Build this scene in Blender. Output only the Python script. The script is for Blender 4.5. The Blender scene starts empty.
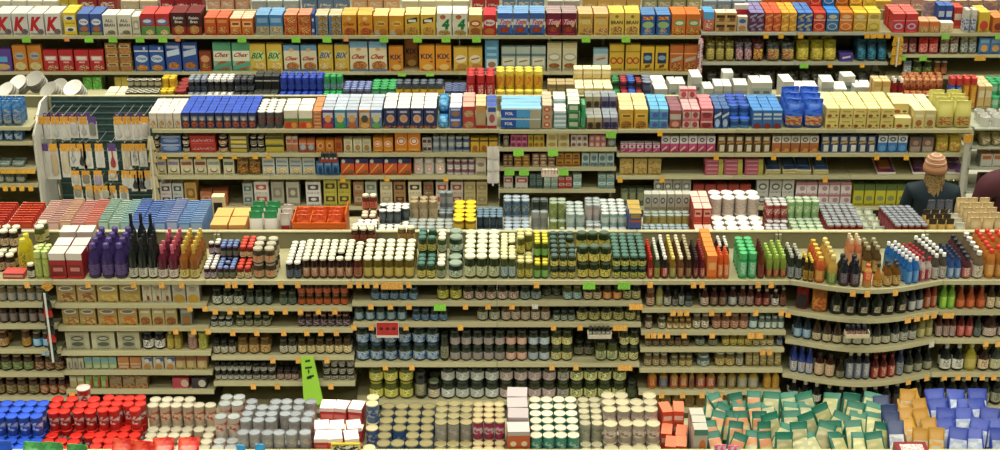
import bpy, math, random
from mathutils import Matrix, Vector

random.seed(11)
scene = bpy.context.scene
COL = scene.collection
R_ = math.radians

# ------------------------------------------------------------------ camera
F = 1514.0                      # focal length in pixels of the 1000 px wide frame
PITCH = R_(23.4)
TOP = 1.40                      # height of the top shelves
CAM_Z = TOP + 5.52              # the picture is taken from an upper floor
cs, sn = math.cos(PITCH), math.sin(PITCH)
cam = bpy.data.cameras.new('camera')
cam.sensor_width = 36.0
cam.lens = 36.0 * F / 1000.0
cam.clip_end = 200
camo = bpy.data.objects.new('camera', cam)
COL.objects.link(camo)
camo.location = (0, 0, CAM_Z)
camo.rotation_euler = (math.pi / 2 - PITCH, 0, 0)
scene.camera = camo

# ------------------------------------------------------------------ light
w = bpy.data.worlds.new('store_ambient')
scene.world = w
w.use_nodes = True
w.node_tree.nodes['Background'].inputs[0].default_value = (1.0, 0.98, 0.84, 1)
w.node_tree.nodes['Background'].inputs[1].default_value = 0.05
for i, y in enumerate((1.6, 5.2, 8.8, 12.4, 16.0, 19.6, 23.2)):     # rows of ceiling tubes
    l = bpy.data.lights.new('ceiling_tubes', 'AREA')
    l.shape = 'RECTANGLE'; l.size = 20; l.size_y = 0.5
    l.energy = 1000 if y < 6 else 850; l.spread = R_(112); l.color = (1.0, 0.975, 0.82)
    o = bpy.data.objects.new('ceiling_tubes', l); COL.objects.link(o)
    o.location = (0, y, 8.6)
vs = scene.view_settings
vs.view_transform = 'Standard'; vs.look = 'None'; vs.gamma = 1.0
vs.use_curve_mapping = False
vs.exposure = -0.93

# ------------------------------------------------------------------ pixel helpers
def ray(u, v):
    a = (u - 500) / F; b = -(v - 225) / F
    return (a, b * sn + cs, b * cs - sn)
def on_z(u, v, z):
    d = ray(u, v); t = (z - CAM_Z) / d[2]
    return d[0] * t, d[1] * t
def on_y(u, v, y):
    d = ray(u, v); t = y / d[1]
    return d[0] * t, CAM_Z + d[2] * t
def ux(u, y, z):                       # world x of pixel column u at depth y, height z
    return (u - 500) / F * (y * cs + (CAM_Z - z) * sn)

# ------------------------------------------------------------------ materials
def lin(h):
    out = []
    for k in (0, 2, 4):
        c = int(h[k:k + 2], 16) / 255
        out.append(c / 12.92 if c <= .04045 else ((c + .055) / 1.055) ** 2.4)
    return out
MC = {}
def M(c, rough=.5, metal=0., coat=0.):
    """c: 'rrggbb' plain (with slight per-item variation) or ('rrggbb','rrggbb'[,scale]) for blotchy print"""
    key = (c, rough, metal, coat)
    if key in MC: return MC[key]
    m = bpy.data.materials.new('mat_' + (c if isinstance(c, str) else c[0] + '_' + c[1]))
    m.use_nodes = True
    nt = m.node_tree; N = nt.nodes; L = nt.links
    b = N['Principled BSDF']
    b.inputs['Roughness'].default_value = rough
    b.inputs['Metallic'].default_value = metal
    if coat: b.inputs['Coat Weight'].default_value = coat
    oi = N.new('ShaderNodeObjectInfo')
    mr = N.new('ShaderNodeMapRange'); mr.inputs[3].default_value = .86; mr.inputs[4].default_value = 1.06
    L.new(oi.outputs['Random'], mr.inputs[0])
    hs = N.new('ShaderNodeHueSaturation')
    L.new(mr.outputs[0], hs.inputs['Value'])
    if isinstance(c, str):
        hs.inputs['Color'].default_value = lin(c) + [1]
    else:
        sc_ = c[2] if len(c) > 2 else 55
        tc = N.new('ShaderNodeTexCoord'); no = N.new('ShaderNodeTexNoise')
        no.inputs['Scale'].default_value = sc_; no.inputs['Detail'].default_value = 1.5
        mp = N.new('ShaderNodeMapping'); mp.inputs['Scale'].default_value = (1, 1, 1.7)
        L.new(tc.outputs['Object'], mp.inputs[0]); L.new(mp.outputs[0], no.inputs['Vector'])
        rp = N.new('ShaderNodeValToRGB')
        rp.color_ramp.elements[0].position = .46; rp.color_ramp.elements[1].position = .54
        rp.color_ramp.elements[0].color = lin(c[0]) + [1]; rp.color_ramp.elements[1].color = lin(c[1]) + [1]
        L.new(no.outputs[0], rp.inputs[0]); L.new(rp.outputs[0], hs.inputs['Color'])
    L.new(hs.outputs[0], b.inputs['Base Color'])
    MC[key] = m
    return m
def glossy(c): return M(c, .22)
def steel(c='c8c8c4'): return M(c, .35, .35)

# ------------------------------------------------------------------ mesh helper
class MB:
    def __init__(s): s.v = []; s.f = []; s.m = []; s.mats = []
    def mi(s, mat):
        if mat not in s.mats: s.mats.append(mat)
        return s.mats.index(mat)
    def face(s, pts, mat):
        n = len(s.v); s.v += pts; s.f.append(tuple(range(n, n + len(pts)))); s.m.append(s.mi(mat)); return s
    def box(s, x0, x1, y0, y1, z0, z1, mat, top=None):
        n = len(s.v)
        s.v += [(x0,y0,z0),(x1,y0,z0),(x1,y1,z0),(x0,y1,z0),(x0,y0,z1),(x1,y0,z1),(x1,y1,z1),(x0,y1,z1)]
        for q in ((0,3,2,1),(4,5,6,7),(0,1,5,4),(1,2,6,5),(2,3,7,6),(3,0,4,7)): s.f.append(tuple(n + k for k in q))
        i = s.mi(mat); s.m += [i, s.mi(top) if top else i, i, i, i, i]; return s
    def lathe(s, prof, mats, seg=14, cx=0, cy=0, sy=1., cap=True, front=None, sx=1.):
        """prof [(r,z)]; mats one or one per band; front=(band, half angle deg, mat): another print on the front of a band"""
        if not isinstance(mats, (list, tuple)): mats = [mats] * (len(prof) - 1)
        n = len(s.v)
        for r, z in prof:
            for k in range(seg):
                a = 2 * math.pi * k / seg
                s.v.append((cx + r * sx * math.cos(a), cy + r * sy * math.sin(a), z))
        for b in range(len(prof) - 1):
            for k in range(seg):
                k2 = (k + 1) % seg
                mt = mats[b]
                if front and b == front[0]:
                    ang = (k + .5) * 360 / seg
                    if abs(ang - 270) < front[1]: mt = front[2]
                s.f.append((n + b*seg + k, n + b*seg + k2, n + (b+1)*seg + k2, n + (b+1)*seg + k)); s.m.append(s.mi(mt))
        if cap:
            s.f.append(tuple(n + (len(prof)-1)*seg + k for k in range(seg))); s.m.append(s.mi(mats[-1]))
            s.f.append(tuple(n + k for k in reversed(range(seg)))); s.m.append(s.mi(mats[0]))
        return s
    def tube(s, pts, r, mat, seg=6):
        n0 = len(s.v)
        for i, p in enumerate(pts):
            p = Vector(p); d = (Vector(pts[min(i+1, len(pts)-1)]) - Vector(pts[max(i-1, 0)])).normalized()
            a = d.cross(Vector((0, 0, 1)));  a = d.cross(Vector((1, 0, 0))) if a.length < .1 else a
            a.normalize(); b = d.cross(a)
            for k in range(seg):
                t = 2 * math.pi * k / seg; s.v.append(tuple(p + a * r * math.cos(t) + b * r * math.sin(t)))
        for i in range(len(pts) - 1):
            for k in range(seg):
                k2 = (k + 1) % seg
                s.f.append((n0 + i*seg + k, n0 + i*seg + k2, n0 + (i+1)*seg + k2, n0 + (i+1)*seg + k)); s.m.append(s.mi(mat))
        s.f.append(tuple(n0 + k for k in reversed(range(seg)))); s.m.append(s.mi(mat))
        s.f.append(tuple(n0 + (len(pts)-1)*seg + k for k in range(seg))); s.m.append(s.mi(mat))
        return s
    def oval(s, cx, cz, rx, rz, y, mat, seg=14):
        return s.face([(cx + rx*math.cos(2*math.pi*k/seg), y, cz + rz*math.sin(2*math.pi*k/seg)) for k in range(seg)], mat)
    def mesh(s, name, smooth=False):
        me = bpy.data.meshes.new(name)
        me.from_pydata(s.v, [], s.f)
        for mt in s.mats: me.materials.append(mt)
        me.polygons.foreach_set('material_index', s.m)
        if smooth: me.polygons.foreach_set('use_smooth', [len(p) == 4 for p in s.f])
        me.update()
        if smooth:
            me.set_sharp_from_angle(angle=R_(50))
        return me

def link(name, data, parent=None, loc=None, rz=0):
    o = bpy.data.objects.new(name, data); COL.objects.link(o)
    if parent: o.parent = parent
    if loc: o.location = loc
    if rz: o.rotation_euler = (0, 0, rz)
    return o
def tag(o, label, cat, group=None, kind=None):
    o['label'] = label; o['category'] = cat
    if group: o['group'] = group
    if kind: o['kind'] = kind
    return o

TXT = {}
def text_geo(t):
    if t not in TXT:
        cu = bpy.data.curves.new('lettering', 'FONT'); cu.body = t; cu.align_x = 'CENTER'; cu.resolution_u = 2; cu.offset = .06 if len(t) == 1 else .028
        ob = bpy.data.objects.new('lettering', cu)
        me = ob.to_mesh()
        vs_ = [tuple(v.co) for v in me.vertices]; fs = [tuple(p.vertices) for p in me.polygons]
        ob.to_mesh_clear(); bpy.data.objects.remove(ob); bpy.data.curves.remove(cu)
        xs = [v[0] for v in vs_]; ys = [v[1] for v in vs_]
        w_, h_ = max(xs) - min(xs), max(ys) - min(ys); cx, cy = (max(xs)+min(xs))/2, (max(ys)+min(ys))/2
        TXT[t] = ([((x - cx) / w_, (y - cy) / h_) for x, y, z in vs_], fs)
    return TXT[t]

# ------------------------------------------------------------------ product prototypes: each returns fn(width) -> dict
class Proto:
    def __init__(s, name, root, parts, h, d, cat): s.name, s.root, s.parts, s.h, s.d, s.cat = name, root, parts, h, d, cat

def shade(c, f):
    v = [min(255, max(0, int(int(c[k:k+2], 16) * f))) for k in (0, 2, 4)]
    return '%02x%02x%02x' % tuple(v)
def auto2(lab, lab2):                  # print on the front of a plain label: same ink, blotchy
    if isinstance(lab2, tuple): return lab2
    if lab2:
        return (shade(lab, 1.1) if isinstance(lab, str) else lab[0], lab2 if isinstance(lab2, str) else lab2[0], 75)
    if isinstance(lab, str): return (lab, shade(lab, .55), 80)
    return lab
def jar(h, lid, body, lab=None, lab2=None, name='jar', lidh=.017, lo=.12, hi=.56, part=True, rl=.86, metal=False):
    body_ = shade(body, .72); lab_ = shade(lab, 1.16) if isinstance(lab, str) else lab
    def fn(w):
        r = w / 2; hb = h - lidh * .6
        g = MB().lathe([(r*.9, 0), (r, .05*h), (r, .74*h), (r*.93, .82*h), (r*rl*.95, .88*h), (r*rl*.95, hb)], glossy(body_)).mesh(name, True)
        ml = steel(lid) if metal else M(lid, .4)
        l = MB().lathe([(r*rl, h - lidh), (r*rl*1.02, h - lidh*.3), (r*rl*.96, h), (r*rl*.8, h - .0015)], ml).mesh('lid', True)
        parts = [('lid', l)]
        if lab:
            b = MB().lathe([(r*1.012, lo*h), (r*1.012, (lo+.12*(hi-lo))*h), (r*1.012, hi*h)], M(lab_), cap=False, front=(1, 40, M(auto2(lab_, lab2)))).mesh('label_band', True)
            parts.append(('label_band', b))
        return Proto(name, g, parts, h, w, 'jar')
    return fn

def can(h, lid, body, band=None, name='can', front=None, plastic=False, taper=1., bands=(.05, .3, .72, .93)):
    def fn(w):
        r = w / 2; mb = M(body); bd = M(band) if band else mb
        z = [0] + [h * b for b in bands] + [h * .955]
        rr = lambda t: r * (taper + (1 - taper) * t)
        pr = [(rr(q / h) * (.985 if i in (0, 5) else 1), q) for i, q in enumerate(z)]
        ms = [steel() if not plastic else mb, mb, bd, mb, steel() if not plastic else mb]
        g = MB().lathe(pr, ms, front=(2, 40, M(front)) if front else None).mesh(name, True)
        if plastic:
            l = MB().lathe([(r*1.03, h*.93), (r*1.05, h*.985), (r*1.0, h), (r*.86, h), (r*.84, h - .004), (r*.01, h - .004)], M(lid, .4)).mesh('lid', True)
        else:
            l = MB().lathe([(r*.99, h - .009), (r*1.015, h - .0045), (r*1.0, h), (r*.92, h), (r*.89, h - .005), (r*.01, h - .005)], steel(lid)).mesh('lid', True)
        return Proto(name, g, [('lid', l)], h, w, 'can' if not plastic else 'tub')
    return fn

SHAPES = {   # (radius, height) of the body, then (radius, from, to) of the cap
    'wine': ([(.94,0),(1,.03),(1,.5),(.93,.58),(.62,.66),(.38,.74),(.33,.9),(.33,.93)], (.38,.84,1.)),
    'sauce': ([(.92,0),(1,.04),(1,.55),(.9,.65),(.5,.77),(.42,.86),(.42,.9)], (.5,.86,1.)),
    'squeeze': ([(.92,0),(1,.05),(.97,.35),(1,.6),(.85,.76),(.5,.86),(.45,.88)], (.52,.85,1.)),
    'juice': ([(.88,0),(1,.05),(.93,.2),(.96,.3),(1,.48),(.92,.58),(.6,.72),(.42,.82),(.42,.88)], (.5,.86,1.)),
    'round': ([(.7,0),(.95,.06),(1,.22),(.92,.4),(.55,.55),(.34,.66),(.3,.86),(.3,.88)], (.38,.84,1.)),
    'jug': ([(.85,0),(1,.05),(1,.42),(.92,.56),(.6,.7),(.32,.8),(.3,.88)], (.36,.85,1.)),
    'spice': ([(.96,0),(1,.03),(1,.68),(.92,.74),(.86,.78)], (.93,.76,1.)),
    'mustard': ([(.85,0),(1,.06),(1,.5),(.88,.66),(.62,.78),(.3,.84)], (.3,.82,1.)),
}
def bottle(h, cap, body, lab=None, lab2=None, shape='sauce', name='bottle', lo=.1, hi=.45, sy=1., neck=None, handle=False):
    def fn(w):
        r = w / 2; prof, (rc, c0, c1) = SHAPES[shape]
        mb = glossy(body)
        ms = [mb] * (len(prof) - 1)
        if neck: ms[-1] = ms[-2] = M(neck)
        g = MB().lathe([(r*a, h*b) for a, b in prof], ms, seg=12, sy=sy)
        g = g.mesh(name, True)
        cp = MB().lathe([(r*rc, h*c0), (r*rc, h*(c1 - .015)), (r*rc*.8, h*c1)], M(cap, .4), seg=12, sy=sy if sy > .7 else .7).mesh('cap', True)
        parts = [('cap', cp)]
        if lab:
            b = MB().lathe([(r*1.015, lo*h), (r*1.015, (lo + .15*(hi-lo))*h), (r*1.015, hi*h)], M(lab), seg=12, sy=sy, cap=False, front=(1, 42, M(auto2(lab, lab2)))).mesh('label_band', True)
            parts.append(('label_band', b))
        if handle:
            t = MB().tube([(r*.33, 0, h*.8), (r*.8, 0, h*.78), (r*1.0, 0, h*.66), (r*.85, 0, h*.52)], r*.12, mb).mesh('handle', True)
            parts.append(('handle', t))
        return Proto(name, g, parts, h, w * sy, 'bottle')
    return fn

def printed(w, h, y, spec):
    """flat print on a front face at y: list of ('r',x0,x1,z0,z1,col) ('o',cx,cz,rx,rz,col) ('t',str,cx,cz,w,h,col[,shear]) in fractions of the face"""
    g = MB(); tx = MB(); k = 0
    for p in spec:
        k += 1; yy = y - .0006 * k
        if p[0] == 'r': g.face([(w*p[1], yy, h*p[3]), (w*p[2], yy, h*p[3]), (w*p[2], yy, h*p[4]), (w*p[1], yy, h*p[4])], M(p[5]))
        elif p[0] == 'd': g.face([(w*p[1], yy, h*p[3]), (w*p[2], yy, h*p[4]), (w*p[2], yy, h*(p[4]+p[5])), (w*p[1], yy, h*(p[3]+p[5]))], M(p[6]))
        elif p[0] == 'o': g.oval(w*p[1], h*p[2], w*p[3], h*p[4], yy, M(p[5]))
        else:
            vs_, fs = text_geo(p[1]); n = len(tx.v); sh = p[7] if len(p) > 7 else 0
            for x, z in vs_: tx.v.append((w*(p[2] + p[4]*(x + sh*z)), yy, h*(p[3] + p[5]*z)))
            i = tx.mi(M(p[6]))
            for f in fs: tx.f.append(tuple(n + q for q in f)); tx.m.append(i)
    out = []
    if g.f: out.append(('front_print', g.mesh('front_print')))
    if tx.f: out.append(('lettering', tx.mesh('lettering')))
    return out
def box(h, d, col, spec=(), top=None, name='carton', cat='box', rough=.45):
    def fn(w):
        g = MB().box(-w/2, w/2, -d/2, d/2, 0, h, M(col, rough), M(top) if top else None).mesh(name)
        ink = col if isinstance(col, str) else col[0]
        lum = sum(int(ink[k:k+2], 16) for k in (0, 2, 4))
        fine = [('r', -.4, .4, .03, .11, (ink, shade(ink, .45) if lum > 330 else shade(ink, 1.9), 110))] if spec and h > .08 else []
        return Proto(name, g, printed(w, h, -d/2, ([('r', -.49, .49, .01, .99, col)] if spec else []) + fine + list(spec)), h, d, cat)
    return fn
def pic(t, p, t2=None):               # name oval over a picture of food
    s = [('o', 0, .62, .4, .15, t), ('o', .03, .22, .36, .17, p)]
    if t2: s.insert(1, ('r', -.28, .28, .58, .67, t2))
    return s
def band(c, p=None, z0=.45, z1=.8):   # colour band with a spot below
    s = [('r', -.5, .5, z0, z1, c)]
    if p: s.append(('o', 0, z0 * .5, .3, z0 * .38, p))
    return s
def panel(c, p=None):                 # panel in the middle
    s = [('r', -.36, .36, .3, .78, c)]
    if p: s.append(('o', 0, .52, .24, .15, p))
    return s

def bag(h, d, col, pan=None, spec=None, crimpc=None, name='bag', sy=.9, crimp=.9, crease=True, lo=.12, hi=.66, rough=.3, cat='bag'):
    def fn(w):
        g = MB(); seg = 14
        zs = [(0,.86,.62),(.04,.96,.9),(.2,1,1.),(.45,.98,.96),(.66,.95,.7),(.8,.93,.36),(.9,.94,.1),(1,.95,.05)]
        P = []
        for z, a, b in zs:
            ring = []
            for k in range(seg):
                t = 2 * math.pi * k / seg
                cx, cy = math.cos(t), math.sin(t)
                ex = .7
                ring.append((w/2*a*abs(cx)**ex*(1 if cx > 0 else -1), d/2*b*abs(cy)**ex*(1 if cy > 0 else -1), z*h + (.012*h*math.sin(k*2.7) if z > .85 else 0)))
            P.append(ring); g.v += ring
        m = glossy(col) if rough < .4 else M(col, rough); i = g.mi(m)
        ic = g.mi(glossy(crimpc)) if crimpc else i
        for b in range(len(zs) - 1):
            for k in range(seg):
                k2 = (k+1) % seg
                g.f.append((b*seg+k, b*seg+k2, (b+1)*seg+k2, (b+1)*seg+k)); g.m.append(ic if b >= 5 else i)
        g.f.append(tuple((len(zs)-1)*seg+k for k in range(seg))); g.m.append(ic)
        g.f.append(tuple(reversed(range(seg)))); g.m.append(i)
        parts = []
        if pan:
            q = MB(); mp = M(pan, .45)
            rows = [z for z in (.08, .12, .25, .45, .66, .78) if lo <= z <= hi]
            def ringat(z):
                for (z0,a0,b0),(z1,a1,b1) in zip(zs, zs[1:]):
                    if z0 <= z <= z1:
                        t = (z-z0)/(z1-z0); return a0+(a1-a0)*t, b0+(b1-b0)*t
            cols = [-.82,-.45,0,.45,.82]
            for z in rows:
                a, b = ringat(z)
                for c in cols:
                    cy = (1 - (abs(c)/1.0)**(2/.7))**.35
                    q.v.append((w/2*a*c, -d/2*b*cy*1.03 - .002, z*h))
            j = q.mi(mp); nc = len(cols)
            for rr in range(len(rows)-1):
                for c in range(nc-1):
                    q.f.append((rr*nc+c, rr*nc+c+1, (rr+1)*nc+c+1, (rr+1)*nc+c)); q.m.append(j)
            parts.append(('label_panel', q.mesh('label_panel', True)))
        return Proto(name, g.mesh(name, True), parts, h, d, cat)
    return fn

# ------------------------------------------------------------------ placing
ORD = ['', 'second', 'third', 'fourth', 'fifth', 'sixth', 'seventh', 'eighth', 'ninth', 'tenth', 'eleventh', 'twelfth', 'thirteenth', 'fourteenth', 'fifteenth', 'sixteenth', 'seventeenth', 'eighteenth', 'nineteenth', 'twentieth']
ORD += [t + '-' + o for t in ('twenty', 'thirty', 'forty') for o in ['first'] + ORD[1:9]]
SEEN = {}
class Surf:
    def __init__(s, y, z, phrase, depth=.62, curve=None, hs=1.): s.y, s.z, s.phrase, s.depth, s.curve, s.hs = y, z, phrase, depth, curve, hs
COUNT = {}
def clearance(S, x):
    zz = [z for b in BAYS if abs(b['Y'] - S.y) < .02 and b['X0'] - .02 <= x <= b['X1'] + .02 for z, _ in b['sh'] if z > S.z + .02]
    return min(zz) - .036 - S.z if zz else 9.
def put(proto, loc, rz, label, cat, group, name=None, tilt=None):
    nm = name or proto.name
    o = link(nm, proto.root)
    o.location = loc
    o.rotation_euler = (tilt or 0, 0, rz)
    tag(o, label, cat, group)
    COUNT[nm] = COUNT.get(nm, 0) + 1
    for pn, me in proto.parts: link(pn, me, o)
    return o
def run(S, u0, u1, n, rows, stack, fn, look, name=None, cat=None, fill=.94, jit=1., gap=0., dy=0, inset=.03, where=True, step=None, tilt=0, rz0=0, skew=0., lean=None, spin=0., rise=0.):
    """a block of one product: n columns between pixel columns u0 and u1 on surface S, rows going back, stack high"""
    yb = S.y + inset + dy
    x0, x1 = ux(u0, yb + .03, S.z + .04), ux(u1, yb + .03, S.z + .04)
    if S.z < TOP - .1 and BAYS:
        mine = sorted((b['X0'], b['X1']) for b in BAYS if abs(b['Y'] - S.y) < .02 and any(abs(z - S.z) < .004 for z, _ in b['sh']))
        xm = (x0 + x1) / 2; iv = [q for q in mine if q[0] - .05 <= xm <= q[1] + .05]
        if iv:
            lo_, hi_ = iv[0]
            for q in mine:
                if abs(q[0] - hi_) < .01: hi_ = q[1]
            for q in reversed(mine):
                if abs(q[1] - lo_) < .01: lo_ = q[0]
            x0, x1 = max(x0, lo_ + .008), min(x1, hi_ - .008)
    pitch = (x1 - x0) / n
    if S.curve and gap == 0 and rows >= 4 and n > 1: gap = .05
    P = fn(pitch * fill)
    if P.cat == 'box' and fill == .94: P = fn(pitch * .915)
    st = step or P.d * (1.09 if P.cat == 'box' else 1.05)
    base = look + (' ' + S.phrase if where else '')
    if base in SEEN: print('DUP LABEL', base)
    SEEN[base] = 1
    nw = len(base.replace('-', 'x').split())
    if P.cat == 'box' and S.z < TOP - .1 and P.d > .05: rows = 1
    rows = max(1, min(rows, 1 + int((S.depth - dy - inset - P.d * (1 if not lean else .6)) / st + .02)))
    zs_ = S.hs
    if S.z < TOP - .1 and not tilt:                      # keep a stack clear of the shelf above
        kmax = stack if isinstance(stack, int) else (max(stack) if not callable(stack) else 1)
        room = clearance(S, (x0 + x1) / 2)
        if kmax * (P.h + .001) > room - .004: zs_ = (room - .004) / (kmax * (P.h + .001))
    long_ = nw > 9
    for j in range(rows):
        for i in range(n):
            k_ = stack(i, j) if callable(stack) else (stack[min(j, len(stack)-1)] if isinstance(stack, (list, tuple)) else stack)
            if gap and j and random.random() < gap and (n > 1): k_ -= 1
            x = x0 + pitch * (i + .5) + random.uniform(-.025, .025) * pitch * jit + skew * j * pitch
            y = yb + P.d / 2 + st * j + random.uniform(-.012, .012) * P.d * jit
            rz = rz0 + random.uniform(-.04, .04) * jit
            yy = y
            if S.curve:
                o_, sl = S.curve(x); yy = y - o_; rz += sl
            for t in range(k_):
                lab = base
                if n > 1: lab += ', ' + ('leftmost' if i == 0 else ('rightmost' if i == n-1 else ORD[i] + (' column' if long_ else ' from left')))
                if rows > 1: lab += ', ' + ('front' if j == 0 else ORD[j]) + ' row'
                if k_ > 1 or (not isinstance(stack, int)): lab += ', ' + ('bottom' if t == 0 else ORD[t]) + ' tier'
                ox = random.uniform(-.02, .02) * pitch * (t > 0)
                tl = tilt + (lean[0] + random.uniform(-1, 1) * lean[1] if lean else 0)
                zo = P.d / 2 * abs(math.sin(tl))
                o = put(P, (x + ox, yy, S.z + .001 + zo + rise * j + t * (P.h + .0008) * zs_), rz + random.uniform(-1, 1) * spin, lab, cat or P.cat, base + ' block', name, tl)
                if lean: o.rotation_euler[1] = random.uniform(-1, 1) * spin * .5
                if zs_ != 1: o.scale = (1, 1, zs_)
    return P
# ------------------------------------------------------------------ the place: floor and shelving
YA, YB, YC = on_z(500, 36, TOP)[1], on_z(500, 129.5, TOP)[1], on_z(500, 280.5, TOP)[1]
DA, DB, DC, DD = YA + .67, 16.0, 12.25, 8.61           # back panels of the four shelf rows
YD = DD - .67
G = .67
DIVH = .165
SHELF = M('a9a37d', .5); RAIL = M('c2bc94', .42); PANEL = M('827e5c', .6); BASE = M('6f6c54', .6)
DARKP = M('c3bd96', .6)

def floor_mat():
    m = bpy.data.materials.new('floor_vinyl'); m.use_nodes = True
    nt = m.node_tree; N = nt.nodes; L = nt.links; b = N['Principled BSDF']
    tc = N.new('ShaderNodeTexCoord'); ch = N.new('ShaderNodeTexChecker'); ch.inputs['Scale'].default_value = 3.28
    ch.inputs['Color1'].default_value = (.52, .49, .40, 1); ch.inputs['Color2'].default_value = (.47, .45, .37, 1)
    L.new(tc.outputs['Object'], ch.inputs['Vector']); L.new(ch.outputs[0], b.inputs['Base Color'])
    b.inputs['Roughness'].default_value = .3
    return m
WALL = M(('d8d2bc', 'd2ccb4', 3), .7)
for nm, q in (('wall_back', (-14, 14, 25.6, 25.8, 0, 9.4)), ('wall_left', (-14.2, -14, -4, 25.8, 0, 9.4)), ('wall_right', (14, 14.2, -4, 25.8, 0, 9.4))):
    link(nm, MB().box(*q, WALL).mesh(nm))['kind'] = 'structure'
fl = link('floor', MB().box(-16, 16, -2, 30, -.1, 0, floor_mat()).mesh('floor')); fl['kind'] = 'structure'

BAYS = []
def zs_of(vs_, y): return [on_y(500, v, y)[1] for v in vs_]
def bay(label, X0, X1, Y, D, lips, rear=True, curve=None, railc=None, front=True, board=None, group=None):
    """one shelving unit from X0 to X1: front lip plane Y, back panel D, shelf heights from the lip rows in the photo"""
    e = link('shelf_unit', None, loc=(0, 0, 0)); e.location = ((X0 + X1) / 2, D, 0)
    tag(e, label, 'shelf', group)
    cx = (X0 + X1) / 2; w2 = (X1 - X0) / 2 - .002
    link('back_panel', MB().box(-w2, w2, -.015, .015, 0, TOP + DIVH - .012, board or PANEL).mesh('back_panel'), e)
    link('panel_cap', MB().box(-w2, w2, -.022, .022, TOP + DIVH - .012, TOP + DIVH, RAIL).mesh('panel_cap'), e)
    for s in (-1, 1):
        link('upright', MB().box(s*(w2 - .014) - .012, s*(w2 - .014) + .012, -.045, -.016, 0, TOP + DIVH - .02, M('9a9678')).mesh('upright'), e)
    link('base_plinth', MB().box(-w2, w2, Y + .05 - D if front else -.02, G - .05 if rear else .02, 0, .11, BASE).mesh('base_plinth'), e)
    shelves = []
    ry = Y - D
    rm = M(railc, .42) if railc else RAIL
    zl = [z if isinstance(z, float) and z < 3 else on_y(500, z, Y)[1] for z in lips]
    if front:
        for z in zl:
            g = MB()
            if curve:
                n = 16; xs = [X0 + .002 + (X1 - X0 - .004) * k / n for k in range(n + 1)]
                fr = [(x - cx, ry - curve(x)[0]) for x in xs]
                top = [(x, y, z) for x, y in fr] + [(w2, -.015, z), (-w2, -.015, z)]
                g.face(top, SHELF); g.face([(x, y, z - .028) for x, y, _ in reversed(top)], SHELF)
                for a, b in zip(fr, fr[1:]): g.face([(a[0], a[1], z - .028), (b[0], b[1], z - .028), (b[0], b[1], z), (a[0], a[1], z)], SHELF)
                r = MB()
                for a, b in zip(fr, fr[1:]):
                    r.face([(a[0], a[1] - .012, z - .034), (b[0], b[1] - .012, z - .034), (b[0], b[1] - .012, z + .006), (a[0], a[1] - .012, z + .006)], rm)
                    r.face([(a[0], a[1] - .012, z + .006), (b[0], b[1] - .012, z + .006), (b[0], b[1] - .002, z + .006), (a[0], a[1] - .002, z + .006)], rm)
                    r.face([(a[0], a[1] - .002, z - .034), (b[0], b[1] - .002, z - .034), (b[0], b[1] - .012, z - .034), (a[0], a[1] - .012, z - .034)], rm)
                sh = link('shelf', g.mesh('shelf'), e); link('price_rail', r.mesh('price_rail'), sh)
            else:
                sh = link('shelf', g.box(-w2, w2, ry, -.016, z - .028, z, SHELF).mesh('shelf'), e)
                link('price_rail', MB().box(-w2, w2, ry - .012, ry - .001, z - .034, z + .006, rm).mesh('price_rail'), sh)
            shelves.append((z, sh))
    if rear:
        for z in (TOP, .95, .5):
            sh = link('shelf', MB().box(-w2, w2, .016, G, z - .028, z, SHELF).mesh('shelf'), e)
            link('price_rail', MB().box(-w2, w2, G + .001, G + .012, z - .034, z + .006, RAIL).mesh('price_rail'), sh)
    b = dict(e=e, X0=X0, X1=X1, Y=Y, D=D, sh=shelves, curve=curve, cx=cx)
    BAYS.append(b)
    return b

def XC(u): return on_z(u, 280.5, TOP)[0]
def XB(u): return on_z(u, 129.5, TOP)[0]
def XA(u): return on_z(u, 36, TOP)[0]
# condiment row
c_x = [XC(-60), XC(52), XC(205), XC(351), XC(497), XC(643), XC(790), XC(943), XC(1070)]
bulge_x0, bulge_x1 = c_x[6], c_x[7]
def bulge(x):
    t = (2 * (x - bulge_x0) / (bulge_x1 - bulge_x0) - 1)
    if abs(t) >= 1: return 0., 0.
    hw = (bulge_x1 - bulge_x0) / 2
    return .175 * math.cos(t * math.pi / 2) ** 1.15, .175 * math.pi / 2 * math.sin(t * math.pi / 2) / hw * .8
L3 = (280.5, 302, 323, 363, 401)
CB = [
 bay('shelf unit of brown sauce jars beside the hanging clip strip', c_x[0], c_x[1], YC, DC, (280.5, 303.5, 325, 349.5, 373, 397)),
 bay('shelf unit of tan boxes between jar shelves, condiment row', c_x[1], c_x[2], YC, DC, (280.5, 304, 327, 351.5, 371, 390)),
 bay('shelf unit of small dark jars holding the lime caution sign', c_x[2], c_x[3], YC, DC, (280.5, 307, 328.5, 356, 382, .15)),
 bay('shelf unit of blue-labelled jars with the red sale sign', c_x[3], c_x[4], YC, DC, L3),
 bay('shelf unit of green pickle jars with the small black tray', c_x[4], c_x[5], YC, DC, L3),
 bay('shelf unit of mustard bottles beside the curved unit', c_x[5], c_x[6], YC, DC, (280.5, 308.5, 331, 348, 368.5, 391, .15)),
 bay('curved bulging shelf unit of dark sauce bottles', c_x[6], c_x[7], YC, DC, (280.5, 310, 339, 373, .17), curve=bulge),
 bay('straight shelf unit of dressing bottles past the curved unit', c_x[7], c_x[8], YC, DC, (280.5, 311, 339.5, 373, .17)),
]
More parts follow.
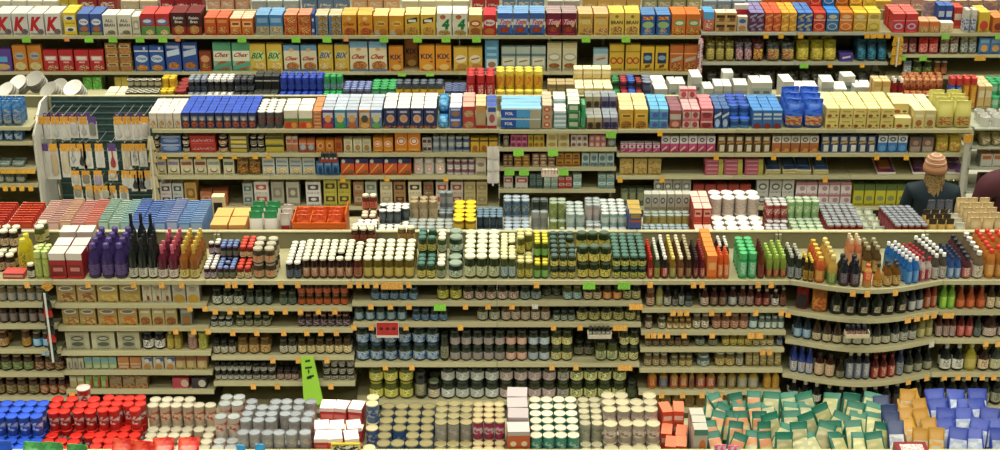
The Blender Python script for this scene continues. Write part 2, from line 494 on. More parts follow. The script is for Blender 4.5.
# baking row
b_x = [XB(-70), XB(31), XB(152), XB(267), XB(383), XB(499), XB(617.5), XB(736), XB(855), XB(973)]
LB2 = (129.5, 153.5, 176, .50); LB3 = (130.3, 148, 167.5, 189.5, .35)
BB = [
 bay('shelf unit of blue packets at the white side panel', b_x[0], b_x[1], YB, DB, (127, 142, 168, 184, .35)),
 bay('pegboard unit hung with kitchen gadgets on hooks', b_x[1] + .03, b_x[2], YB, DB, (), board=M(('3f5f5e', '37524f', 20), .6)),
 bay('shelf unit of blue-topped tubs, baking row', b_x[2], b_x[3], YB, DB, LB2),
 bay('shelf unit of orange baking boxes, baking row', b_x[3], b_x[4], YB, DB, LB2),
 bay('shelf unit of orange logo boxes, baking row', b_x[4], b_x[5], YB, DB, LB2),
 bay('shelf unit with closely spaced shelves and foil boxes', b_x[5], b_x[6], YB, DB, LB3),
 bay('shelf unit of pink and white cartons, baking row', b_x[6], b_x[7], YB, DB, LB2),
 bay('shelf unit of blue bags and slanted packets, baking row', b_x[7], b_x[8], YB, DB, LB2),
 bay('shelf unit of yellow cartons behind the shopper', b_x[8], b_x[9], YB, DB, LB2),
]
# cereal row
a_x = [XA(-60), XA(85), XA(178), XA(271), XA(364), XA(458), XA(551), XA(607), XA(701), XA(796), XA(891), XA(1075)]
LA = (36, 72, .45); LA1 = (32.4, 62.3, .62, .2); LA2 = (33.4, 54.8, 76.3, .35)
for k, nm in enumerate(('white boxes with a red letter', 'blue and maroon boxes', 'orange boxes', 'blue boxes over yellow boxes', 'gold boxes', 'white boxes with green numeral', 'blue boxes with red lettering', 'yellow and orange boxes')):
    bay('cereal shelf unit of ' + nm, a_x[k], a_x[k+1], YA, DA, LA)
bay('snack shelf unit of narrow boxes over yellow bags', a_x[8], a_x[9], YA, DA, LA1, railc='b9bcae')
bay('snack shelf unit of canister boxes over blue bags', a_x[9], a_x[10], YA, DA, LA1, railc='b9bcae')
bay('snack shelf unit of red boxes over small packets', a_x[10], a_x[11], YA, DA, LA2)
# coffee row (only its top shows)
d_x = [-3.9, -2.68, -1.46, -.24, .98, 2.2, 3.42, 4.6]
for k, nm in enumerate(('blue and red tubs', 'cream-lidded red cans', 'silver cans and red boxes', 'beige-lidded cans', 'teal cans and orange boxes', 'green bags', 'gold and blue bags')):
    bay('shelf unit topped with ' + nm + ' in the nearest row', d_x[k], d_x[k+1], YD, DD, (TOP, 1.0, .6, .2))

# surfaces --------------------------------------------------------------
def SZ(v, y): return on_y(500, v, y)[1]
def shelf(row, v, n, curve=None):
    Y = {'A': YA, 'B': YB, 'C': YC}[row]
    ph = {'A': 'cereal', 'B': 'baking', 'C': 'condiment'}[row] + ' row ' + n + ' shelf'
    return Surf(Y, SZ(v, Y) if v > 3 else v, ph, .6, curve)
AT = Surf(YA, TOP, 'cereal row top shelf'); AT1 = shelf('A', 32.4, 'top'); AT2 = shelf('A', 33.4, 'top')
A2 = shelf('A', 72, 'second'); A2b = shelf('A', 62.3, 'second'); A2c = shelf('A', 54.8, 'second'); A3c = shelf('A', 76.3, 'third')
A3 = Surf(YA, .45, 'cereal row third shelf'); A3b = Surf(YA, .62, 'cereal row third shelf')
BT = Surf(YB, TOP, 'baking row top shelf', hs=1.08); BK = Surf(DB + .01, TOP, 'baking row rear top', hs=1.16)
CT = Surf(YC, TOP, 'condiment row top', .64, bulge); CK = Surf(DC + .01, TOP, 'condiment row rear top')
DK = Surf(DD + .01, TOP, 'coffee row rear top'); DF = Surf(YD, TOP, 'coffee row front top')

# price tags ------------------------------------------------------------
ORANGE_TAG = M(('fcc868', 'efa548', 60), .5); GREEN_TAG = M(('9ee65a', '7fcf3e', 60), .5); WHITE_TAG = M(('e8e6dc', 'c9c4b4', 60), .5); YEL_TAG = M(('f6c548', 'e49a22', 60), .5)
def tags(row, v, us, mat=ORANGE_TAG, wpx=5.2, hpx=5.6, curve=None):
    Y, sc = {'A': (YA, 77.), 'B': (YB, 93.), 'C': (YC, 118.)}[row]
    z = SZ(v, Y) if v > 3 else v
    w_, h_ = wpx / sc, hpx / sc / .93
    me = MB().box(-w_/2, w_/2, -.002, .002, -h_, 0, mat).mesh('price_tag')
    for u in us:
        x = ux(u, Y, z - .03)
        for b in BAYS:
            if b['Y'] == Y and b['X0'] <= x < b['X1'] and b['sh']:
                zz, sh = min(b['sh'], key=lambda q: abs(q[0] - z))
                o_, sl = b['curve'](x) if b['curve'] else (0, 0)
                link('price_tag', me, sh, (x - b['cx'], Y - b['D'] - .0155 - o_, zz - .012), sl)
                break
# ------------------------------------------------------------------ cereal row
W = 'eeece2'
def cb(h, col, spec, top=None, d=.085, name='cereal_box'): return box(h, d, col, spec, top, name)
chex = lambda t, c='c8402c', z=.55: [('r', -.47, .47, .36, .72, 'f0ead2'), ('t', t, 0, z, .78, .16, c, .25), ('o', .05, .2, .42, .15, ('c88a48', '8a4a24'))]
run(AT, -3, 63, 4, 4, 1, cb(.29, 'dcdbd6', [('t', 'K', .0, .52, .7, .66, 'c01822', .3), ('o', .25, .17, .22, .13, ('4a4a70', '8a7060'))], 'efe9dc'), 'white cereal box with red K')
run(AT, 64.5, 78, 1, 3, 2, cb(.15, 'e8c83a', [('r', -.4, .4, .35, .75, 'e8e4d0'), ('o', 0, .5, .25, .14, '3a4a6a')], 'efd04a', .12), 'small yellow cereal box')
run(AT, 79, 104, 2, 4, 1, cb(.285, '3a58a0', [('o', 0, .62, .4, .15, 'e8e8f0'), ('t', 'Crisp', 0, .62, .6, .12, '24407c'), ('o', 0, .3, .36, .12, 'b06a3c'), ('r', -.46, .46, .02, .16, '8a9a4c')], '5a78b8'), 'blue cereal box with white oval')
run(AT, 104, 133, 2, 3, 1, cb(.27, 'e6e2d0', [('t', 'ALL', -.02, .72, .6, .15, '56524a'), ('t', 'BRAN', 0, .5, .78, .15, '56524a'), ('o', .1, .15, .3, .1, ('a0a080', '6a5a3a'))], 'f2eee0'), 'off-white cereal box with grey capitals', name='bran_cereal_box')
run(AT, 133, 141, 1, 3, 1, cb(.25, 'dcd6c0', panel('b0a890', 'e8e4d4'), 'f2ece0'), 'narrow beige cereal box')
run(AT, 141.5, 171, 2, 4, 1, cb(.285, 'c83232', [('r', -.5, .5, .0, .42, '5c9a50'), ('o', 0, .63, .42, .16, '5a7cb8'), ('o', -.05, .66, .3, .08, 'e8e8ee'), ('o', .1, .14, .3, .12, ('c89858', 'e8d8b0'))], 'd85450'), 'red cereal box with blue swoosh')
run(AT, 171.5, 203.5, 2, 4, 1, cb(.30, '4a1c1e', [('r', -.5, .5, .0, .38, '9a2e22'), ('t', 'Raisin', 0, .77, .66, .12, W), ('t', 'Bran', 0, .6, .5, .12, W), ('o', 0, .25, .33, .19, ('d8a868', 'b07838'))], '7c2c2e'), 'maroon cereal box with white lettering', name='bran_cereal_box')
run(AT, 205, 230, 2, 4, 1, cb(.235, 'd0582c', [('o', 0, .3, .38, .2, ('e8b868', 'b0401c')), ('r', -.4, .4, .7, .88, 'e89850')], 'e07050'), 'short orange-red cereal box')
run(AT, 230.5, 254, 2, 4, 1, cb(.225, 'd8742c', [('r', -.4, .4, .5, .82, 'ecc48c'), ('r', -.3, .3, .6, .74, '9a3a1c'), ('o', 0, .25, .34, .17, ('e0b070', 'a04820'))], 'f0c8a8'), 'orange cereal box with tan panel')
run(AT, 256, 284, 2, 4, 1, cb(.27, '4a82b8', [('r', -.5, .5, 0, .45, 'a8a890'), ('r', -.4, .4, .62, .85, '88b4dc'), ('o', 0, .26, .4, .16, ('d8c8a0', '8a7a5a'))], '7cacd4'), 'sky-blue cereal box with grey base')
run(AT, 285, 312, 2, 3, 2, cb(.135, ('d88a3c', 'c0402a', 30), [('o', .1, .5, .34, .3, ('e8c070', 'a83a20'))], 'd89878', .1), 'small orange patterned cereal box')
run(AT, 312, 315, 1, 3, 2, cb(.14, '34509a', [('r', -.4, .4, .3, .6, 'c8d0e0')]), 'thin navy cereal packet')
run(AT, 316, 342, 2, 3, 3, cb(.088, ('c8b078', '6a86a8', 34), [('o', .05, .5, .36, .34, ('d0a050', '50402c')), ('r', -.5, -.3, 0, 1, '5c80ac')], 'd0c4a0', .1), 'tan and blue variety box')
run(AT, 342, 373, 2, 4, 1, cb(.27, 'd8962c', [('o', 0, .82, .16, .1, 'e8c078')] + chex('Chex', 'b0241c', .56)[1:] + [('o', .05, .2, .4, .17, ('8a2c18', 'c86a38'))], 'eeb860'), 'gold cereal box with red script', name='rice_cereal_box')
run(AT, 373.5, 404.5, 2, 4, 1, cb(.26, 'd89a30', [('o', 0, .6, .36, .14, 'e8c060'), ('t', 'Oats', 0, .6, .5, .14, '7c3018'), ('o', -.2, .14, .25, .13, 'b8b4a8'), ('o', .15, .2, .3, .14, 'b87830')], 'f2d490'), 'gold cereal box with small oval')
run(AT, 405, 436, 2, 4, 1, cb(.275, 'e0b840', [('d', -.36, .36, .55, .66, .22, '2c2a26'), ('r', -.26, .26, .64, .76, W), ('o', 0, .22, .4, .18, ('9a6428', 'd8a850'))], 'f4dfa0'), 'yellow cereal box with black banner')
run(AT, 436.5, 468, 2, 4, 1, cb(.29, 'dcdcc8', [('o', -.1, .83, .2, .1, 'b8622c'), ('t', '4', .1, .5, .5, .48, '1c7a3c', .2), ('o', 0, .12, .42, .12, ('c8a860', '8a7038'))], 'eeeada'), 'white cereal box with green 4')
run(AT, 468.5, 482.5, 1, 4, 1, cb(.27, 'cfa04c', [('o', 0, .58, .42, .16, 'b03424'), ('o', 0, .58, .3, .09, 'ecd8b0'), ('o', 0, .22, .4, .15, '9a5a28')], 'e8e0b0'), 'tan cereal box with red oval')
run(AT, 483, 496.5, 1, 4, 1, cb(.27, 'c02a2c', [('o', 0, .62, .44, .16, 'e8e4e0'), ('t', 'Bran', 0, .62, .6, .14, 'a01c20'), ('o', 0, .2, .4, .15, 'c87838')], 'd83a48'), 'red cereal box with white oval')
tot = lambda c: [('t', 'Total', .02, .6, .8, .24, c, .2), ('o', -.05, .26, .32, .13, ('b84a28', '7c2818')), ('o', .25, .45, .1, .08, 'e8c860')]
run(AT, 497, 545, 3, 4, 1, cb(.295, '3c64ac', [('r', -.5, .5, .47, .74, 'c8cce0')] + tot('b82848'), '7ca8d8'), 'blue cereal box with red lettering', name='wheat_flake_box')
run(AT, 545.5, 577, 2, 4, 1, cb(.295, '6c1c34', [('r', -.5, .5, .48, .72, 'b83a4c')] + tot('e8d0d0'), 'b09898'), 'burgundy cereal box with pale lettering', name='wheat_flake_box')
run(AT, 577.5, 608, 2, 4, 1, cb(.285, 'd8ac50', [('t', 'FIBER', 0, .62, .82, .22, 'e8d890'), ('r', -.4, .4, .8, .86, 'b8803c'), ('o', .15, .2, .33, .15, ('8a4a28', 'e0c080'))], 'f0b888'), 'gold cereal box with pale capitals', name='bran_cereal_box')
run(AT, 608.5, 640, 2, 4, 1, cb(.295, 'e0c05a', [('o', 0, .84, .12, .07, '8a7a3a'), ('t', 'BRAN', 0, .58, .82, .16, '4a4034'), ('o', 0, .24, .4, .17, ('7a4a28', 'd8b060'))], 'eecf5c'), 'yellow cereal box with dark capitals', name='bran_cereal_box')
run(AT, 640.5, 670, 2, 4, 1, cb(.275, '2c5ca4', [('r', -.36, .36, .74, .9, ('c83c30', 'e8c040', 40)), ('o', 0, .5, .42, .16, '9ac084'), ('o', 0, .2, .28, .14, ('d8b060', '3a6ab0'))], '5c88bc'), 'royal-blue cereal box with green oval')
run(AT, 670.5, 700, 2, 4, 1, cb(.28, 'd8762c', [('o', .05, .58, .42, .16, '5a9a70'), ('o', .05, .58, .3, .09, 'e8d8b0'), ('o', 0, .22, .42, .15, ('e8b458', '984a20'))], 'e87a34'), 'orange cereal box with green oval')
# right of the uprights: snack boxes
run(AT1, 702.5, 713.5, 1, 3, 1, cb(.26, 'c8705c', [('r', -.5, .5, .62, 1, '58a0d0'), ('o', 0, .35, .36, .25, ('e8c0a8', 'a83c34'))], '58a4dc'), 'coral snack box with blue top', name='snack_box')
run(AT1, 714.5, 736, 2, 2, 2, cb(.125, 'd0a868', [('r', -.4, .4, .45, .75, '3c2c24'), ('o', .1, .3, .3, .2, '8c5c30')], 'ddd4bc'), 'tan granola box with dark strip', fill=.96, name='granola_box')
run(AT1, 736.5, 747, 1, 1, 1, cb(.2, 'd8d0b8', [('o', 0, .7, .36, .15, '3c68a8'), ('o', 0, .25, .4, .16, 'c88c58')], 'e0dccc'), 'cream snack box with blue oval', name='snack_box')
run(AT1, 733, 748, 1, 1, 1, cb(.3, 'e0d8d4', [('r', -.5, .5, .5, .8, 'c02c34')], 'f0d4cc'), 'white snack box with red stripe', dy=.2, name='snack_box')
for u0, u1, c, c2, tp, nm in ((748.5, 763.5, '5a2c4c', 'a0a0c0', '8a80b4', 'plum'), (764, 780, 'd8562c', 'f0a868', 'e8603c', 'vermilion'), (780.5, 796, 'dc982c', 'f0cc70', 'f0ac3c', 'amber'), (796.5, 811.5, '2c5aac', 'c8b870', '5484cc', 'cobalt')):
    run(AT1, u0, u1, 2, 3, 2, cb(.125, c, [('d', -.5, .5, .4, .7, .2, c2), ('o', 0, .25, .36, .2, (c2, c))], tp, .16), nm + ' narrow snack box', name='snack_box')
for u0, u1, c, c2, tp, nm in ((812.5, 825, 'c8382c', 'e8a878', 'c0402c', 'scarlet'), (825.5, 838, '3478b4', 'c8c8b0', '3c8ce0', 'azure'), (838.5, 852, 'd07428', 'e8b478', 'c8822c', 'burnt-orange'), (852.5, 866, 'dcac30', 'e8d090', 'e8bc3c', 'mustard-yellow'), (866.5, 880, 'dcc054', 'b0984a', 'f0d04c', 'pale gold')):
    run(AT1, u0, u1, 1, 3, (1, 1, 2), cb(.25, c, [('r', -.5, .5, .6, .64, W), ('o', 0, .28, .42, .18, c2), ('o', 0, .28, .33, .13, c), ('o', 0, .8, .36, .11, c2)], tp, .16), nm + ' snack box with bowl', name='snack_box')
run(AT2, 891, 917, 2, 5, 1, cb(.25, 'c43438', [('r', -.5, .5, .62, .66, 'e8a0a0'), ('o', 0, .34, .36, .16, 'b8b8e0'), ('o', 0, .34, .22, .1, 'c43438')], 'd87068', .11), 'red toaster-pastry box', name='pastry_box')
run(AT2, 918, 939, 2, 2, 1, cb(.15, 'c8904c', [('r', -.5, .5, .6, .9, 'd86838'), ('o', 0, .3, .4, .24, ('e0c088', 'a06030'))], 'e0b088', .11), 'short tan pastry box', name='pastry_box')
run(AT2, 939.5, 953, 1, 1, 1, cb(.13, 'd8c8a0', [('o', 0, .4, .42, .34, ('c8986c', 'e8dcb8'))], 'e8e4da', .13), 'cream pastry box with round picture', name='pastry_box')
run(AT2, 936, 951, 2, 2, 1, cb(.3, '2c50a0', [('r', -.4, .4, .5, .75, 'c8d8ec')], '5078c0', .1), 'tall blue pastry box', dy=.22, name='pastry_box')
run(AT2, 952, 961, 1, 2, 1, cb(.28, 'c43c30', [('r', -.4, .4, .4, .7, 'e8d8c8')], 'd85c4c', .11), 'tall red snack carton', dy=.2)
run(AT2, 962.5, 976, 2, 2, 1, bottle(.3, 'd8d4c8', 'd0ccc0', ('4a6aa8', 'd8d8d8', 40), None, 'spice', 'snack_canister', .1, .6), 'white canister with blue print')
run(AT2, 976.5, 988, 1, 3, 1, cb(.27, 'dcb83c', [('o', 0, .35, .4, .24, 'c8402c')], 'ecd05c', .11), 'yellow snack carton with red spot')
run(AT2, 991, 1016, 2, 3, 1, cb(.2, 'cc742c', [('o', 0, .4, .36, .24, '7c2c1c')], 'd8985c', .11), 'orange snack carton at shelf end')
run(AT2, 921, 1010, 6, 1, 1, cb(.3, ('d8b088', 'a08ca8', 16), [], 'e0c8a0', .1), 'assorted pale snack carton rear', dy=.46, fill=.8)
# second shelf
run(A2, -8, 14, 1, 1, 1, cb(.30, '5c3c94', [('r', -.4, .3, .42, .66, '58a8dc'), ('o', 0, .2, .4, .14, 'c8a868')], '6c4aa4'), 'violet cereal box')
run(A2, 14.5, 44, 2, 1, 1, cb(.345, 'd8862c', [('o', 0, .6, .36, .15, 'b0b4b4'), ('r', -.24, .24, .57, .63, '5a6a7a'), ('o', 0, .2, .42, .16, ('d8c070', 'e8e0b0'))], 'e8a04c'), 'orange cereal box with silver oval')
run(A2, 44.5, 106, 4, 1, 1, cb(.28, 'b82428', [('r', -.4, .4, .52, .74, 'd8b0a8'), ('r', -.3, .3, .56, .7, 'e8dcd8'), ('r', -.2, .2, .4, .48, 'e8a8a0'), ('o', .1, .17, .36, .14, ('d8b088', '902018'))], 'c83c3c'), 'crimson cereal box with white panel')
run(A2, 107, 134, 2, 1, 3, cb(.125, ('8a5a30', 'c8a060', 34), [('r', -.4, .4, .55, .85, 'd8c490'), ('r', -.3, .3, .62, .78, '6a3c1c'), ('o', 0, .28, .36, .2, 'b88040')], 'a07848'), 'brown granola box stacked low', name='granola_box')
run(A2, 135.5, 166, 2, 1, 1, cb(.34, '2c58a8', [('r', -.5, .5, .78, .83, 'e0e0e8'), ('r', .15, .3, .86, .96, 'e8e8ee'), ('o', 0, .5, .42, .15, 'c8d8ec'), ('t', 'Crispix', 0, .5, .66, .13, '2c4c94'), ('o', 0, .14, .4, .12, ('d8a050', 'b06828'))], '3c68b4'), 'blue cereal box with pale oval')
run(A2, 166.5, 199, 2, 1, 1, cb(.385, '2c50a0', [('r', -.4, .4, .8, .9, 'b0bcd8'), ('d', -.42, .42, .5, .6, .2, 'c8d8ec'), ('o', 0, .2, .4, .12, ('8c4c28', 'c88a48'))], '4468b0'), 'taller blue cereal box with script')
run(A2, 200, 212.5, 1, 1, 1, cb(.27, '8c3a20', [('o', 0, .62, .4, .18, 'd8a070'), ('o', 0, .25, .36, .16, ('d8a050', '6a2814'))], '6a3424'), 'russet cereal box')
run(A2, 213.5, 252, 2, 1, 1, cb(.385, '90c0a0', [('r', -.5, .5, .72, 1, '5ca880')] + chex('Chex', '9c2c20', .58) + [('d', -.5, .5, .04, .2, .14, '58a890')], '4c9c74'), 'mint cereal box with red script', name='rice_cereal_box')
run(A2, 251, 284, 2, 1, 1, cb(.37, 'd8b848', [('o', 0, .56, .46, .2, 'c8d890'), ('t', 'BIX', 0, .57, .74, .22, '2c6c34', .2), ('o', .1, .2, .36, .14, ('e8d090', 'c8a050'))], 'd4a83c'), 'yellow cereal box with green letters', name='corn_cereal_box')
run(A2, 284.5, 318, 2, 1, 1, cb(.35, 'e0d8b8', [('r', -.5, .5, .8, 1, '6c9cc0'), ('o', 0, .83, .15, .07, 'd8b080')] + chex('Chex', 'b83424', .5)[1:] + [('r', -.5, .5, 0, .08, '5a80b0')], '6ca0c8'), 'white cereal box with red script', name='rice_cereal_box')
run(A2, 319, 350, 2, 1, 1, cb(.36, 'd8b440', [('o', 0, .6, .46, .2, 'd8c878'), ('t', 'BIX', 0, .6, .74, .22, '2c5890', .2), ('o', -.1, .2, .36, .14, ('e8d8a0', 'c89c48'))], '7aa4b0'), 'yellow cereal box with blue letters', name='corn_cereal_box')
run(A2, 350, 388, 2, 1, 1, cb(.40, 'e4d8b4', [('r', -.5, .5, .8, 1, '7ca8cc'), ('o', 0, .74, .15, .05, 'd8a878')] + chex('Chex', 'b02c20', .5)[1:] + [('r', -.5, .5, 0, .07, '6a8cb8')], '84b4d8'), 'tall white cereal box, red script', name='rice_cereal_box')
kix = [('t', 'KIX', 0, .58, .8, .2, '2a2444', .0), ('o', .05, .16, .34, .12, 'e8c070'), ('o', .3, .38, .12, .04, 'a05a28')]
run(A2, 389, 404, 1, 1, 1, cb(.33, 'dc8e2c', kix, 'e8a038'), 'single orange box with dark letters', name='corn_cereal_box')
run(A2, 404.5, 418.5, 1, 1, 1, cb(.37, 'b4762c', kix, 'c88a38'), 'orange box pushed deeper, painted-in shade, dark letters', dy=.18, name='corn_cereal_box')  # same orange box, its colour darkened for the shade deeper in the shelf
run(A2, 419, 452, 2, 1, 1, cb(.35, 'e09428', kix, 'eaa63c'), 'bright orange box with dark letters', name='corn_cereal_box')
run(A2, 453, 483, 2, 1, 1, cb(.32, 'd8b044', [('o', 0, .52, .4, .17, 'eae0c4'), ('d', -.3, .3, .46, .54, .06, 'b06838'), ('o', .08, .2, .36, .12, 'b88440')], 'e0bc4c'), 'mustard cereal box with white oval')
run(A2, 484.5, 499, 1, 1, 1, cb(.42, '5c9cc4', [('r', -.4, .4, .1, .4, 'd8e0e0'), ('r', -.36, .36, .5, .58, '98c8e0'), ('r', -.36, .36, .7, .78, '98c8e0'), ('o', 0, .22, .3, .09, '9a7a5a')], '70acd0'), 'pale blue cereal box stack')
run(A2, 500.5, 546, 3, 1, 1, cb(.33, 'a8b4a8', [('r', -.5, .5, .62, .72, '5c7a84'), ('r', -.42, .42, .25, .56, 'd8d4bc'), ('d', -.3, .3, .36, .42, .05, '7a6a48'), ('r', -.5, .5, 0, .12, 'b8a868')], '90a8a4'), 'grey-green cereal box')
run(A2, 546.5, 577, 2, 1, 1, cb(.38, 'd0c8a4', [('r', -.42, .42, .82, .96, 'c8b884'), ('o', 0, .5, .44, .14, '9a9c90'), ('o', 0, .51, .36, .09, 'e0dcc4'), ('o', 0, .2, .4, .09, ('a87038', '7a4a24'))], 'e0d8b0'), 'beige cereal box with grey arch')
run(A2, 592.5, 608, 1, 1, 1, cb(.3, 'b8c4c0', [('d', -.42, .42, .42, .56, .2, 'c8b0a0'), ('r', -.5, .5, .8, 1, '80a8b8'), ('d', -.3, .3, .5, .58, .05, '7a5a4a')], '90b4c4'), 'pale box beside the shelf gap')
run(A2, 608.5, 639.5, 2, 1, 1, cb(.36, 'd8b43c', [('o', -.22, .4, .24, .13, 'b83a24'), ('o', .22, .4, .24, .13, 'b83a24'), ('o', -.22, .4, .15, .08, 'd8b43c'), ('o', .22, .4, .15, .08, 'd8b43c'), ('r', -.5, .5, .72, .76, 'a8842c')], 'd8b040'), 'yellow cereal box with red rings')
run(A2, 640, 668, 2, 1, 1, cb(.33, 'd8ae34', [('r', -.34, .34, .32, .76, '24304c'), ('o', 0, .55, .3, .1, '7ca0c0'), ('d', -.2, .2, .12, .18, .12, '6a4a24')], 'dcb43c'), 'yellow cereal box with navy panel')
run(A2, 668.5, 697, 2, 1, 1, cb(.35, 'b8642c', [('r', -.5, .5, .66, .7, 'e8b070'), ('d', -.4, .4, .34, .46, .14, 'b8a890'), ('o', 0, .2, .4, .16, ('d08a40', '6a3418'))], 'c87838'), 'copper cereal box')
run(A3, 86, 104, 2, 1, 1, cb(.38, ('58a83c', '8cd060', 20), [], '70c048'), 'lime-green pack low')
run(A3, 117, 131, 2, 1, 1, cb(.38, 'c8b450', [], 'd8c868'), 'yellow pack low')
run(A3, 134, 690, 40, 1, 1, cb(.33, ('3c3c2c', '6a5c38', 16), [], '4a4a34'), 'dark boxed cereal low', name='oatmeal_box')
run(A2b, 706, 734, 3, 2, 1, bag(.25, .2, ('b8a838', '6a6a4c', 24), ('d8c040', '8a8a6c', 40), name='snack_bag'), 'olive-yellow snack bag')
run(A2b, 735, 752, 2, 2, 1, bag(.24, .16, ('50505a', '8a7a8a', 24), ('a83c5c', 'b8b8b0', 40), name='snack_bag'), 'charcoal snack bag with pink label')
run(A2b, 766, 795, 2, 2, 1, bag(.24, .18, ('30342f', '5c6460', 24), ('c8b868', 'a04838', 40), name='snack_bag'), 'black snack bag with tan label')
run(A2b, 752, 764, 1, 2, 1, bag(.25, .16, ('8a2c2c', '3a2a24', 24), ('d8b048', '7c3028', 40), name='snack_bag'), 'dark red snack bag')
run(A2b, 796, 837, 3, 2, 1, bag(.26, .22, ('9a9a30', 'c8b42c', 20), ('e8d040', 'a89a58', 40), name='snack_bag'), 'yellow-green snack bag')
run(A2b, 838.5, 853, 1, 1, 1, box(.1, .16, '4a3c94', [('d', -.3, .3, .35, .55, .25, 'd8d4e8')], '5c4ca4', 'snack_box'), 'purple snack box alone')
run(A2b, 856, 890, 3, 2, 1, bag(.27, .22, ('244c78', '2c6a74', 20), ('3c94a8', '1c3c68', 40), name='snack_bag'), 'deep blue snack bag')
run(A3b, 706, 880, 15, 1, 1, bag(.26, .2, ('24261f', '44463a', 18), None, name='snack_bag', sy=1), 'black snack bag low')
run(A2c, 899, 916, 2, 1, 1, bag(.21, .08, ('8c2c24', '6a4a44', 26), ('c8a8a0', '8a3028', 40), name='snack_pouch'), 'dark red pouch')
run(A2c, 917.5, 938, 2, 1, 1, bag(.21, .07, ('c83c34', 'a82c28', 26), ('e0a8a0', 'c83c34', 40), name='snack_pouch'), 'bright red pouch')
run(A2c, 939, 958, 2, 1, 1, bag(.22, .07, ('b09a80', '8a5a44', 26), ('d8d0c0', '7a8078', 40), name='snack_pouch'), 'beige pouch with silver panel')
run(A2c, 959, 976, 2, 1, 1, bag(.23, .07, ('78805c', 'a8a48c', 26), ('c8ccc0', '5c6878', 40), name='snack_pouch'), 'olive pouch with grey window')
run(A2c, 977, 1012, 3, 1, 1, box(.215, .08, '4c80b8', [('o', 0, .36, .32, .22, 'd8a050'), ('r', -.4, .4, .7, .9, '8cb4d8')], '6c98c8', 'cookie_box'), 'blue cookie box with orange cookie')
run(A3c, 902, 911, 1, 1, 1, bag(.19, .07, ('6c8490', 'a0a49c', 26), ('c8ccd0', '708090', 40), name='snack_pouch'), 'grey-blue pouch')
run(A3c, 912, 932, 2, 1, 1, jar(.2, '8cb050', '4a4a2c', ('7c9a4c', '3c3c28', 40), name='dip_jar'), 'green-topped dip jar')
run(A3c, 933, 947, 2, 1, 1, jar(.19, 'a8a898', '8a5028', ('b87838', '7c4424', 40), name='dip_jar'), 'amber dip jar')
AK = Surf(DA + .01, TOP, 'cereal row rear top')
for k, (u0, u1, c, nm) in enumerate(((-2, 60, 'd8d4c8', 'white'), (62, 80, 'd0b83c', 'yellow'), (80, 120, 'a83c38', 'red'), (122, 160, 'c8b8a0', 'beige'), (162, 205, 'a02c34', 'crimson'), (208, 250, 'd8a888', 'peach'), (252, 300, 'b0b8b4', 'grey'), (302, 350, '6c88a8', 'steel-blue'), (352, 400, 'e0b080', 'apricot'), (402, 470, 'e0d8b8', 'cream'), (472, 500, 'c03c3c', 'cherry'), (502, 545, '7c98b0', 'dusty blue'), (547, 580, 'b8b0a8', 'taupe'), (582, 640, 'd8b060', 'gold'), (642, 700, 'a8a878', 'olive'), (702, 760, '8c98a8', 'slate'), (762, 812, 'd07038', 'orange'), (814, 850, '3c70b8', 'blue'), (852, 890, 'd8b448', 'mustard'), (892, 940, 'c89888', 'rose'), (942, 1006, 'b8b090', 'khaki'))):
    run(AK, u0, u1, max(2, int((u1 - u0) / 14)), 2, 1, cb(.27 + .03 * (k % 3), c, panel(('e0d8c8', c, 30)), c, .1, 'rear_cereal_box'), nm + ' box facing away')
tags('A', 36, (26.5, 89, 113, 140, 163, 242, 296, 327, 384, 417.5, 446, 476.5, 586, 626), GREEN_TAG, 8.6, 5)
tags('A', 36, (67, 178, 346), M(('f0a878', 'e08848', 60)), 5, 4)
tags('A', 33.4, (945.5, 999), GREEN_TAG, 8, 4.5)
tags('A', 33.4, (874, 879), YEL_TAG, 4.5, 4)
tags('A', 32.4, (766, 781, 800.5, 867, 873, 881, 888), YEL_TAG, 5, 4.5)
tags('A', 62.3, (804,), GREEN_TAG, 8.5, 4.5); tags('A', 62.3, (830, 862), YEL_TAG, 4.5, 4)
tags('A', 54.8, (902, 923), GREEN_TAG, 7.5, 4.5); tags('A', 54.8, (980,), YEL_TAG, 11, 4.5)
tags('A', 72, (297, 402, 430), GREEN_TAG, 8, 3)
# ------------------------------------------------------------------ baking row: rear half of the top
def cream(c): return [('o', 0, .5, .3, .2, c)]
run(BK, 103, 125, 2, 2, 2, box(.05, .2, 'd8d0b0', [('r', -.4, .4, .3, .6, 'b8a888')], 'e4dcc0', 'muffin_liner_box'), 'flat cream liner box')
run(BK, 126, 160, 5, 3, (2, 2, 3), can(.08, 'e4dfc8', '50503c', 'b8b090', 'frosting_tub', plastic=True), 'cream-lidded dark tub')
run(BK, 161, 175, 2, 4, (2, 2, 3, 3), can(.085, 'e0c428', 'd8b82c', 'c89828', 'frosting_tub', plastic=True), 'yellow-lidded tub')
run(BK, 175.5, 187, 1, 4, (2, 2, 2, 2), can(.085, 'a03030', '8c2024', '6a181c', 'frosting_tub', plastic=True), 'dark red tub')
run(BK, 187, 206, 3, 5, (1, 1, 2, 2, 2), bottle(.125, '8c94a0', '1c1e22', '50586a', shape='spice', name='spice_bottle'), 'grey-capped black spice bottle')
run(BK, 206.5, 233, 4, 5, (1, 1, 2, 2, 2), bottle(.125, 'e6e4dc', '1e1e1e', '3a3a38', shape='spice', name='spice_bottle'), 'white-capped black spice bottle')
run(BK, 233.5, 253, 3, 5, (1, 1, 2, 2, 2), bottle(.125, '4c5054', '1a1c1e', '6a6e70', shape='spice', name='spice_bottle'), 'dark-capped black spice bottle')
run(BK, 253.5, 278, 3, 4, (1, 1, 2, 2), box(.13, .1, '222420', [('r', -.5, .5, .6, .7, 'd0ccc0')], '383a36', 'spice_box'), 'black spice box with white line')
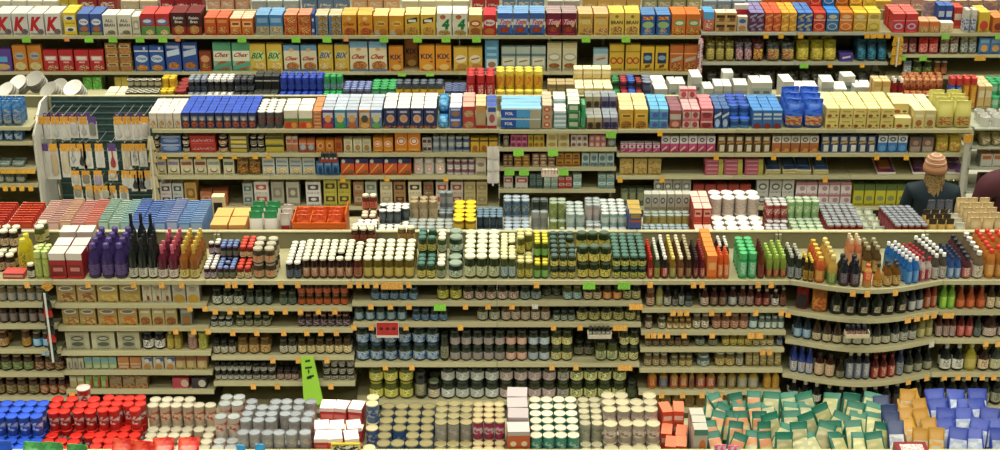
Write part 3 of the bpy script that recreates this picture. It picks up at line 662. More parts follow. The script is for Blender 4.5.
run(BK, 279, 323, 6, 5, (1, 1, 2, 2, 2), bottle(.13, '2c48b0', '2a3e8c', '3c58b8', shape='spice', name='salt_canister'), 'royal-blue salt canister')
run(BK, 323.5, 342.5, 3, 4, (1, 1, 2, 2), bottle(.14, '34a45c', '3a8c5c', '88a8b4', shape='spice', name='seasoning_bottle'), 'green-capped seasoning bottle')
run(BK, 343, 371, 4, 5, (1, 2, 2, 2, 2), can(.085, '4864b4', '8c90a0', '585c74', 'seasoning_tub', plastic=True), 'blue-lidded grey tub')
run(BK, 371.5, 396, 3, 5, (1, 2, 2, 2, 2), can(.085, '3cb060', '389058', '6cb88c', 'seasoning_tub', plastic=True), 'green-lidded tub')
run(BK, 396, 444, 6, 2, 1, bottle(.25, '4c5664', 'd0a828', 'd8b83c', 'c89820', 'spice', 'drink_mix_canister', .1, .6), 'yellow canister with slate lid')
run(BK, 444.5, 466, 3, 5, (1, 2, 2, 2, 2), can(.075, '7084b4', '3c4664', '9098a8', 'drink_mix_tub', plastic=True), 'slate-blue lidded small tub')
run(BK, 466.5, 495, 3, 3, (1, 1, 1), bottle(.33, 'c0282c', 'a81c24', 'b8242c', 'e0c8c0', 'spice', 'drink_mix_canister', .1, .7), 'tall red canister')
run(BK, 495.5, 543, 5, 3, (1, 2, 2), bottle(.17, 'f0d850', 'dcb838', 'd8a830', 'c8602c', 'spice', 'drink_mix_canister', .1, .7), 'yellow canister with wide lid')
run(BK, 547, 574, 3, 2, 1, box(.24, .1, '9c8454', [('r', -.4, .4, .6, .85, 'b8a068')], 'b09a6c', 'drink_mix_box'), 'tan drink-mix box')
run(BK, 574.5, 612, 4, 3, (2, 2, 3), box(.1, .15, 'dcc47c', [('r', -.5, .5, .55, .8, 'ece4c0')], 'ece0b4', 'drink_mix_box'), 'pale yellow drink-mix box')
for u0, u1, c, nm in ((612.5, 620, '2c7c44', 'green'), (620.5, 627.5, 'a83040', 'red'), (628, 635.5, '3c60b8', 'blue'), (636, 642, '8c3428', 'brick-red')):
    run(BK, u0, u1, 1, 5, (2, 2, 3, 3), can(.075, c, c, '20282c', 'drink_tub', plastic=True), nm + ' drink-powder tub column')
run(BK, 642.5, 652, 1, 4, (1, 2, 2), can(.115, '7c8494', '3a4460', '5c6484', 'drink_tub', plastic=True), 'steel-blue drink-powder tub')
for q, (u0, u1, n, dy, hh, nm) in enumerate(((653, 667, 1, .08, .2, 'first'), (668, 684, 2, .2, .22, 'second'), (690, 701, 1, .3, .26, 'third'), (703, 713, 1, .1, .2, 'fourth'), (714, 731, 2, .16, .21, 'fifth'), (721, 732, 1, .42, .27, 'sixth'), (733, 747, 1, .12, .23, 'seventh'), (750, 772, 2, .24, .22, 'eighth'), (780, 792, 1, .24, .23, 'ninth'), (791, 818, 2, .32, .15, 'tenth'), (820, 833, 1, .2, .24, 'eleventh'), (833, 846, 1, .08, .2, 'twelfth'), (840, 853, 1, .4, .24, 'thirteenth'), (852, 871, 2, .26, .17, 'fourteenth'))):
    run(BK, u0, u1, n, 2, (1, 1), box(hh - .03, min(.24 + .02 * (q % 3), .58 - dy), 'c8c8bc', [('r', -.5, .5, .25, .7, 'a0acac'), ('r', -.3, .3, .4, .55, '5c6c78')], 'f4efe2', 'cake_mix_carton'), 'white carton with light-painted top, ' + nm + ' cluster', dy=dy, fill=.93, jit=2)  # white cartons; the bright light on their tops is put into the top colour
run(BK, 871, 888, 2, 2, (1, 1), box(.27, .1, 'd0a860', [('r', -.4, .4, .5, .8, 'e0c890')], 'dcc08c', 'rice_box'), 'tall tan rice box')
run(BK, 889, 903, 2, 2, 1, bottle(.29, 'e4d8d0', '7c1c20', '9c3030', shape='sauce', name='syrup_bottle'), 'dark red syrup bottle')
run(BK, 905, 947, 6, 4, (1, 1, 2, 2), bag(.13, .1, ('b05038', 'd8a068', 22), ('c8784c', '6a3c28', 40), name='snack_pouch'), 'rust-coloured pouch', jit=5)
run(BK, 947, 960, 2, 2, 1, bottle(.3, 'c43438', '2c4c9c', '3c60b4', 'c8d0e0', 'spice', 'crumb_canister', .1, .7), 'blue canister with red lid')
run(BK, 960.5, 975, 2, 2, 1, bottle(.3, 'c83c34', 'dca030', 'd88c28', 'e8c860', 'spice', 'crumb_canister', .1, .7), 'yellow canister with red lid')
run(BK, 976, 990, 2, 3, (1, 1, 1), box(.22, .12, 'd8b878', [('r', -.4, .4, .5, .8, 'e8dcb4')], 'e0c898', 'crumb_box'), 'tan crumb box')
run(BK, 990.5, 1016, 3, 4, (1, 2, 2), can(.11, '38a468', '5cb488', 'a8c8b0', 'snack_cup', plastic=True), 'green-lidded snack cup')
# ---- front half of the top
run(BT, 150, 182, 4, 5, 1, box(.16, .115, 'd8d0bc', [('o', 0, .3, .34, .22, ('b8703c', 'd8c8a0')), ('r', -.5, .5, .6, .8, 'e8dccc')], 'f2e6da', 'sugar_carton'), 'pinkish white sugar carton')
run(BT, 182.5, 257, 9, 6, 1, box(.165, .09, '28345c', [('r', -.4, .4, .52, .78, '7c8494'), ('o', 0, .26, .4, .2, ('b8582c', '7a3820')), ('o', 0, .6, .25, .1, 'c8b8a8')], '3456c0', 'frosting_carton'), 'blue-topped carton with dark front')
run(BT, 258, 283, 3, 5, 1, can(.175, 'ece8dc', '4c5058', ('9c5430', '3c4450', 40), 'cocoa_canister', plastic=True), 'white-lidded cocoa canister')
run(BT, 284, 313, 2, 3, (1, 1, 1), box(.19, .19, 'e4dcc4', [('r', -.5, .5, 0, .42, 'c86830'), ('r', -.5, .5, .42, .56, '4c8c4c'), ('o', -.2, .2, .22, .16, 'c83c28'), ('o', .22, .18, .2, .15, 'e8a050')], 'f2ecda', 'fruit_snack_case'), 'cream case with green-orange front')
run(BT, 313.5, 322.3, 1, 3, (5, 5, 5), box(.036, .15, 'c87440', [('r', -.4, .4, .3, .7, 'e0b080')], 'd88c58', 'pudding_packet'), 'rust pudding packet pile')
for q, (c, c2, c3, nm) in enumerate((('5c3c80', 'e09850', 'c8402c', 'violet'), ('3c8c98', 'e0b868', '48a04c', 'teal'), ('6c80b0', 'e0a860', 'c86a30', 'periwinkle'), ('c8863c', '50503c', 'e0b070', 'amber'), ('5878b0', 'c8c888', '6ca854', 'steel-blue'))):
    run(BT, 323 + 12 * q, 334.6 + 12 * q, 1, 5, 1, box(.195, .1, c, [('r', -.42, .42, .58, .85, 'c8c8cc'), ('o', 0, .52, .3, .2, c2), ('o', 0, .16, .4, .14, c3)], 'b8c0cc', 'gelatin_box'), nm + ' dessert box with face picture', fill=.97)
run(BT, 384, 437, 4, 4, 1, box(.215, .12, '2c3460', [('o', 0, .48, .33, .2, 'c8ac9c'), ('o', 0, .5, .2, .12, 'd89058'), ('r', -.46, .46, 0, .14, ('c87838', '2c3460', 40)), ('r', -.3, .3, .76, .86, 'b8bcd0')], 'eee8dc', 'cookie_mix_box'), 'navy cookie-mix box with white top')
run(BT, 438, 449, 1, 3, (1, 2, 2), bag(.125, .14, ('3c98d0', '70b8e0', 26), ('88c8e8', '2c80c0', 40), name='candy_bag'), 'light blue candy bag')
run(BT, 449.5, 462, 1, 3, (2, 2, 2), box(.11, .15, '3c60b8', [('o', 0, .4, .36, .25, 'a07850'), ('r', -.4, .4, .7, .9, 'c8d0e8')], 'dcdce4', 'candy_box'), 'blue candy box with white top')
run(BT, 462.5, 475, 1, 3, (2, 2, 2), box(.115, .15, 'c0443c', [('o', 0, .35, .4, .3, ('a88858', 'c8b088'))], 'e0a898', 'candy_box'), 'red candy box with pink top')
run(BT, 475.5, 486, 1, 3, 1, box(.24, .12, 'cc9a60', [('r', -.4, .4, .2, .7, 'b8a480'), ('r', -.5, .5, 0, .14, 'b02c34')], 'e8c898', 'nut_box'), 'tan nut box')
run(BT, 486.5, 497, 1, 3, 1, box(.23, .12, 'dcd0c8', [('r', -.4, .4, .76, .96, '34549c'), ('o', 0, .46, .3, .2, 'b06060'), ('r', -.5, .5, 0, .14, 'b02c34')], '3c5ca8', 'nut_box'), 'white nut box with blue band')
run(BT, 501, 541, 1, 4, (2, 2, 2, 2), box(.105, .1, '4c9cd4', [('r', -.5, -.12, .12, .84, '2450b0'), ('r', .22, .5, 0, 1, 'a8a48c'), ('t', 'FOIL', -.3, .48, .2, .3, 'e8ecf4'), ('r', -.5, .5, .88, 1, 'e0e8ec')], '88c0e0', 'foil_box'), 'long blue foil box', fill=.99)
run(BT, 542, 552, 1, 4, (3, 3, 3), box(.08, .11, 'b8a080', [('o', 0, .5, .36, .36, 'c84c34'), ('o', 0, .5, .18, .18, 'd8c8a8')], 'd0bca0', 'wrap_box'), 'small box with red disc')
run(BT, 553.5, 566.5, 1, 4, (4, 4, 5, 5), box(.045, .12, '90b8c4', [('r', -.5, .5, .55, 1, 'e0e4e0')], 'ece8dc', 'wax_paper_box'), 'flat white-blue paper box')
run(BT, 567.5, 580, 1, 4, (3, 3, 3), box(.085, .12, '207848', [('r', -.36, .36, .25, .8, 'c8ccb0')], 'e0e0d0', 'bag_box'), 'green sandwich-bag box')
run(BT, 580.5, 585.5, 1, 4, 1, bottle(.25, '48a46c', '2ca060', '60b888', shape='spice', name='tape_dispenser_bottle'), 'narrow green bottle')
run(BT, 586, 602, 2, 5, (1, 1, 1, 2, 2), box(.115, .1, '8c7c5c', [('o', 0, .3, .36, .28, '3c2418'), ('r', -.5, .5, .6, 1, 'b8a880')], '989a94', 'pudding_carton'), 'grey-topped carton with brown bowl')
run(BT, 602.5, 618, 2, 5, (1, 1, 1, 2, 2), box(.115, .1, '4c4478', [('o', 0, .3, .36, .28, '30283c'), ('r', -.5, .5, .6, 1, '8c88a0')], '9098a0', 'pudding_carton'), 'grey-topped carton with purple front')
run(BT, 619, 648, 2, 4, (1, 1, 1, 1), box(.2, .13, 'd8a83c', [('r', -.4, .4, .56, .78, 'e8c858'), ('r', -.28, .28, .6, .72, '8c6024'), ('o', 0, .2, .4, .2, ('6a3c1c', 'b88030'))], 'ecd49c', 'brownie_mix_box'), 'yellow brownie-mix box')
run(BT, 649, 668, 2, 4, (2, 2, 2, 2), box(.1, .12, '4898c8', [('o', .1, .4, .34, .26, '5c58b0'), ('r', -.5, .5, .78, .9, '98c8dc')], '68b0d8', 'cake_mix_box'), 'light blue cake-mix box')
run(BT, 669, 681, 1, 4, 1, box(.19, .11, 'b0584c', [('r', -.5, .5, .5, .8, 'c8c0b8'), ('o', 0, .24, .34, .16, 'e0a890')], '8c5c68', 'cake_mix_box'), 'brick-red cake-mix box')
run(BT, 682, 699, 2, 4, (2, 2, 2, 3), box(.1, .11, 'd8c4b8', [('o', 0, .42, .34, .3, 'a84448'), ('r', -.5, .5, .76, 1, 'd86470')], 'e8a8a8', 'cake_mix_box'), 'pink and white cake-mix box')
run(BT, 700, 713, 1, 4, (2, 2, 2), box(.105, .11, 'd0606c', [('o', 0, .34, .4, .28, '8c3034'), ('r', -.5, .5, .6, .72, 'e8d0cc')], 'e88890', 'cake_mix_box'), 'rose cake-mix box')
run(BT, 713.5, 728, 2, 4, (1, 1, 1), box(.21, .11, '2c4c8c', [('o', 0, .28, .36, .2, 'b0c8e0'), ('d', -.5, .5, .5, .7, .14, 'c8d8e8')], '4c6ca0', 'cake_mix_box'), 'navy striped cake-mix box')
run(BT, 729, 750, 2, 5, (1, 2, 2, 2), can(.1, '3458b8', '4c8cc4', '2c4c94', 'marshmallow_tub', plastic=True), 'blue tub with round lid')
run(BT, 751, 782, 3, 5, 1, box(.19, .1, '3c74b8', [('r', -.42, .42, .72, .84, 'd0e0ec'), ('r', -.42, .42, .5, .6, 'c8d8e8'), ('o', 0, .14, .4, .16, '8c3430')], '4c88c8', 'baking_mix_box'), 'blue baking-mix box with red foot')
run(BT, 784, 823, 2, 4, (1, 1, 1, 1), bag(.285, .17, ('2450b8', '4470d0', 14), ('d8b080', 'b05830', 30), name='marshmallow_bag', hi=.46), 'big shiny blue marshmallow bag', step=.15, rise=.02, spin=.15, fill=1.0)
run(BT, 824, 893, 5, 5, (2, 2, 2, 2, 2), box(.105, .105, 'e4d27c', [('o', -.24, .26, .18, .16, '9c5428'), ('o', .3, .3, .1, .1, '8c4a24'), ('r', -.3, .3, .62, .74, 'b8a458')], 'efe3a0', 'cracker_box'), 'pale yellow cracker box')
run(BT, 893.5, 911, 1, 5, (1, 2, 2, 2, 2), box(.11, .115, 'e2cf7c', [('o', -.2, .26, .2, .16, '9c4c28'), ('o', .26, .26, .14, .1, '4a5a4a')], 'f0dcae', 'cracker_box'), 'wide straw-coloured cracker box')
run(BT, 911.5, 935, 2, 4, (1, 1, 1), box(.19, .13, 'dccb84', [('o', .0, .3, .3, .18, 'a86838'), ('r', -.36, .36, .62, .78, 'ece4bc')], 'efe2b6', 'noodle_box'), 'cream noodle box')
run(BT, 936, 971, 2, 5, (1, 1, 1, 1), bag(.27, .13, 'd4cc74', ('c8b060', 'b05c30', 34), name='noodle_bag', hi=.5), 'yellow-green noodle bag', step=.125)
# ------------------------------------------------------------------ lower shelves of the baking row
B2s, B3s, B4s = shelf('B', 153.5, 'second'), shelf('B', 176, 'third'), Surf(YB, .50, 'baking row bottom shelf', .6)
q = B2s
run(q, 154, 160, 1, 2, 2, jar(.085, 'd0c8b0', '3c2418', 'b0a080', name='filling_jar'), 'brown filling jar pair')
run(q, 160.5, 182, 1, 2, 2, box(.095, .16, '4c68a8', [('o', 0, .5, .4, .3, '8ca4d0'), ('r', -.46, .46, .8, 1, 'a8b8d8')], '8c9cc0', 'gelatin_pack'), 'shrink-wrapped blue pack')
run(q, 182.5, 190, 1, 2, 2, jar(.085, 'd8d0c0', '3a2c20', 'c8b898', name='filling_jar'), 'dark filling jar pair')
run(q, 190.5, 218, 1, 2, 2, box(.095, .16, 'b83430', [('r', -.44, .44, .3, .6, ('e0a8a0', 'a82824', 60))], 'c85850', 'gelatin_pack'), 'shrink-wrapped red pack')
run(q, 218.5, 228, 1, 2, 2, jar(.085, 'd8d0c0', '4a2c1c', 'd8b088', name='filling_jar'), 'amber filling jar pair')
run(q, 228.5, 250, 1, 2, 2, box(.095, .16, '50482c', [('r', -.4, .4, .1, .45, 'd8c050'), ('r', -.4, .4, .6, .95, 'd0c490')], 'c8b854', 'gelatin_pack'), 'dark pack with yellow stripes')
run(q, 250.5, 265, 2, 2, 2, jar(.085, 'e0dccc', '24201c', '8c8470', name='filling_jar'), 'white-lidded black jar')
run(q, 265.5, 285, 1, 2, 2, box(.09, .16, 'c8b440', [('r', -.5, .5, .7, 1, '4a5434')], 'd8cc80', 'starch_box'), 'yellow starch box')
run(q, 286.5, 298.5, 2, 2, 1, box(.185, .08, 'c8b8a4', [('r', -.5, .5, .1, .5, 'b0744c'), ('r', -.4, .4, .6, .8, 'b85038')], 'c88858', 'extract_carton'), 'slim white-brown carton')
run(q, 299.5, 315.5, 2, 2, 1, box(.15, .09, 'b8623c', [('o', 0, .4, .38, .2, '9cb4d0'), ('r', -.5, .5, .6, .75, 'e0a070')], 'c87c4c', 'yeast_box'), 'brown yeast box with blue label')
run(q, 316.5, 334.5, 2, 2, 1, box(.14, .1, 'dc842c', [('o', 0, .55, .34, .26, 'e8c080'), ('o', 0, .55, .2, .16, 'c04c28')], 'e08c3c', 'soda_box'), 'small orange soda box')
run(q, 335, 343, 1, 2, 1, box(.15, .1, 'c8682c', panel('a04c20'), 'd0803c', 'soda_box'), 'narrow rust soda box')
run(q, 344, 371.5, 3, 2, 1, box(.155, .1, 'd0c8a4', [('o', 0, .36, .3, .22, 'a88450'), ('r', -.3, .3, .66, .84, 'b8b090')], 'd8d0b4', 'cornmeal_box'), 'cream cornmeal box')
logo = [('o', 0, .58, .36, .2, 'ecd8c0'), ('o', 0, .58, .28, .15, 'c83c28'), ('o', 0, .58, .2, .1, 'ecd8c0'), ('r', -.4, .4, .1, .2, 'e8b458')]
run(q, 373, 393.5, 2, 2, 1, box(.17, .1, 'dc8828', logo, 'e09838', 'soda_box'), 'orange logo box, shorter pair')
run(q, 394.5, 421.5, 2, 2, 1, box(.225, .12, 'de8420', logo, 'e49434', 'soda_box'), 'orange logo box, taller pair')
run(q, 422.5, 432, 2, 2, 2, box(.085, .08, 'b8b0a8', [('r', -.4, .4, .3, .7, '4a3434')], '6a6460', 'salt_box'), 'small grey salt box')
run(q, 432.5, 455, 3, 2, 2, can(.09, 'b8bcc0', 'a8b0b4', '70808c', 'milk_can'), 'silver evaporated-milk can')
run(q, 455.5, 470, 2, 2, 2, can(.09, 'a8a888', 'b8c0ac', '3c5094', 'milk_can'), 'white-blue milk can')
run(q, 470.5, 497.5, 3, 2, 1, box(.165, .1, 'd0a830', [('r', -.5, .5, .76, .86, '3c3424'), ('o', 0, .3, .3, .2, 'a0602c')], 'c8a838', 'raisin_box'), 'golden raisin box')
q = B3s
for k, (u0, u1, c) in enumerate(((155.5, 167.5, '8c78a8'), (168, 180.5, '9088b8'), (181, 194, '9c5c4c'), (194.5, 207.5, '8c4c34'), (208, 221.5, '90a8a4'), (224, 235.5, '5c8070'))):
    run(q, u0, u1, 1, 2, 1, box(.185, .12, 'd8cfae', [('r', -.42, .42, .62, .82, c), ('o', 0, .32, .3, .16, '6a6048'), ('o', 0, .36, .24, .12, 'e4d8b4')], 'd8d0b4', 'mix_box'), 'cream mix box, ' + ('lilac', 'lavender', 'russet', 'brown', 'sage', 'green')[k] + ' band')
run(q, 236.5, 262, 2, 2, 1, bag(.19, .1, ('8c6438', 'b89858', 26), ('c88c3c', '5c3c20', 40), name='nut_bag'), 'brown nut bag')
run(q, 263, 316, 4, 2, 1, box(.2, .1, 'c8ccc0', [('r', -.4, .4, .72, .84, '8c9cac'), ('o', 0, .3, .4, .2, ('c8a468', 'e8dcb8')), ('r', -.42, .42, .5, .58, '5c8cb4')], 'd8d8cc', 'pancake_mix_box'), 'pale pancake-mix box')
run(q, 317, 340, 3, 2, 1, box(.16, .1, '3c7cb8', [('o', 0, .36, .25, .24, '1c3c70'), ('r', -.4, .4, .72, .86, '88b4d8')], '5890c4', 'mix_box'), 'bright blue mix box')
run(q, 340.5, 412, 5, 2, 1, box(.19, .11, 'd8582c', [('r', -.5, .5, .72, 1, '24346c'), ('d', -.42, .2, .08, .62, .1, 'e0c050'), ('o', .25, .2, .2, .12, '7c6a30'), ('o', -.3, .84, .14, .12, 'e0dcd0')], '2c3c74', 'pancake_box'), 'orange box with yellow diagonal')
run(q, 413, 446, 3, 2, 1, bottle(.185, 'dcd8d0', 'd8d4cc', 'e0dcd4', 'd0683c', 'spice', 'creamer_bottle', .1, .7), 'white bottle with orange label')
run(q, 447, 475, 4, 2, 2, can(.09, 'b8b8b8', 'd8d4cc', ('4c6498', 'b85038', 60), 'milk_tin'), 'white tin with red-blue stripe')
run(q, 475.5, 498, 2, 2, 1, box(.2, .11, 'd4cdb8', [('o', 0, .6, .34, .12, 'a08478'), ('r', -.4, .4, .1, .2, 'a89c5c')], 'dcd4bc', 'oat_box'), 'cream box with rosy oval')
q = B4s
for k, (u0, u1, hh, c, c2, st) in enumerate(((160, 173, .13, 'c8c0c0', '40404c', 2), (173.5, 185, .13, 'b8bcbc', '3c4448', 2), (186, 199, .27, 'b8924c', '7c5c28', 1), (200.5, 213, .16, 'a86844', 'c88c68', 1), (213.5, 229, .17, 'a45c38', 'c48058', 1), (243.5, 254, .13, 'a8b0a8', '50605c', 2), (255, 270.5, .14, 'd0ccc4', 'b04c3c', 2), (272, 285.5, .28, 'a8a494', '807a6c', 1), (287, 301, .28, 'b0ac98', '6c685c', 1), (306, 322, .14, 'd8d4d0', '503c48', 2), (324, 338, .15, 'b8b044', '4c3020', 2), (338.5, 352, .15, 'c0b440', '543420', 2), (354, 365, .14, '9c7048', 'b0a488', 2), (366, 378, .14, 'b8b8a8', '748478', 2), (380, 393, .14, 'd0c4a4', 'b0a080', 2), (394, 406.5, .14, 'a87c4c', '3c2c20', 2), (408, 422, .14, 'd8ccac', '2c2824', 2), (423.5, 434, .14, '7c6a4c', '8c3428', 2), (436, 449, .14, 'ccc4b8', 'b8442c', 2), (450, 463.5, .14, 'bcac9c', '7c4438', 2), (464, 476, .14, 'b8a878', '9c8c60', 2), (476.5, 488, .14, 'b4a474', '94845c', 2))):
    run(q, u0, u1, 1, 2, st, box(hh, .15, c, [('r', -.36, .36, .34, .76, c2), ('o', 0, .55, .2, .12, c)], c, 'baking_box'), ('grey-violet', 'grey-teal', 'ochre', 'brown', 'russet', 'grey-green', 'white-red', 'tall grey', 'taller grey', 'white face', 'olive', 'lime', 'walnut', 'grey-sage', 'cream', 'caramel', 'ivory', 'umber', 'white-orange', 'dusty pink', 'khaki', 'sand')[k] + ' packaged baking box')
q = shelf('B', 148, 'second')
for u0, u1, n, hh, st, c, c2, tp, nm in ((503, 509, 1, .13, 1, '585048', 'a09880', '888070', 'dark spice'), (510.5, 527.5, 3, .068, 2, 'c05c88', '7c2c4c', 'd87ca4', 'magenta gelatin'), (528, 544.5, 3, .07, 2, 'c8a038', '8c6820', 'a8b040', 'mustard gelatin'), (546, 569.5, 2, .075, 2, 'd8c890', 'b09858', 'e0d4a4', 'buttery pudding'), (570.5, 588, 3, .07, 2, 'd4c4bc', '7c5c58', 'd8d0c8', 'blush pudding'), (588.5, 606, 3, .07, 2, 'c0807c', 'e0c0b0', 'b86c68', 'salmon pudding'), (607, 616, 1, .12, 1, '7c8484', 'b0b4ac', '90a094', 'slate pudding')):
    run(q, u0, u1, n, 2, st, box(hh, .1, c, [('o', 0, .4, .34, .3, c2), ('r', -.5, .5, .8, 1, tp)], tp, 'dessert_box'), nm + ' box, close shelves')
q = shelf('B', 167.5, 'third')
for u0, u1, n, hh, st, c, c2, tp, nm in ((503, 513, 2, .07, 2, '5c4430', 'b89868', '4a3828', 'cocoa'), (514, 530, 2, .07, 2, '8c5c28', 'd0a850', '3c3424', 'bronze'), (532, 555, 3, .075, 2, '7c5438', 'd0bca0', '3c4430', 'hazel'), (556, 580, 3, .075, 2, 'b88c30', '7c3c20', 'c8a468', 'golden'), (581.5, 614, 4, .155, 1, 'b0c4c0', '607c84', 'c0ccc8', 'ice-blue')):
    run(q, u0, u1, n, 2, st, box(hh, .1, c, [('o', 0, .62, .34, .2, c2), ('r', -.42, .42, .1, .3, c2)], tp, 'dessert_box'), nm + ' dessert box, close shelves')
q = shelf('B', 189.5, 'fourth')
for u0, u1, n, hh, st, c, c2, tp, nm in ((503.5, 513, 1, .14, 1, 'd0ccc4', 'a04840', 'c0b8b0', 'white-rose'), (515, 528, 1, .14, 1, 'd4d0c8', 'b04444', 'c4bcb4', 'white-crimson'), (529.5, 542.5, 2, .085, 2, '3c5450', '6c8480', '54706c', 'dark teal'), (543.5, 557.5, 2, .07, 2, '90b0a8', 'd8dcd4', 'a8b8b0', 'seafoam'), (558, 572, 2, .07, 2, 'b8443c', 'd8c8c0', 'c0c0b8', 'ruby'), (572.5, 581.5, 1, .085, 2, '88b0a8', 'd4d8d0', 'a0b8b0', 'aqua'), (597.5, 615.5, 2, .085, 2, '7ca4a0', 'd0d4cc', '98b0ac', 'pale teal')):
    run(q, u0, u1, n, 2, st, box(hh, .1, c, [('r', -.44, .44, .5, .86, c2), ('r', -.26, .26, .6, .74, c)], tp, 'tea_box'), nm + ' tea box, close shelves')
q = B2s
run(q, 620, 660, 5, 2, 1, box(.1, .09, 'c84c80', [('r', -.42, .42, .5, .9, 'd8d0d4'), ('o', 0, .7, .2, .14, '5c4c58'), ('d', -.4, .1, .05, .3, .12, 'e0b8c4')], 'd4c8cc', 'rice_mix_box'), 'short pink-white rice box')
run(q, 660.5, 715, 6, 2, 1, box(.185, .09, 'c04878', [('r', -.5, .5, .56, 1, 'dcd8d8'), ('o', 0, .78, .3, .13, '3c3c48'), ('o', 0, .78, .18, .06, 'c8c8d0'), ('d', -.4, .2, .05, .3, .12, 'e0d0b0')], 'd8d4d4', 'rice_mix_box'), 'taller pink-white rice box')
run(q, 716.5, 770, 6, 2, 1, box(.19, .08, '5c4424', [('r', -.2, .36, .06, .46, 'e0d8c0'), ('r', -.36, .3, .72, .94, 'dcd4bc'), ('d', -.4, .4, .52, .58, .12, 'b88440')], '8c7448', 'pasta_mix_box'), 'brown and white pasta box')
run(q, 771, 818, 5, 2, 1, box(.185, .09, 'a86438', [('r', -.5, .5, .6, 1, 'd4d0c4'), ('o', 0, .8, .33, .14, '4a4640'), ('o', 0, .8, .2, .07, 'c8c4b4'), ('o', .1, .14, .3, .12, 'd89c4c')], 'dcd8cc', 'pasta_mix_box'), 'copper pasta box with white top')
run(q, 820, 875, 6, 2, 1, box(.19, .08, '34486c', [('r', -.2, .36, .06, .46, 'dcdcd4'), ('r', -.36, .3, .72, .94, 'd4d4cc'), ('d', -.4, .4, .52, .58, .12, 'b89850')], '5c6c88', 'pasta_mix_box'), 'navy and white pasta box')
run(q, 876.5, 906, 3, 2, 1, box(.19, .09, '3c74b8', [('r', -.5, .5, .6, 1, 'd0d4d8'), ('o', 0, .8, .33, .14, '2c3c5c'), ('o', 0, .8, .2, .07, 'c8d0d8'), ('o', 0, .25, .36, .2, '5c98cc')], 'dce0e0', 'pasta_mix_box'), 'blue pasta box with white top')
run(q, 908, 933, 2, 2, 1, box(.17, .09, '6c5c50', [('r', -.42, .42, .1, .4, 'a89888'), ('o', 0, .65, .25, .16, 'b0846c')], '888078', 'noodle_box'), 'grey-brown noodle box')
run(q, 935, 961, 2, 2, 1, bag(.18, .09, 'c8b044', ('b8803c', 'd8c85c', 34), name='egg_noodle_bag'), 'yellow egg-noodle bag')
q = B3s
run(q, 619, 661, 3, 2, 1, box(.19, .12, 'b09850', [('r', -.42, .42, .1, .85, ('a07c40', 'c0a860', 30))], 'b8a468', 'cereal_bar_box'), 'tan textured box')
run(q, 703.5, 763, 3, 2, 4, box(.045, .16, 'b05468', [('r', .25, .5, 0, 1, 'b0ac48'), ('r', -.4, .2, .35, .65, 'd0909c')], 'b86870', 'noodle_pack'), 'rose striped noodle pack')
def flat_pack(h, d, col, topc, name='pasta_pouch', cat='pouch', ledge='d8cc98'):
    def fn(w):
        g = MB()
        g.box(-w/2, w/2, -d/2, d/2, 0, h*.8, M(ledge)); me = g.mesh(name)
        t = MB()
        t.box(-w*.46, w*.46, -d*.46, d*.46, h*.8, h, M(topc))
        t.box(-w*.3, w*.3, -d*.3, d*.05, h, h + .002, M(col))
        return Proto(name, me, [('printed_face', t.mesh('printed_face'))], h, d, cat)
    return fn
run(q, 765, 828, 4, 1, (2,), flat_pack(.03, .34, '5878a0', ('24406c', '34548c', 18)), 'navy pasta pouch lying flat', tilt=.28, skew=0, jit=3)
run(q, 874, 897, 1, 1, 1, flat_pack(.02, .42, 'b07c48', ('8c3c4c', '6c3460', 14), ledge='e8e4dc'), 'white-framed purple pouch lying alone', tilt=.3, fill=.8)
run(q, 912, 930, 1, 1, 1, flat_pack(.02, .42, '8c6c8c', ('5c3458', '8c4c50', 14), ledge='e8e4dc'), 'white-framed plum pouch behind shopper', tilt=.3, fill=.9)
run(q, 946, 966, 1, 1, 1, flat_pack(.02, .34, '6c4c78', ('b8a8b0', '6c4068', 14), ledge='e8e4dc'), 'white-framed lilac pouch by end post', tilt=.3, fill=.9)
q = B4s
run(q, 620, 652, 4, 2, 1, box(.2, .1, ('3c4434', '5c6448', 20), panel('7c8460'), '4c543c', 'bean_box'), 'dark green bean box')
run(q, 653, 690, 4, 2, 2, box(.15, .1, 'a8a89c', panel('686c68', 'd0d0c8'), 'c8c8bc', 'bean_box'), 'light grey bean box')
run(q, 692, 750, 5, 2, 1, box(.25, .1, '8c2c20', panel('a84430'), '7c2c24', 'bean_box'), 'deep red bean box')
run(q, 755, 793, 3, 2, 2, box(.15, .1, 'b8b8b0', [('o', 0, .5, .36, .26, '4c5054'), ('o', 0, .5, .24, .14, 'c8c8c0')], 'b0b0a4', 'bean_box'), 'grey box with dark oval')
run(q, 794, 850, 5, 2, (2,), box(.135, .1, 'd4c8c8', [('o', .1, .5, .26, .2, 'a08490'), ('r', -.5, .5, .8, 1, 'b06c7c')], 'dcd4d4', 'rice_carton'), 'white rice carton with rosy top')
run(q, 852, 906, 5, 2, 1, box(.25, .13, 'c0b828', [('r', -.5, .5, .72, 1, '4c6430'), ('o', 0, .35, .34, .12, '7c8c5c')], '5c7838', 'taco_box'), 'yellow and green taco box')
run(q, 907, 965, 5, 1, 1, box(.24, .13, 'b0ac30', [('r', -.5, .5, .72, 1, '3c5428')], '50682c', 'taco_box'), 'dark-shaded yellow taco box')
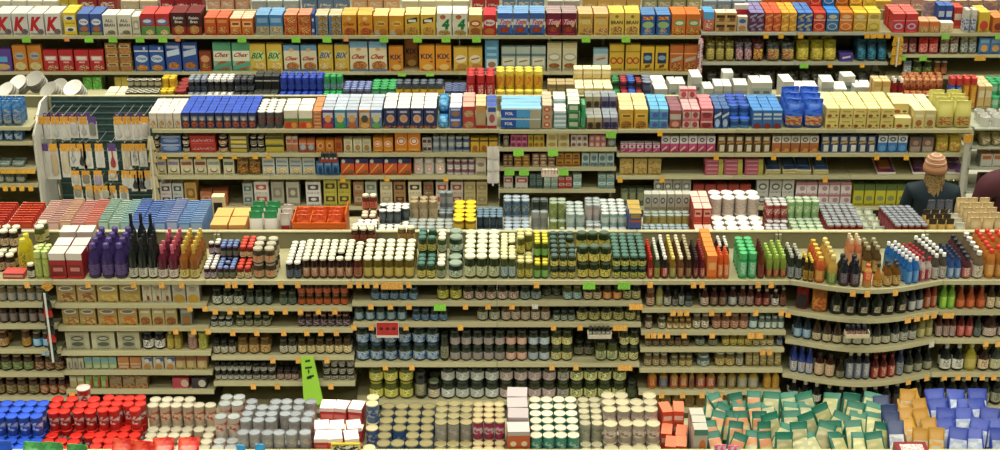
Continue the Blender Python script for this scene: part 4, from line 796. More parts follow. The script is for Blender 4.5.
# left: blue packets beside the side panel
for k, (v, n, hh, c, c2, nm) in enumerate(((127, 4, .27, '3c74b0', 'b0a888', 'tall blue packet'), (142, 4, .13, '3c6cac', 'c0d0dc', 'short blue packet'), (168, 3, .06, '7c8c84', 'a8b0a4', 'grey low packet'), (184, 4, .1, '8c988c', 'c8ccc0', 'pale low packet'))):
    run(shelf('B', v, ('top', 'second', 'third', 'fourth')[k]), -16, 23 + k, n, 3 if k == 0 else 2, 1, bag(hh, .08, (c, '5c90c4' if k < 2 else '6c7c74', 22), (c2, c, 40), name='utensil_packet', cat='packet'), nm + ' by white panel')
tags('B', 153.5, (164.5, 186, 198.5, 220.5, 234.5, 255.5, 268.5), YEL_TAG, 5, 4)
tags('B', 176, (343,), YEL_TAG, 5, 4.5); tags('B', 176, (387, 446), YEL_TAG, 5, 4)
tags('B', 130.3, (611,), GREEN_TAG, 10, 6)
tags('B', 148, (518.5, 553), GREEN_TAG, 10.5, 6.5); tags('B', 167.5, (509.5, 524, 563.5), GREEN_TAG, 10, 6.5)
tags('B', 129.5, (660,), YEL_TAG, 5, 5); tags('B', 153.5, (716, 773.5, 818.5, 876.5, 906), YEL_TAG, 5, 5)
tags('B', 176, (620, 662, 825), YEL_TAG, 5, 5)
tags('B', 168, (3, 8, 13, 18, 23, 28, 33), YEL_TAG, 5, 4); tags('B', 184, (5.5, 13.5, 22, 31), YEL_TAG, 5, 5.5)
# ------------------------------------------------------------------ condiment row: rear half of the top
def envelope(h, col, strip, name='seasoning_packet'):
    def fn(w):
        d = .012
        g = MB().box(-w/2, w/2, -d/2, d/2, 0, h, M(col), M(strip)).mesh(name)
        return Proto(name, g, printed(w, h, -d/2, [('r', -.42, .42, .5, .9, strip), ('o', 0, .28, .3, .16, strip)]), h, .05, 'packet')
    return fn
def packet_tray(u0, u1, col, label, front='d8d4c4'):
    x0, x1 = ux(u0, CK.y + .05, TOP + .1), ux(u1, CK.y + .05, TOP + .1)
    e = link('display_tray', None, loc=((x0+x1)/2, CK.y + .33, TOP)); tag(e, label, 'tray')
    w2 = (x1 - x0) / 2 - .004
    link('tray_floor', MB().box(-w2, w2, -.29, .27, .001, .006, M(front)).mesh('tray_floor'), e)
    link('tray_front', MB().box(-w2, w2, -.295, -.29, .001, .16, M(front)).mesh('tray_front'), e)
    for s in (-1, 1): link('tray_side', MB().box(s*w2 - .002, s*w2 + .002, -.289, .27, .007, .19, M(col)).mesh('tray_side'), e)
for k, (u0, u1, c, c2, nm) in enumerate(((-22, 8, 'c83c2c', 'd8543c', 'scarlet'), (9, 36, 'cc3c28', 'e0603c', 'tomato-red'))):
    packet_tray(u0, u1, 'e0d8d0', 'white tray of red packets, ' + ('cut by the frame' if k == 0 else 'beside the pink packets'))
    run(CK, u0 + 1.5, u1 - 1.5, 2, 9, 1, envelope(.215, c, c2), nm + ' seasoning packet', inset=.05, step=.055, jit=.5)
for k, (u0, u1, c, c2, nm) in enumerate(((37, 49, 'd8a898', 'ecc8bc', 'blush'), (49, 61, 'c8988c', 'e4c0b4', 'dusty rose'), (61, 73, 'd0a088', 'e8c8a8', 'peach'), (73, 86, 'd08c80', 'e4b0a4', 'salmon'), (86, 99, 'd87c6c', 'ec9c8c', 'coral-pink'),
        (99, 110, '98b8a4', 'b8d0c0', 'sage'), (110, 121, 'a0bcac', 'c4d8c8', 'mint'), (121, 131, '90b4b0', 'b4d0cc', 'aqua'), (131, 143, '5878c0', '8ca8dc', 'cornflower'), (143, 155, '4c70b8', '94b0e0', 'blue'), (155, 167, '6484c4', '9cb4dc', 'powder-blue'), (167, 179, '7c90c0', 'b4bcdc', 'lavender-blue'), (179, 191, '6c94cc', 'a0bcdc', 'sky-blue'), (191, 204, '7498c8', 'a8c0dc', 'ice-blue'))):
    run(CK, u0, u1, 1, 11, 1, envelope(.20 + .008 * (k % 3), c, c2), nm + ' seasoning packet in file', inset=.045, step=.05, jit=.4, tilt=-.12, fill=.93)
run(CK, 211, 247, 2, 3, 1, box(.2, .19, 'd89c54', [('r', -.3, .3, .3, .7, 'e8c890')], 'eab468', 'noodle_case'), 'orange cardboard noodle case')
run(CK, 213, 226, 1, 1, 1, box(.25, .09, 'e0d0a0', panel('2c2c24'), 'ecdca8', 'noodle_case'), 'small cream box behind orange cases', dy=.53)
gb = lambda c: bag(.21, .1, c, ('a02428', 'd0c0b0', 24), name='rice_bag', lo=.12, hi=.45)
run(CK, 249.5, 279, 2, 3, 1, bag(.31, .11, 'dcd4c8', ('b02c30', 'c04840', 20), crimpc='3c8c58', name='rice_bag', lo=.25, hi=.45), 'white rice bag with red disc')
run(CK, 281, 292, 1, 3, 1, bag(.29, .1, 'c8bcb0', '982428', name='rice_bag', lo=.25, hi=.66), 'grey-white rice bag with maroon disc')
# orange open bin with orange pouches
xb0, xb1 = ux(293, CK.y + .05, TOP + .1), ux(346, CK.y + .05, TOP + .1)
eb = link('display_bin', None, loc=((xb0 + xb1)/2, CK.y + .2, TOP)); tag(eb, 'open orange display bin with three compartments', 'bin')
wb = (xb1 - xb0) / 2; OB = M('d8641c', .4)
link('bin_front', MB().box(-wb, wb, -.17, -.16, .001, .22, OB).mesh('bin_front'), eb)
link('bin_back', MB().box(-wb, wb, .16, .17, .001, .24, OB).mesh('bin_back'), eb)
link('bin_floor', MB().box(-wb, wb, -.159, .159, .001, .008, OB).mesh('bin_floor'), eb)
for k in range(4): link('bin_divider', MB().box(-wb + 2*wb*k/3 - .004, -wb + 2*wb*k/3 + .004, -.159, .159, .009, .23 + .07 * (k == 3), OB).mesh('bin_divider'), eb)
S_bin = Surf(CK.y + .05, TOP + .012, 'in orange display bin', .33)
run(S_bin, 295, 343, 3, 3, 1, bag(.25, .08, ('e06c38', 'd04c24', 24), ('e8905c', 'c8481c', 40), name='pasta_pouch', rough=.45), 'orange crumpled pouch', jit=2, fill=.85)
run(CK, 361, 377, 2, 3, (1, 1, 2), jar(.14, 'e8dcbc', '98402c', 'b86048', name='sauce_jar'), 'cream-lidded red jar', dy=.34)
run(CK, 378, 408, 4, 6, (1, 1, 1, 2, 2, 2), can(.125, 'e8e6de', '343c40', '505c60', 'olive_can', plastic=True), 'white-lidded dark can', gap=.06)
run(CK, 356, 377, 3, 4, 1, can(.155, 'e8e6de', '3c4448', '586468', 'olive_can', plastic=True), 'white-lidded slate can')
run(CK, 410, 438, 3, 2, 1, bottle(.27, 'a08c68', 'b8a484', 'c0b090', '988464', 'spice', 'grated_cheese_canister', .1, .7), 'tall beige cylinder', dy=.36)
run(CK, 408, 453, 5, 4, (1, 1, 1, 1), can(.135, 'b4bcb8', 'b89c58', 'd0c8a8', 'tuna_can'), 'silver-lidded tan can')
run(CK, 439, 453, 2, 3, (1, 1, 2), can(.15, '9ca8ac', '707880', 'a0a4a0', 'soup_can'), 'grey-lidded slate can', dy=.38)
run(CK, 453.5, 476, 2, 5, (2, 2, 2, 2, 2), can(.12, 'e8c828', '8c6420', 'd0ac30', 'cheese_tub', plastic=True), 'bright yellow-lidded tub')
run(CK, 476.5, 503, 4, 6, (1, 1, 2, 2, 2), can(.115, '6c8494', '303c44', '44525c', 'soup_can', plastic=True), 'blue-grey lidded can')
run(CK, 503.5, 530, 3, 6, (1, 1, 1, 1, 2, 2), can(.15, 'b8c4cc', '4c6884', ('a0a48c', '44607c', 40), 'soup_can'), 'steel-lidded blue can', gap=.03)
run(CK, 531, 548, 2, 1, 1, can(.2, 'a8b0b0', 'a4a4a0', '888c8c', 'soup_can'), 'big grey can', dy=.28)
run(CK, 531, 548, 2, 1, 1, can(.25, '74807c', '384440', '506058', 'soup_can'), 'big dark grey can', dy=.45)
run(CK, 549, 566, 2, 3, (1, 2, 2), can(.145, 'b0bca4', '8c9c50', ('b8bc8c', '809444', 40), 'soup_can'), 'olive-green can', dy=.2)
run(CK, 566.5, 585, 2, 6, (1, 1, 2, 2, 2, 2), can(.115, 'c4ccc8', '9cb4ac', 'bcc8c0', 'soup_can'), 'white-teal soup can')
run(CK, 585.5, 601, 2, 1, 1, can(.15, 'b8bcbc', 'a82c2c', ('a82c2c', 'd8c0b8', 40), 'soup_can'), 'red soup can pair')
run(CK, 585.5, 601, 2, 5, (1, 1, 2, 2), can(.14, 'b8c0c0', 'a8a49c', 'c0b0a8', 'soup_can'), 'grey-white soup can', dy=.12)
run(CK, 601.5, 627, 3, 7, (1, 1, 2, 2, 2, 2), can(.12, 'dce0dc', '8cb0ac', 'd0d4c8', 'soup_can'), 'white-lidded pale can')
run(CK, 559, 565, 1, 1, 1, jar(.16, 'a8b0ac', '8c8470', 'b8ae90', name='soup_jar'), 'lone jar on bare rear shelf')
run(CK, 628, 641, 1, 3, (2, 2, 2), box(.155, .1, '4c60a0', [('r', -.5, .5, .45, .6, 'b86048'), ('r', -.4, .4, .7, .95, 'b09850')], 'b09448', 'soup_box'), 'blue and yellow soup box')
run(CK, 643, 688.5, 6, 2, 2, box(.155, .09, 'c8c0ac', [('o', 0, .6, .34, .2, '50585c'), ('o', 0, .6, .2, .1, 'c8c4b4'), ('r', -.4, .4, .08, .2, 'a89870')], 'b4b4a4', 'broth_box'), 'white broth box with grey oval', dy=.45)
run(CK, 643, 689, 6, 2, 1, can(.18, 'a8b4a8', 'b09c50', ('c8bc78', 'a8944c', 40), 'broth_can'), 'tall yellow broth can', dy=.25)
run(CK, 643, 689, 7, 3, (1, 1, 1), can(.14, 'a8b8bc', '98a098', ('b8a45c', 'a0a8a0', 40), 'broth_can'), 'blue-grey lidded broth can')
run(CK, 694, 712, 2, 4, (1, 2, 2, 2), box(.15, .13, 'b83c2c', [('r', -.42, .42, .46, .9, 'e8a898'), ('r', -.3, .3, .6, .74, '8c2c24')], 'ecc0b0', 'cracker_carton'), 'red-pink cracker carton')
run(CK, 713, 764, 4, 5, (1, 1, 1, 2, 2), can(.155, 'f0ece4', 'b8a898', ('b8aca0', 'a49484', 40), 'soup_tub', plastic=True), 'wide white-lidded tub')
run(CK, 764.5, 787, 3, 2, 1, can(.16, 'c8ccd0', 'c04438', ('e0c8b8', 'b83c34', 40), 'chili_can'), 'red and white chili can')
run(CK, 765.5, 787, 3, 4, (1, 2, 2, 2), can(.14, 'd8d8d4', 'a03430', ('dcccc0', 'a83c34', 40), 'chili_can'), 'white-capped red chili can', dy=.2)
run(CK, 791, 824, 4, 6, (1, 1, 1, 1, 2, 2), can(.15, 'c0d0b4', '88b070', ('d0d8b8', '90b878', 40), 'pea_can'), 'green and white vegetable can', gap=.04)
run(CK, 825.5, 862, 5, 8, 1, can(.2, 'a4a8ac', '8c2830', 'b0484c', 'bean_can'), 'steel-lidded dark red can')
run(CK, 862.5, 884, 2, 4, 1, bag(.16, .13, ('98a088', 'b8bca4', 20), ('c8c8b0', '90987c', 40), name='bean_bag'), 'pale grey-green bean bag', jit=3)
run(CK, 893, 926, 5, 8, 1, can(.2, 'a0a4ac', '802c34', 'a0545c', 'bean_can'), 'steel-lidded maroon can', skew=-.12)
run(CK, 927, 953, 3, 3, (1,), bag(.24, .1, 'c09c50', ('d0b468', 'b08c40', 24), crimpc='3c3424', name='coffee_bag', rough=.5), 'gold bag with dark fold')
run(CK, 926, 952, 3, 1, 1, bag(.22, .1, '4c5058', ('a8a8a4', '3c4044', 24), name='coffee_bag', lo=.4), 'grey bag with dark fold', dy=.48)
run(CK, 953.5, 965, 1, 3, 1, bag(.2, .1, 'b8b4a0', ('d0ccb8', '5c6468', 24), name='coffee_bag', rough=.5), 'silver-grey bag')
run(CK, 968, 1004, 3, 5, (1,), bag(.25, .11, 'c0a878', ('ccb88c', 'b49c6c', 24), name='kraft_bag', rough=.6, sy=1), 'kraft-brown paper bag')
# ------------------------------------------------------------------ condiment row: front half of the top
CRM = 'e9e2c4'
run(CT, -14, 16, 3, 4, (1, 1, 2, 2), jar(.15, CRM, '3c2c20', 'a89878', '6a4030', name='jam_jar'), 'cream-lidded dark jam jar', dy=.14)
run(CT, 18.5, 31, 1, 2, 1, bottle(.30, 'c8c040', 'c0ac20', 'd0c038', '6c7c20', 'squeeze', 'oil_jug', .1, .6), 'yellow oil jug', dy=.12)
run(CT, 3, 26, 1, 1, 1, box(.05, .12, 'b83028', [('r', -.46, .46, .3, .7, 'e0b0a0')], 'c85048', 'candy_tray_box'), 'low red box at shelf edge')
run(CT, 27, 35.5, 1, 1, 1, jar(.13, 'dcd4bc', '241c18', 'c8c0a8', name='jam_jar'), 'single black jam jar')
run(CT, 34, 45, 1, 3, (1, 2, 2), jar(.15, CRM, '6c7430', 'a8a468', name='jam_jar'), 'cream-lidded green jam jar', dy=.3)
run(CT, 36, 51, 2, 3, 1, bottle(.25, 'b8c878', '90a040', 'b0b868', '7c8c34', 'spice', 'juice_bottle', .1, .7), 'yellow-green juice bottle')
rc = lambda: box(.235, .16, 'a02024', [('r', -.42, .42, .1, .55, '7c1418'), ('r', -.5, .5, .74, 1, 'd8d0c4'), ('r', -.3, .3, .3, .45, 'c87c74')], 'dcd6ca', 'juice_carton_pack')
run(CT, 51, 85.5, 2, 2, (1, 1), rc(), 'red juice pack with white top')
run(CT, 62, 96, 2, 1, 1, box(.24, .15, 'c8bcb0', [('r', -.42, .42, .1, .5, '902428')], 'e0dad0', 'juice_carton_pack'), 'white-topped red case at rear', dy=.44)
run(CT, 88, 128, 3, 4, 1, bottle(.31, '4c3c78', '3a2c5c', '5c4880', '382858', 'juice', 'grape_juice_bottle', .12, .42), 'purple grape juice bottle')
run(CT, 129, 158, 3, 3, 1, bottle(.36, '1c2024', '1e2420', 'd8d4c4', None, 'wine', 'sparkling_cider_bottle', .05, .27, neck='20242a'), 'black-green cider bottle')
run(CT, 129, 158, 3, 1, 1, bottle(.38, '20242c', '1c2228', 'b8b4a8', None, 'wine', 'sparkling_cider_bottle', .06, .22), 'tall black cider bottle at rear', dy=.48)
run(CT, 158.5, 179, 2, 5, 1, bottle(.30, 'c06070', '5c2030', 'dcd0c4', None, 'wine', 'sparkling_juice_bottle', .05, .28, neck='b04c60'), 'pink-topped juice bottle')
run(CT, 179.5, 200, 2, 5, 1, bottle(.30, 'c8a848', '8c5424', 'd8c878', None, 'wine', 'sparkling_juice_bottle', .05, .28, neck='b8943c'), 'gold-topped juice bottle')
run(CT, 204, 217, 2, 7, (1, 1, 1, 1, 1, 2, 2), jar(.105, 'd8d4cc', '4c2428', 'a898a0', name='jelly_jar'), 'white-lidded jelly jar')
run(CT, 217.5, 236, 3, 7, (1, 1, 1, 1, 2, 2), jar(.105, '6c80b0', '4c2c34', ('8c4c54', '4c8858', 40), name='jelly_jar'), 'blue-lidded jelly jar')
run(CT, 237, 252, 2, 7, (1, 1, 1, 2, 2), jar(.105, 'd04838', '9c3428', 'c8b488', name='jelly_jar'), 'red-lidded jelly jar')
run(CT, 253, 277, 2, 3, (2, 2, 2), jar(.135, 'b8b098', '5c4c34', 'a08c68', 'c05c40', name='salsa_jar'), 'brown salsa jar with grey lid')
run(CT, 286, 302, 2, 7, 1, jar(.15, 'eae4d0', '2c2824', '586070', name='caper_jar'), 'white-lidded black caper jar')
run(CT, 302.5, 353, 6, 6, 1, jar(.185, CRM, '38201a', '8c5c44', 'c8b898', name='olive_jar', rl=.9), 'cream-lidded dark olive jar')
run(CT, 353.5, 362.5, 1, 5, 1, jar(.185, CRM, '6c2c20', 'a06448', name='olive_jar', rl=.9), 'cream-lidded red olive jar')
run(CT, 363, 415, 5, 5, 1, jar(.185, CRM, '807028', 'a08c40', 'c0b070', name='pepper_jar', rl=.9), 'cream-lidded amber pepper jar')
run(CT, 352, 376, 3, 2, 2, jar(.13, CRM, '50241a', '8c4c34', name='olive_jar', rl=.9), 'cream-lidded maroon jar at rear', dy=.46)
run(CT, 398, 416, 2, 2, 2, jar(.13, 'e4d8b8', '8c6430', 'b08c54', name='pepper_jar', rl=.9), 'cream-lidded tan jar at rear', dy=.48)
run(CT, 417, 436, 2, 6, (1, 1, 1, 2, 2), jar(.135, '4c7468', '3c5030', 'b0a858', '7c6c2c', name='relish_jar'), 'teal-lidded relish jar')
run(CT, 437, 446, 1, 6, (1, 1, 1, 2, 2, 2), jar(.135, CRM, '4c6438', '98a080', name='pickle_jar', rl=.92), 'cream-lidded slim pickle jar')
run(CT, 448, 463, 1, 4, (1, 1, 2, 2), jar(.13, '8c9c88', '2c4430', 'a8b09c', '5c7c68', name='pickle_jar', rl=.92), 'grey-lidded green pickle jar')
run(CT, 464, 500, 3, 7, 1, jar(.2, 'e4e0bc', '3a4a28', 'b0b48c', '848c74', name='pickle_jar', rl=.96), 'white-lidded tall pickle jar')
run(CT, 500.5, 516, 2, 8, 1, jar(.2, 'e6dfa8', '58682c', '90a0a0', '748888', name='pickle_jar', rl=.96), 'yellowish-lidded pickle jar')
run(CT, 516.5, 533, 2, 5, (1, 1, 2, 2, 2), jar(.16, 'd4cc88', '7c7c30', 'a89c48', '6c6c2c', name='pepper_jar', rl=.92), 'olive-lidded green pepper jar')
run(CT, 533.5, 549, 2, 6, (1, 1, 2, 2, 2), jar(.14, 'dccc40', '5c6824', '5c8c48', '8ca860', name='pepper_jar', rl=.8), 'yellow-lidded pepper jar')
run(CT, 550, 576, 3, 6, 2, jar(.105, '4a6058', '34441e', 'b0a458', '7c7c38', name='pickle_jar', rl=.9), 'dark-lidded pickle jar with yellow label', step=.095)
run(CT, 577, 611, 3, 4, (2, 1, 1, 2), jar(.145, '506450', '32421c', 'c0b058', '5c6c30', name='pickle_jar', rl=.9), 'large pickle jar with yellow label')
run(CT, 612, 646, 4, 7, (2, 2, 2, 2, 2), jar(.105, '4c7064', '283a24', 'a8a454', '5c6434', name='gherkin_jar', rl=.92), 'teal-lidded gherkin jar')
def sb(c, b, l=None, l2=None, h=.2, sh='sauce', nm='hot_sauce_bottle'): return bottle(h, c, b, l, l2, sh, nm, .08, .5)
run(CT, 647, 653, 1, 8, 1, sb('c82c28', '7c1c1c', 'b83430', 'd8b090'), 'red-capped hot-sauce bottle')
run(CT, 653.5, 660, 1, 8, 1, sb('d8dccc', '3c5030', 'a08c3c', '6c7c38'), 'white-capped green sauce bottle')
run(CT, 660.5, 668, 1, 8, 1, sb('e4e0d8', '241c1c', 'a03030', 'd8c8b8'), 'white-capped black sauce bottle')
run(CT, 668.5, 676, 1, 8, 1, sb('dccc70', '7c5c24', '8c8c48', 'c8b878'), 'yellow-capped sauce bottle')
run(CT, 676.5, 684, 1, 8, 1, sb('e8dcb4', '5c3c28', '8c5038', 'b89c68'), 'cream-capped brown sauce bottle')
run(CT, 684.5, 692, 1, 8, 1, sb('b8ac88', '3c2818', '6c4a30', 'a88858'), 'khaki-capped sauce bottle')
run(CT, 692.5, 698.5, 1, 8, 1, sb('30302c', '34181c', '6c2c2c', 'a87c6c'), 'black-capped sauce bottle')
run(CT, 699, 705, 1, 8, 1, sb('8c3034', '5c1c20', 'a04440', 'd0a890'), 'maroon-capped sauce bottle')
run(CT, 705.5, 716, 1, 6, 1, box(.215, .09, 'e07430', [('r', -.36, .36, .4, .7, 'e8a868')], 'ec8838', 'sauce_carton'), 'orange sauce carton')
run(CT, 716.5, 729, 2, 4, 1, bottle(.22, 'd85c30', 'c85424', 'd87840', 'e8b890', 'squeeze', 'sauce_bottle', .1, .6), 'orange squeeze bottle')
run(CT, 716, 729, 2, 4, 1, bottle(.17, 'e0ddd4', '302824', 'b09c88', None, 'sauce', 'sauce_bottle', .1, .5), 'white-capped dark bottle behind orange', dy=.32)
run(CT, 738, 756, 2, 5, 1, bottle(.235, '4cb06c', '2c9c54', '60b880', 'c8d8c8', 'spice', 'lime_juice_bottle', .1, .65), 'green lime-juice bottle')
run(CT, 757, 764, 1, 5, 1, sb('5c2824', '5c2818', '8c4430', None, .26, 'wine'), 'tall brown sauce bottle')
run(CT, 765, 786, 3, 6, 1, bottle(.215, '9cbc54', '7c8c3c', '8c3c2c', 'c8a060', 'squeeze', 'taco_sauce_bottle', .08, .4), 'lime-capped taco sauce bottle')
run(CT, 787, 801, 2, 5, 1, sb('b8b8a8', '2c3028', '9ca0a0', '4c5458', .22), 'silver-capped dark bottle')
run(CT, 801.5, 812, 2, 4, 1, sb('e0cc48', '382c18', 'b08c34', '5c4c2c', .2), 'yellow-capped dark bottle')
run(CT, 812.5, 823, 1, 5, 1, bottle(.23, 'e0b048', 'b8542c', 'c88038', 'd8b060', 'squeeze', 'sauce_bottle', .1, .5), 'orange-red squeeze bottle')
run(CT, 823.5, 834, 1, 5, 1, bottle(.26, 'd8c070', 'b89448', '5c8c44', 'c8b468', 'sauce', 'sauce_bottle', .04, .4), 'tan bottle with green label')
run(CT, 834.5, 856, 2, 2, 1, bottle(.24, '242830', '1e2228', '50343c', '788090', 'sauce', 'steak_sauce_bottle', .08, .5), 'navy-black steak-sauce bottle', gap=0)
run(CT, 842, 856, 2, 3, 1, bottle(.3, 'd8c8a0', 'c88058', 'd89468', 'e0b890', 'squeeze', 'sauce_bottle', .1, .6), 'peach-coloured squeeze bottle', dy=.3)
run(CT, 857.5, 867, 1, 1, 1, bottle(.2, 'dc683c', 'c8904c', 'd85438', 'e8b070', 'squeeze', 'barbecue_bottle', .3, .7), 'single bottle with red label')
run(CT, 868, 878, 1, 1, 1, bottle(.21, '34302c', 'a06c2c', 'c8a048', '5c3c1c', 'round', 'barbecue_bottle', .08, .3), 'single amber bottle with black cap')
run(CT, 857, 876, 2, 3, 1, bottle(.25, '98906c', '5c4828', 'b8a05c', '7c6434', 'sauce', 'barbecue_bottle', .1, .5), 'bronze barbecue bottle behind', dy=.26)
run(CT, 878.5, 896, 2, 2, 1, bottle(.2, '38342c', '70481c', 'c8a868', '7c5024', 'sauce', 'barbecue_bottle', .1, .5), 'brown barbecue bottle with black cap')
run(CT, 901, 915.5, 2, 7, 1, bottle(.235, 'eceae4', '2c68a8', '4c88c8', '88b4dc', 'sauce', 'ranch_bottle', .06, .5), 'blue bottle with white cap', skew=-.28)
run(CT, 916, 929, 2, 7, 1, bottle(.215, 'a82430', 'c0b0a8', 'b04c54', 'dcd0c8', 'sauce', 'ranch_bottle', .06, .5), 'white bottle with red cap', skew=-.28)
run(CT, 930, 946, 2, 7, 1, bottle(.23, 'e6e4dc', '504840', 'c8c4bc', '7c7870', 'sauce', 'ranch_bottle', .06, .5), 'dark bottle with white cap', skew=-.2)
run(CT, 947, 960, 2, 6, 1, bottle(.2, '30384c', '34548c', '7ca0c8', 'c8d0d8', 'sauce', 'dressing_bottle', .06, .5), 'blue bottle with navy cap', skew=-.1)
run(CT, 960.5, 971, 1, 6, 1, bottle(.2, '2c3038', '4c2c30', 'b05c58', 'd8c8c0', 'sauce', 'dressing_bottle', .06, .5), 'red-labelled bottle with black cap')
run(CT, 971.5, 983, 1, 5, 1, bottle(.24, 'e4e0d4', '6c5c48', 'd0c8b4', '8c8068', 'sauce', 'dressing_bottle', .06, .5), 'grey bottle with white cap')
run(CT, 984, 1014, 3, 6, 1, bottle(.26, 'cc3c28', 'b07030', 'c88c40', 'd8b070', 'squeeze', 'honey_bottle', .1, .5), 'amber bottle with red cap')
# ------------------------------------------------------------------ condiment row: lower shelves
def jj(h, lid, body, lab, lab2=None, name='jar', **k): return jar(h, lid, body, lab, lab2, name, **k)
def low(v, n, curve=None): return shelf('C', v, n, curve)
s = low(303.5, 'second')
run(s, -12, 46, 6, 2, 1, jj(.145, 'a8a890', '9c8c60', ('88a8bc', 'b0a070', 40), 'c08c48', 'gravy_jar'), 'pale blue-labelled gravy jar')
s = low(325, 'third')
run(s, -10, 48, 6, 2, 1, jj(.165, 'a88858', '4c2a1a', '6c6460', '8c7c74', 'gravy_jar'), 'brown gravy jar with grey label')
s = low(349.5, 'fourth')
run(s, -12, 9, 2, 2, 1, jj(.16, 'a88450', '5c3820', 'b08c58', None, 'pasta_sauce_jar'), 'tan-lidded brown sauce jar')
run(s, 22, 32, 1, 2, 1, jj(.17, '8c6c3c', '6c441c', 'b08438', None, 'pasta_sauce_jar'), 'amber sauce jar beside blue pair')
run(s, 32.5, 52, 2, 2, 1, jj(.15, '8c8c7c', '54402c', '70a8d0', 'a8c8dc', 'pasta_sauce_jar'), 'sauce jar with sky-blue label')
s = low(373, 'fifth')
run(s, -10, 34.5, 4, 2, 1, jj(.155, '8c7c58', '4c2c18', ('a89c68', '50804c', 30), None, 'pasta_sauce_jar'), 'green-labelled pasta sauce jar')
run(s, 35, 67, 3, 2, 1, jj(.155, '8c7c58', '4c2418', ('b0a078', '7c4430', 30), None, 'pasta_sauce_jar'), 'tan-labelled pasta sauce jar')
s = low(397, 'bottom')
run(s, -6, 40, 4, 2, 1, jj(.17, '84684c', '4a2a18', ('a88c60', '5c5c38', 30), None, 'pasta_sauce_jar'), 'dark tan pasta sauce jar')
run(s, 40.5, 70, 3, 2, 1, jj(.17, '84684c', '54201a', ('a83c2c', 'b09c70', 30), None, 'pasta_sauce_jar'), 'red-labelled pasta sauce jar')
s = low(304, 'second')
ov = lambda p: [('o', 0, .8, .4, .14, 'e8e4d4'), ('o', 0, .8, .3, .08, '7c7460'), ('o', .1, .3, .4, .25, p)]
run(s, 56, 97.5, 2, 2, 1, box(.165, .12, 'b89c60', ov(('8c5830', 'c8a868', 26)), 'c8b078', 'side_dish_box'), 'brown side-dish box with oval')
run(s, 98, 142, 2, 2, 1, box(.165, .12, 'b8a058', ov(('b89848', 'c8b068', 26)), 'c8b078', 'side_dish_box'), 'yellow side-dish box with oval')
run(s, 143, 172.5, 3, 2, 1, box(.165, .12, 'c8c0a4', [('r', -.3, .3, .72, .9, 'a09478'), ('o', .1, .26, .16, .15, '803c24'), ('d', -.1, .12, .34, .7, .06, '8c6c4c')], 'd0c8ac', 'seasoning_box'), 'white box with red spoon')
run(s, 173, 200.5, 2, 2, 1, box(.165, .12, 'c8c4b0', [('o', 0, .22, .46, .24, 'c09838'), ('o', 0, .74, .3, .12, 'a8a08c')], 'd0ccb8', 'side_dish_box'), 'white box with golden bowl')
s = low(327, 'third')
run(s, 63, 98, 2, 2, 1, box(.165, .12, 'b09858', ov(('9c6c38', 'd0b070', 30)), 'c0a868', 'side_dish_box'), 'tan potato box with oval')
run(s, 98.5, 139.5, 2, 2, 1, box(.165, .12, 'c0a060', ov(('c0702c', 'd0a050', 26)), 'c8ac6c', 'side_dish_box'), 'orange potato box with oval')
run(s, 140, 178.5, 3, 2, 1, box(.165, .12, 'c0b078', [('r', -.36, .36, .72, .86, 'e0d8bc'), ('o', 0, .28, .42, .22, ('a8682c', '7c4c24', 40))], 'c8b884', 'side_dish_box'), 'beige box with cookie picture')
run(s, 181, 193, 1, 2, 1, box(.17, .12, '8c8c78', [('o', 0, .3, .4, .24, '9c6c34'), ('r', -.4, .4, .7, .9, 'b8b4a0')], '9c9c88', 'seasoning_box'), 'grey box with gold bowl')
s = low(351.5, 'fourth')
for k, (u0, u1) in enumerate(((66, 91.5), (92.5, 117.5), (118, 142))):
    run(s, u0, u1, 1, 2, 1, box(.17, .14, 'c0bc9c', [('r', -.3, .3, .1, .85, 'a8a48c'), ('o', 0, .66, .26, .14, '44503c'), ('o', 0, .66, .2, .07, 'b8b8a0'), ('o', 0, .34, .26, .12, '4c5844')], 'ccc8ac', 'dispenser_box'), ('first', 'second', 'third')[k] + ' pale box with green ovals')
run(s, 142.5, 166, 2, 2, 1, jj(.165, '2c3440', '20201e', 'd0ccc4', '4c4c58', 'mayonnaise_jar'), 'black-lidded white-label jar')
run(s, 167, 182, 2, 2, 1, bottle(.17, 'b8a048', 'a8943c', 'c0ac50', '7c7830', 'squeeze', 'dressing_bottle', .1, .6), 'mustard-coloured bottle')
run(s, 188, 197.5, 1, 2, 1, bottle(.16, 'b0a078', '9c7c6c', 'b88c84', None, 'spice', 'dressing_bottle', .1, .6), 'dusty pink bottle')
run(s, 198.5, 208, 1, 2, 1, bottle(.16, 'b0ac40', 'b0b048', 'c0c058', None, 'spice', 'dressing_bottle', .1, .6), 'yellow-green small bottle')
s = low(371, 'fifth')
run(s, 68, 85, 3, 2, 1, box(.11, .1, 'c0bca4', [('o', 0, .4, .2, .3, '84786c')], 'ccc8b0', 'gelatin_box'), 'small white gelatin box')
run(s, 85.5, 118, 4, 2, 1, box(.12, .1, '98b088', [('r', -.5, .5, .62, .86, '70a4bc'), ('r', -.4, .4, .1, .4, 'b8c498')], 'a0b498', 'gelatin_box'), 'mint gelatin box with blue band')
run(s, 118.5, 142, 2, 2, 1, box(.12, .1, 'c8844c', [('r', -.5, .5, .4, .52, 'd8c4a0'), ('r', -.4, .4, .1, .3, 'd0a888')], 'c8885c', 'gelatin_box'), 'orange gelatin box')
run(s, 142.5, 176, 3, 2, 1, box(.12, .1, 'c4bca4', [('r', -.2, .5, .66, .95, '3c5498'), ('o', 0, .7, .22, .16, 'e0dcd4'), ('o', 0, .24, .36, .2, 'b88444')], 'c8c4b4', 'pudding_box'), 'white pudding box with blue corner')
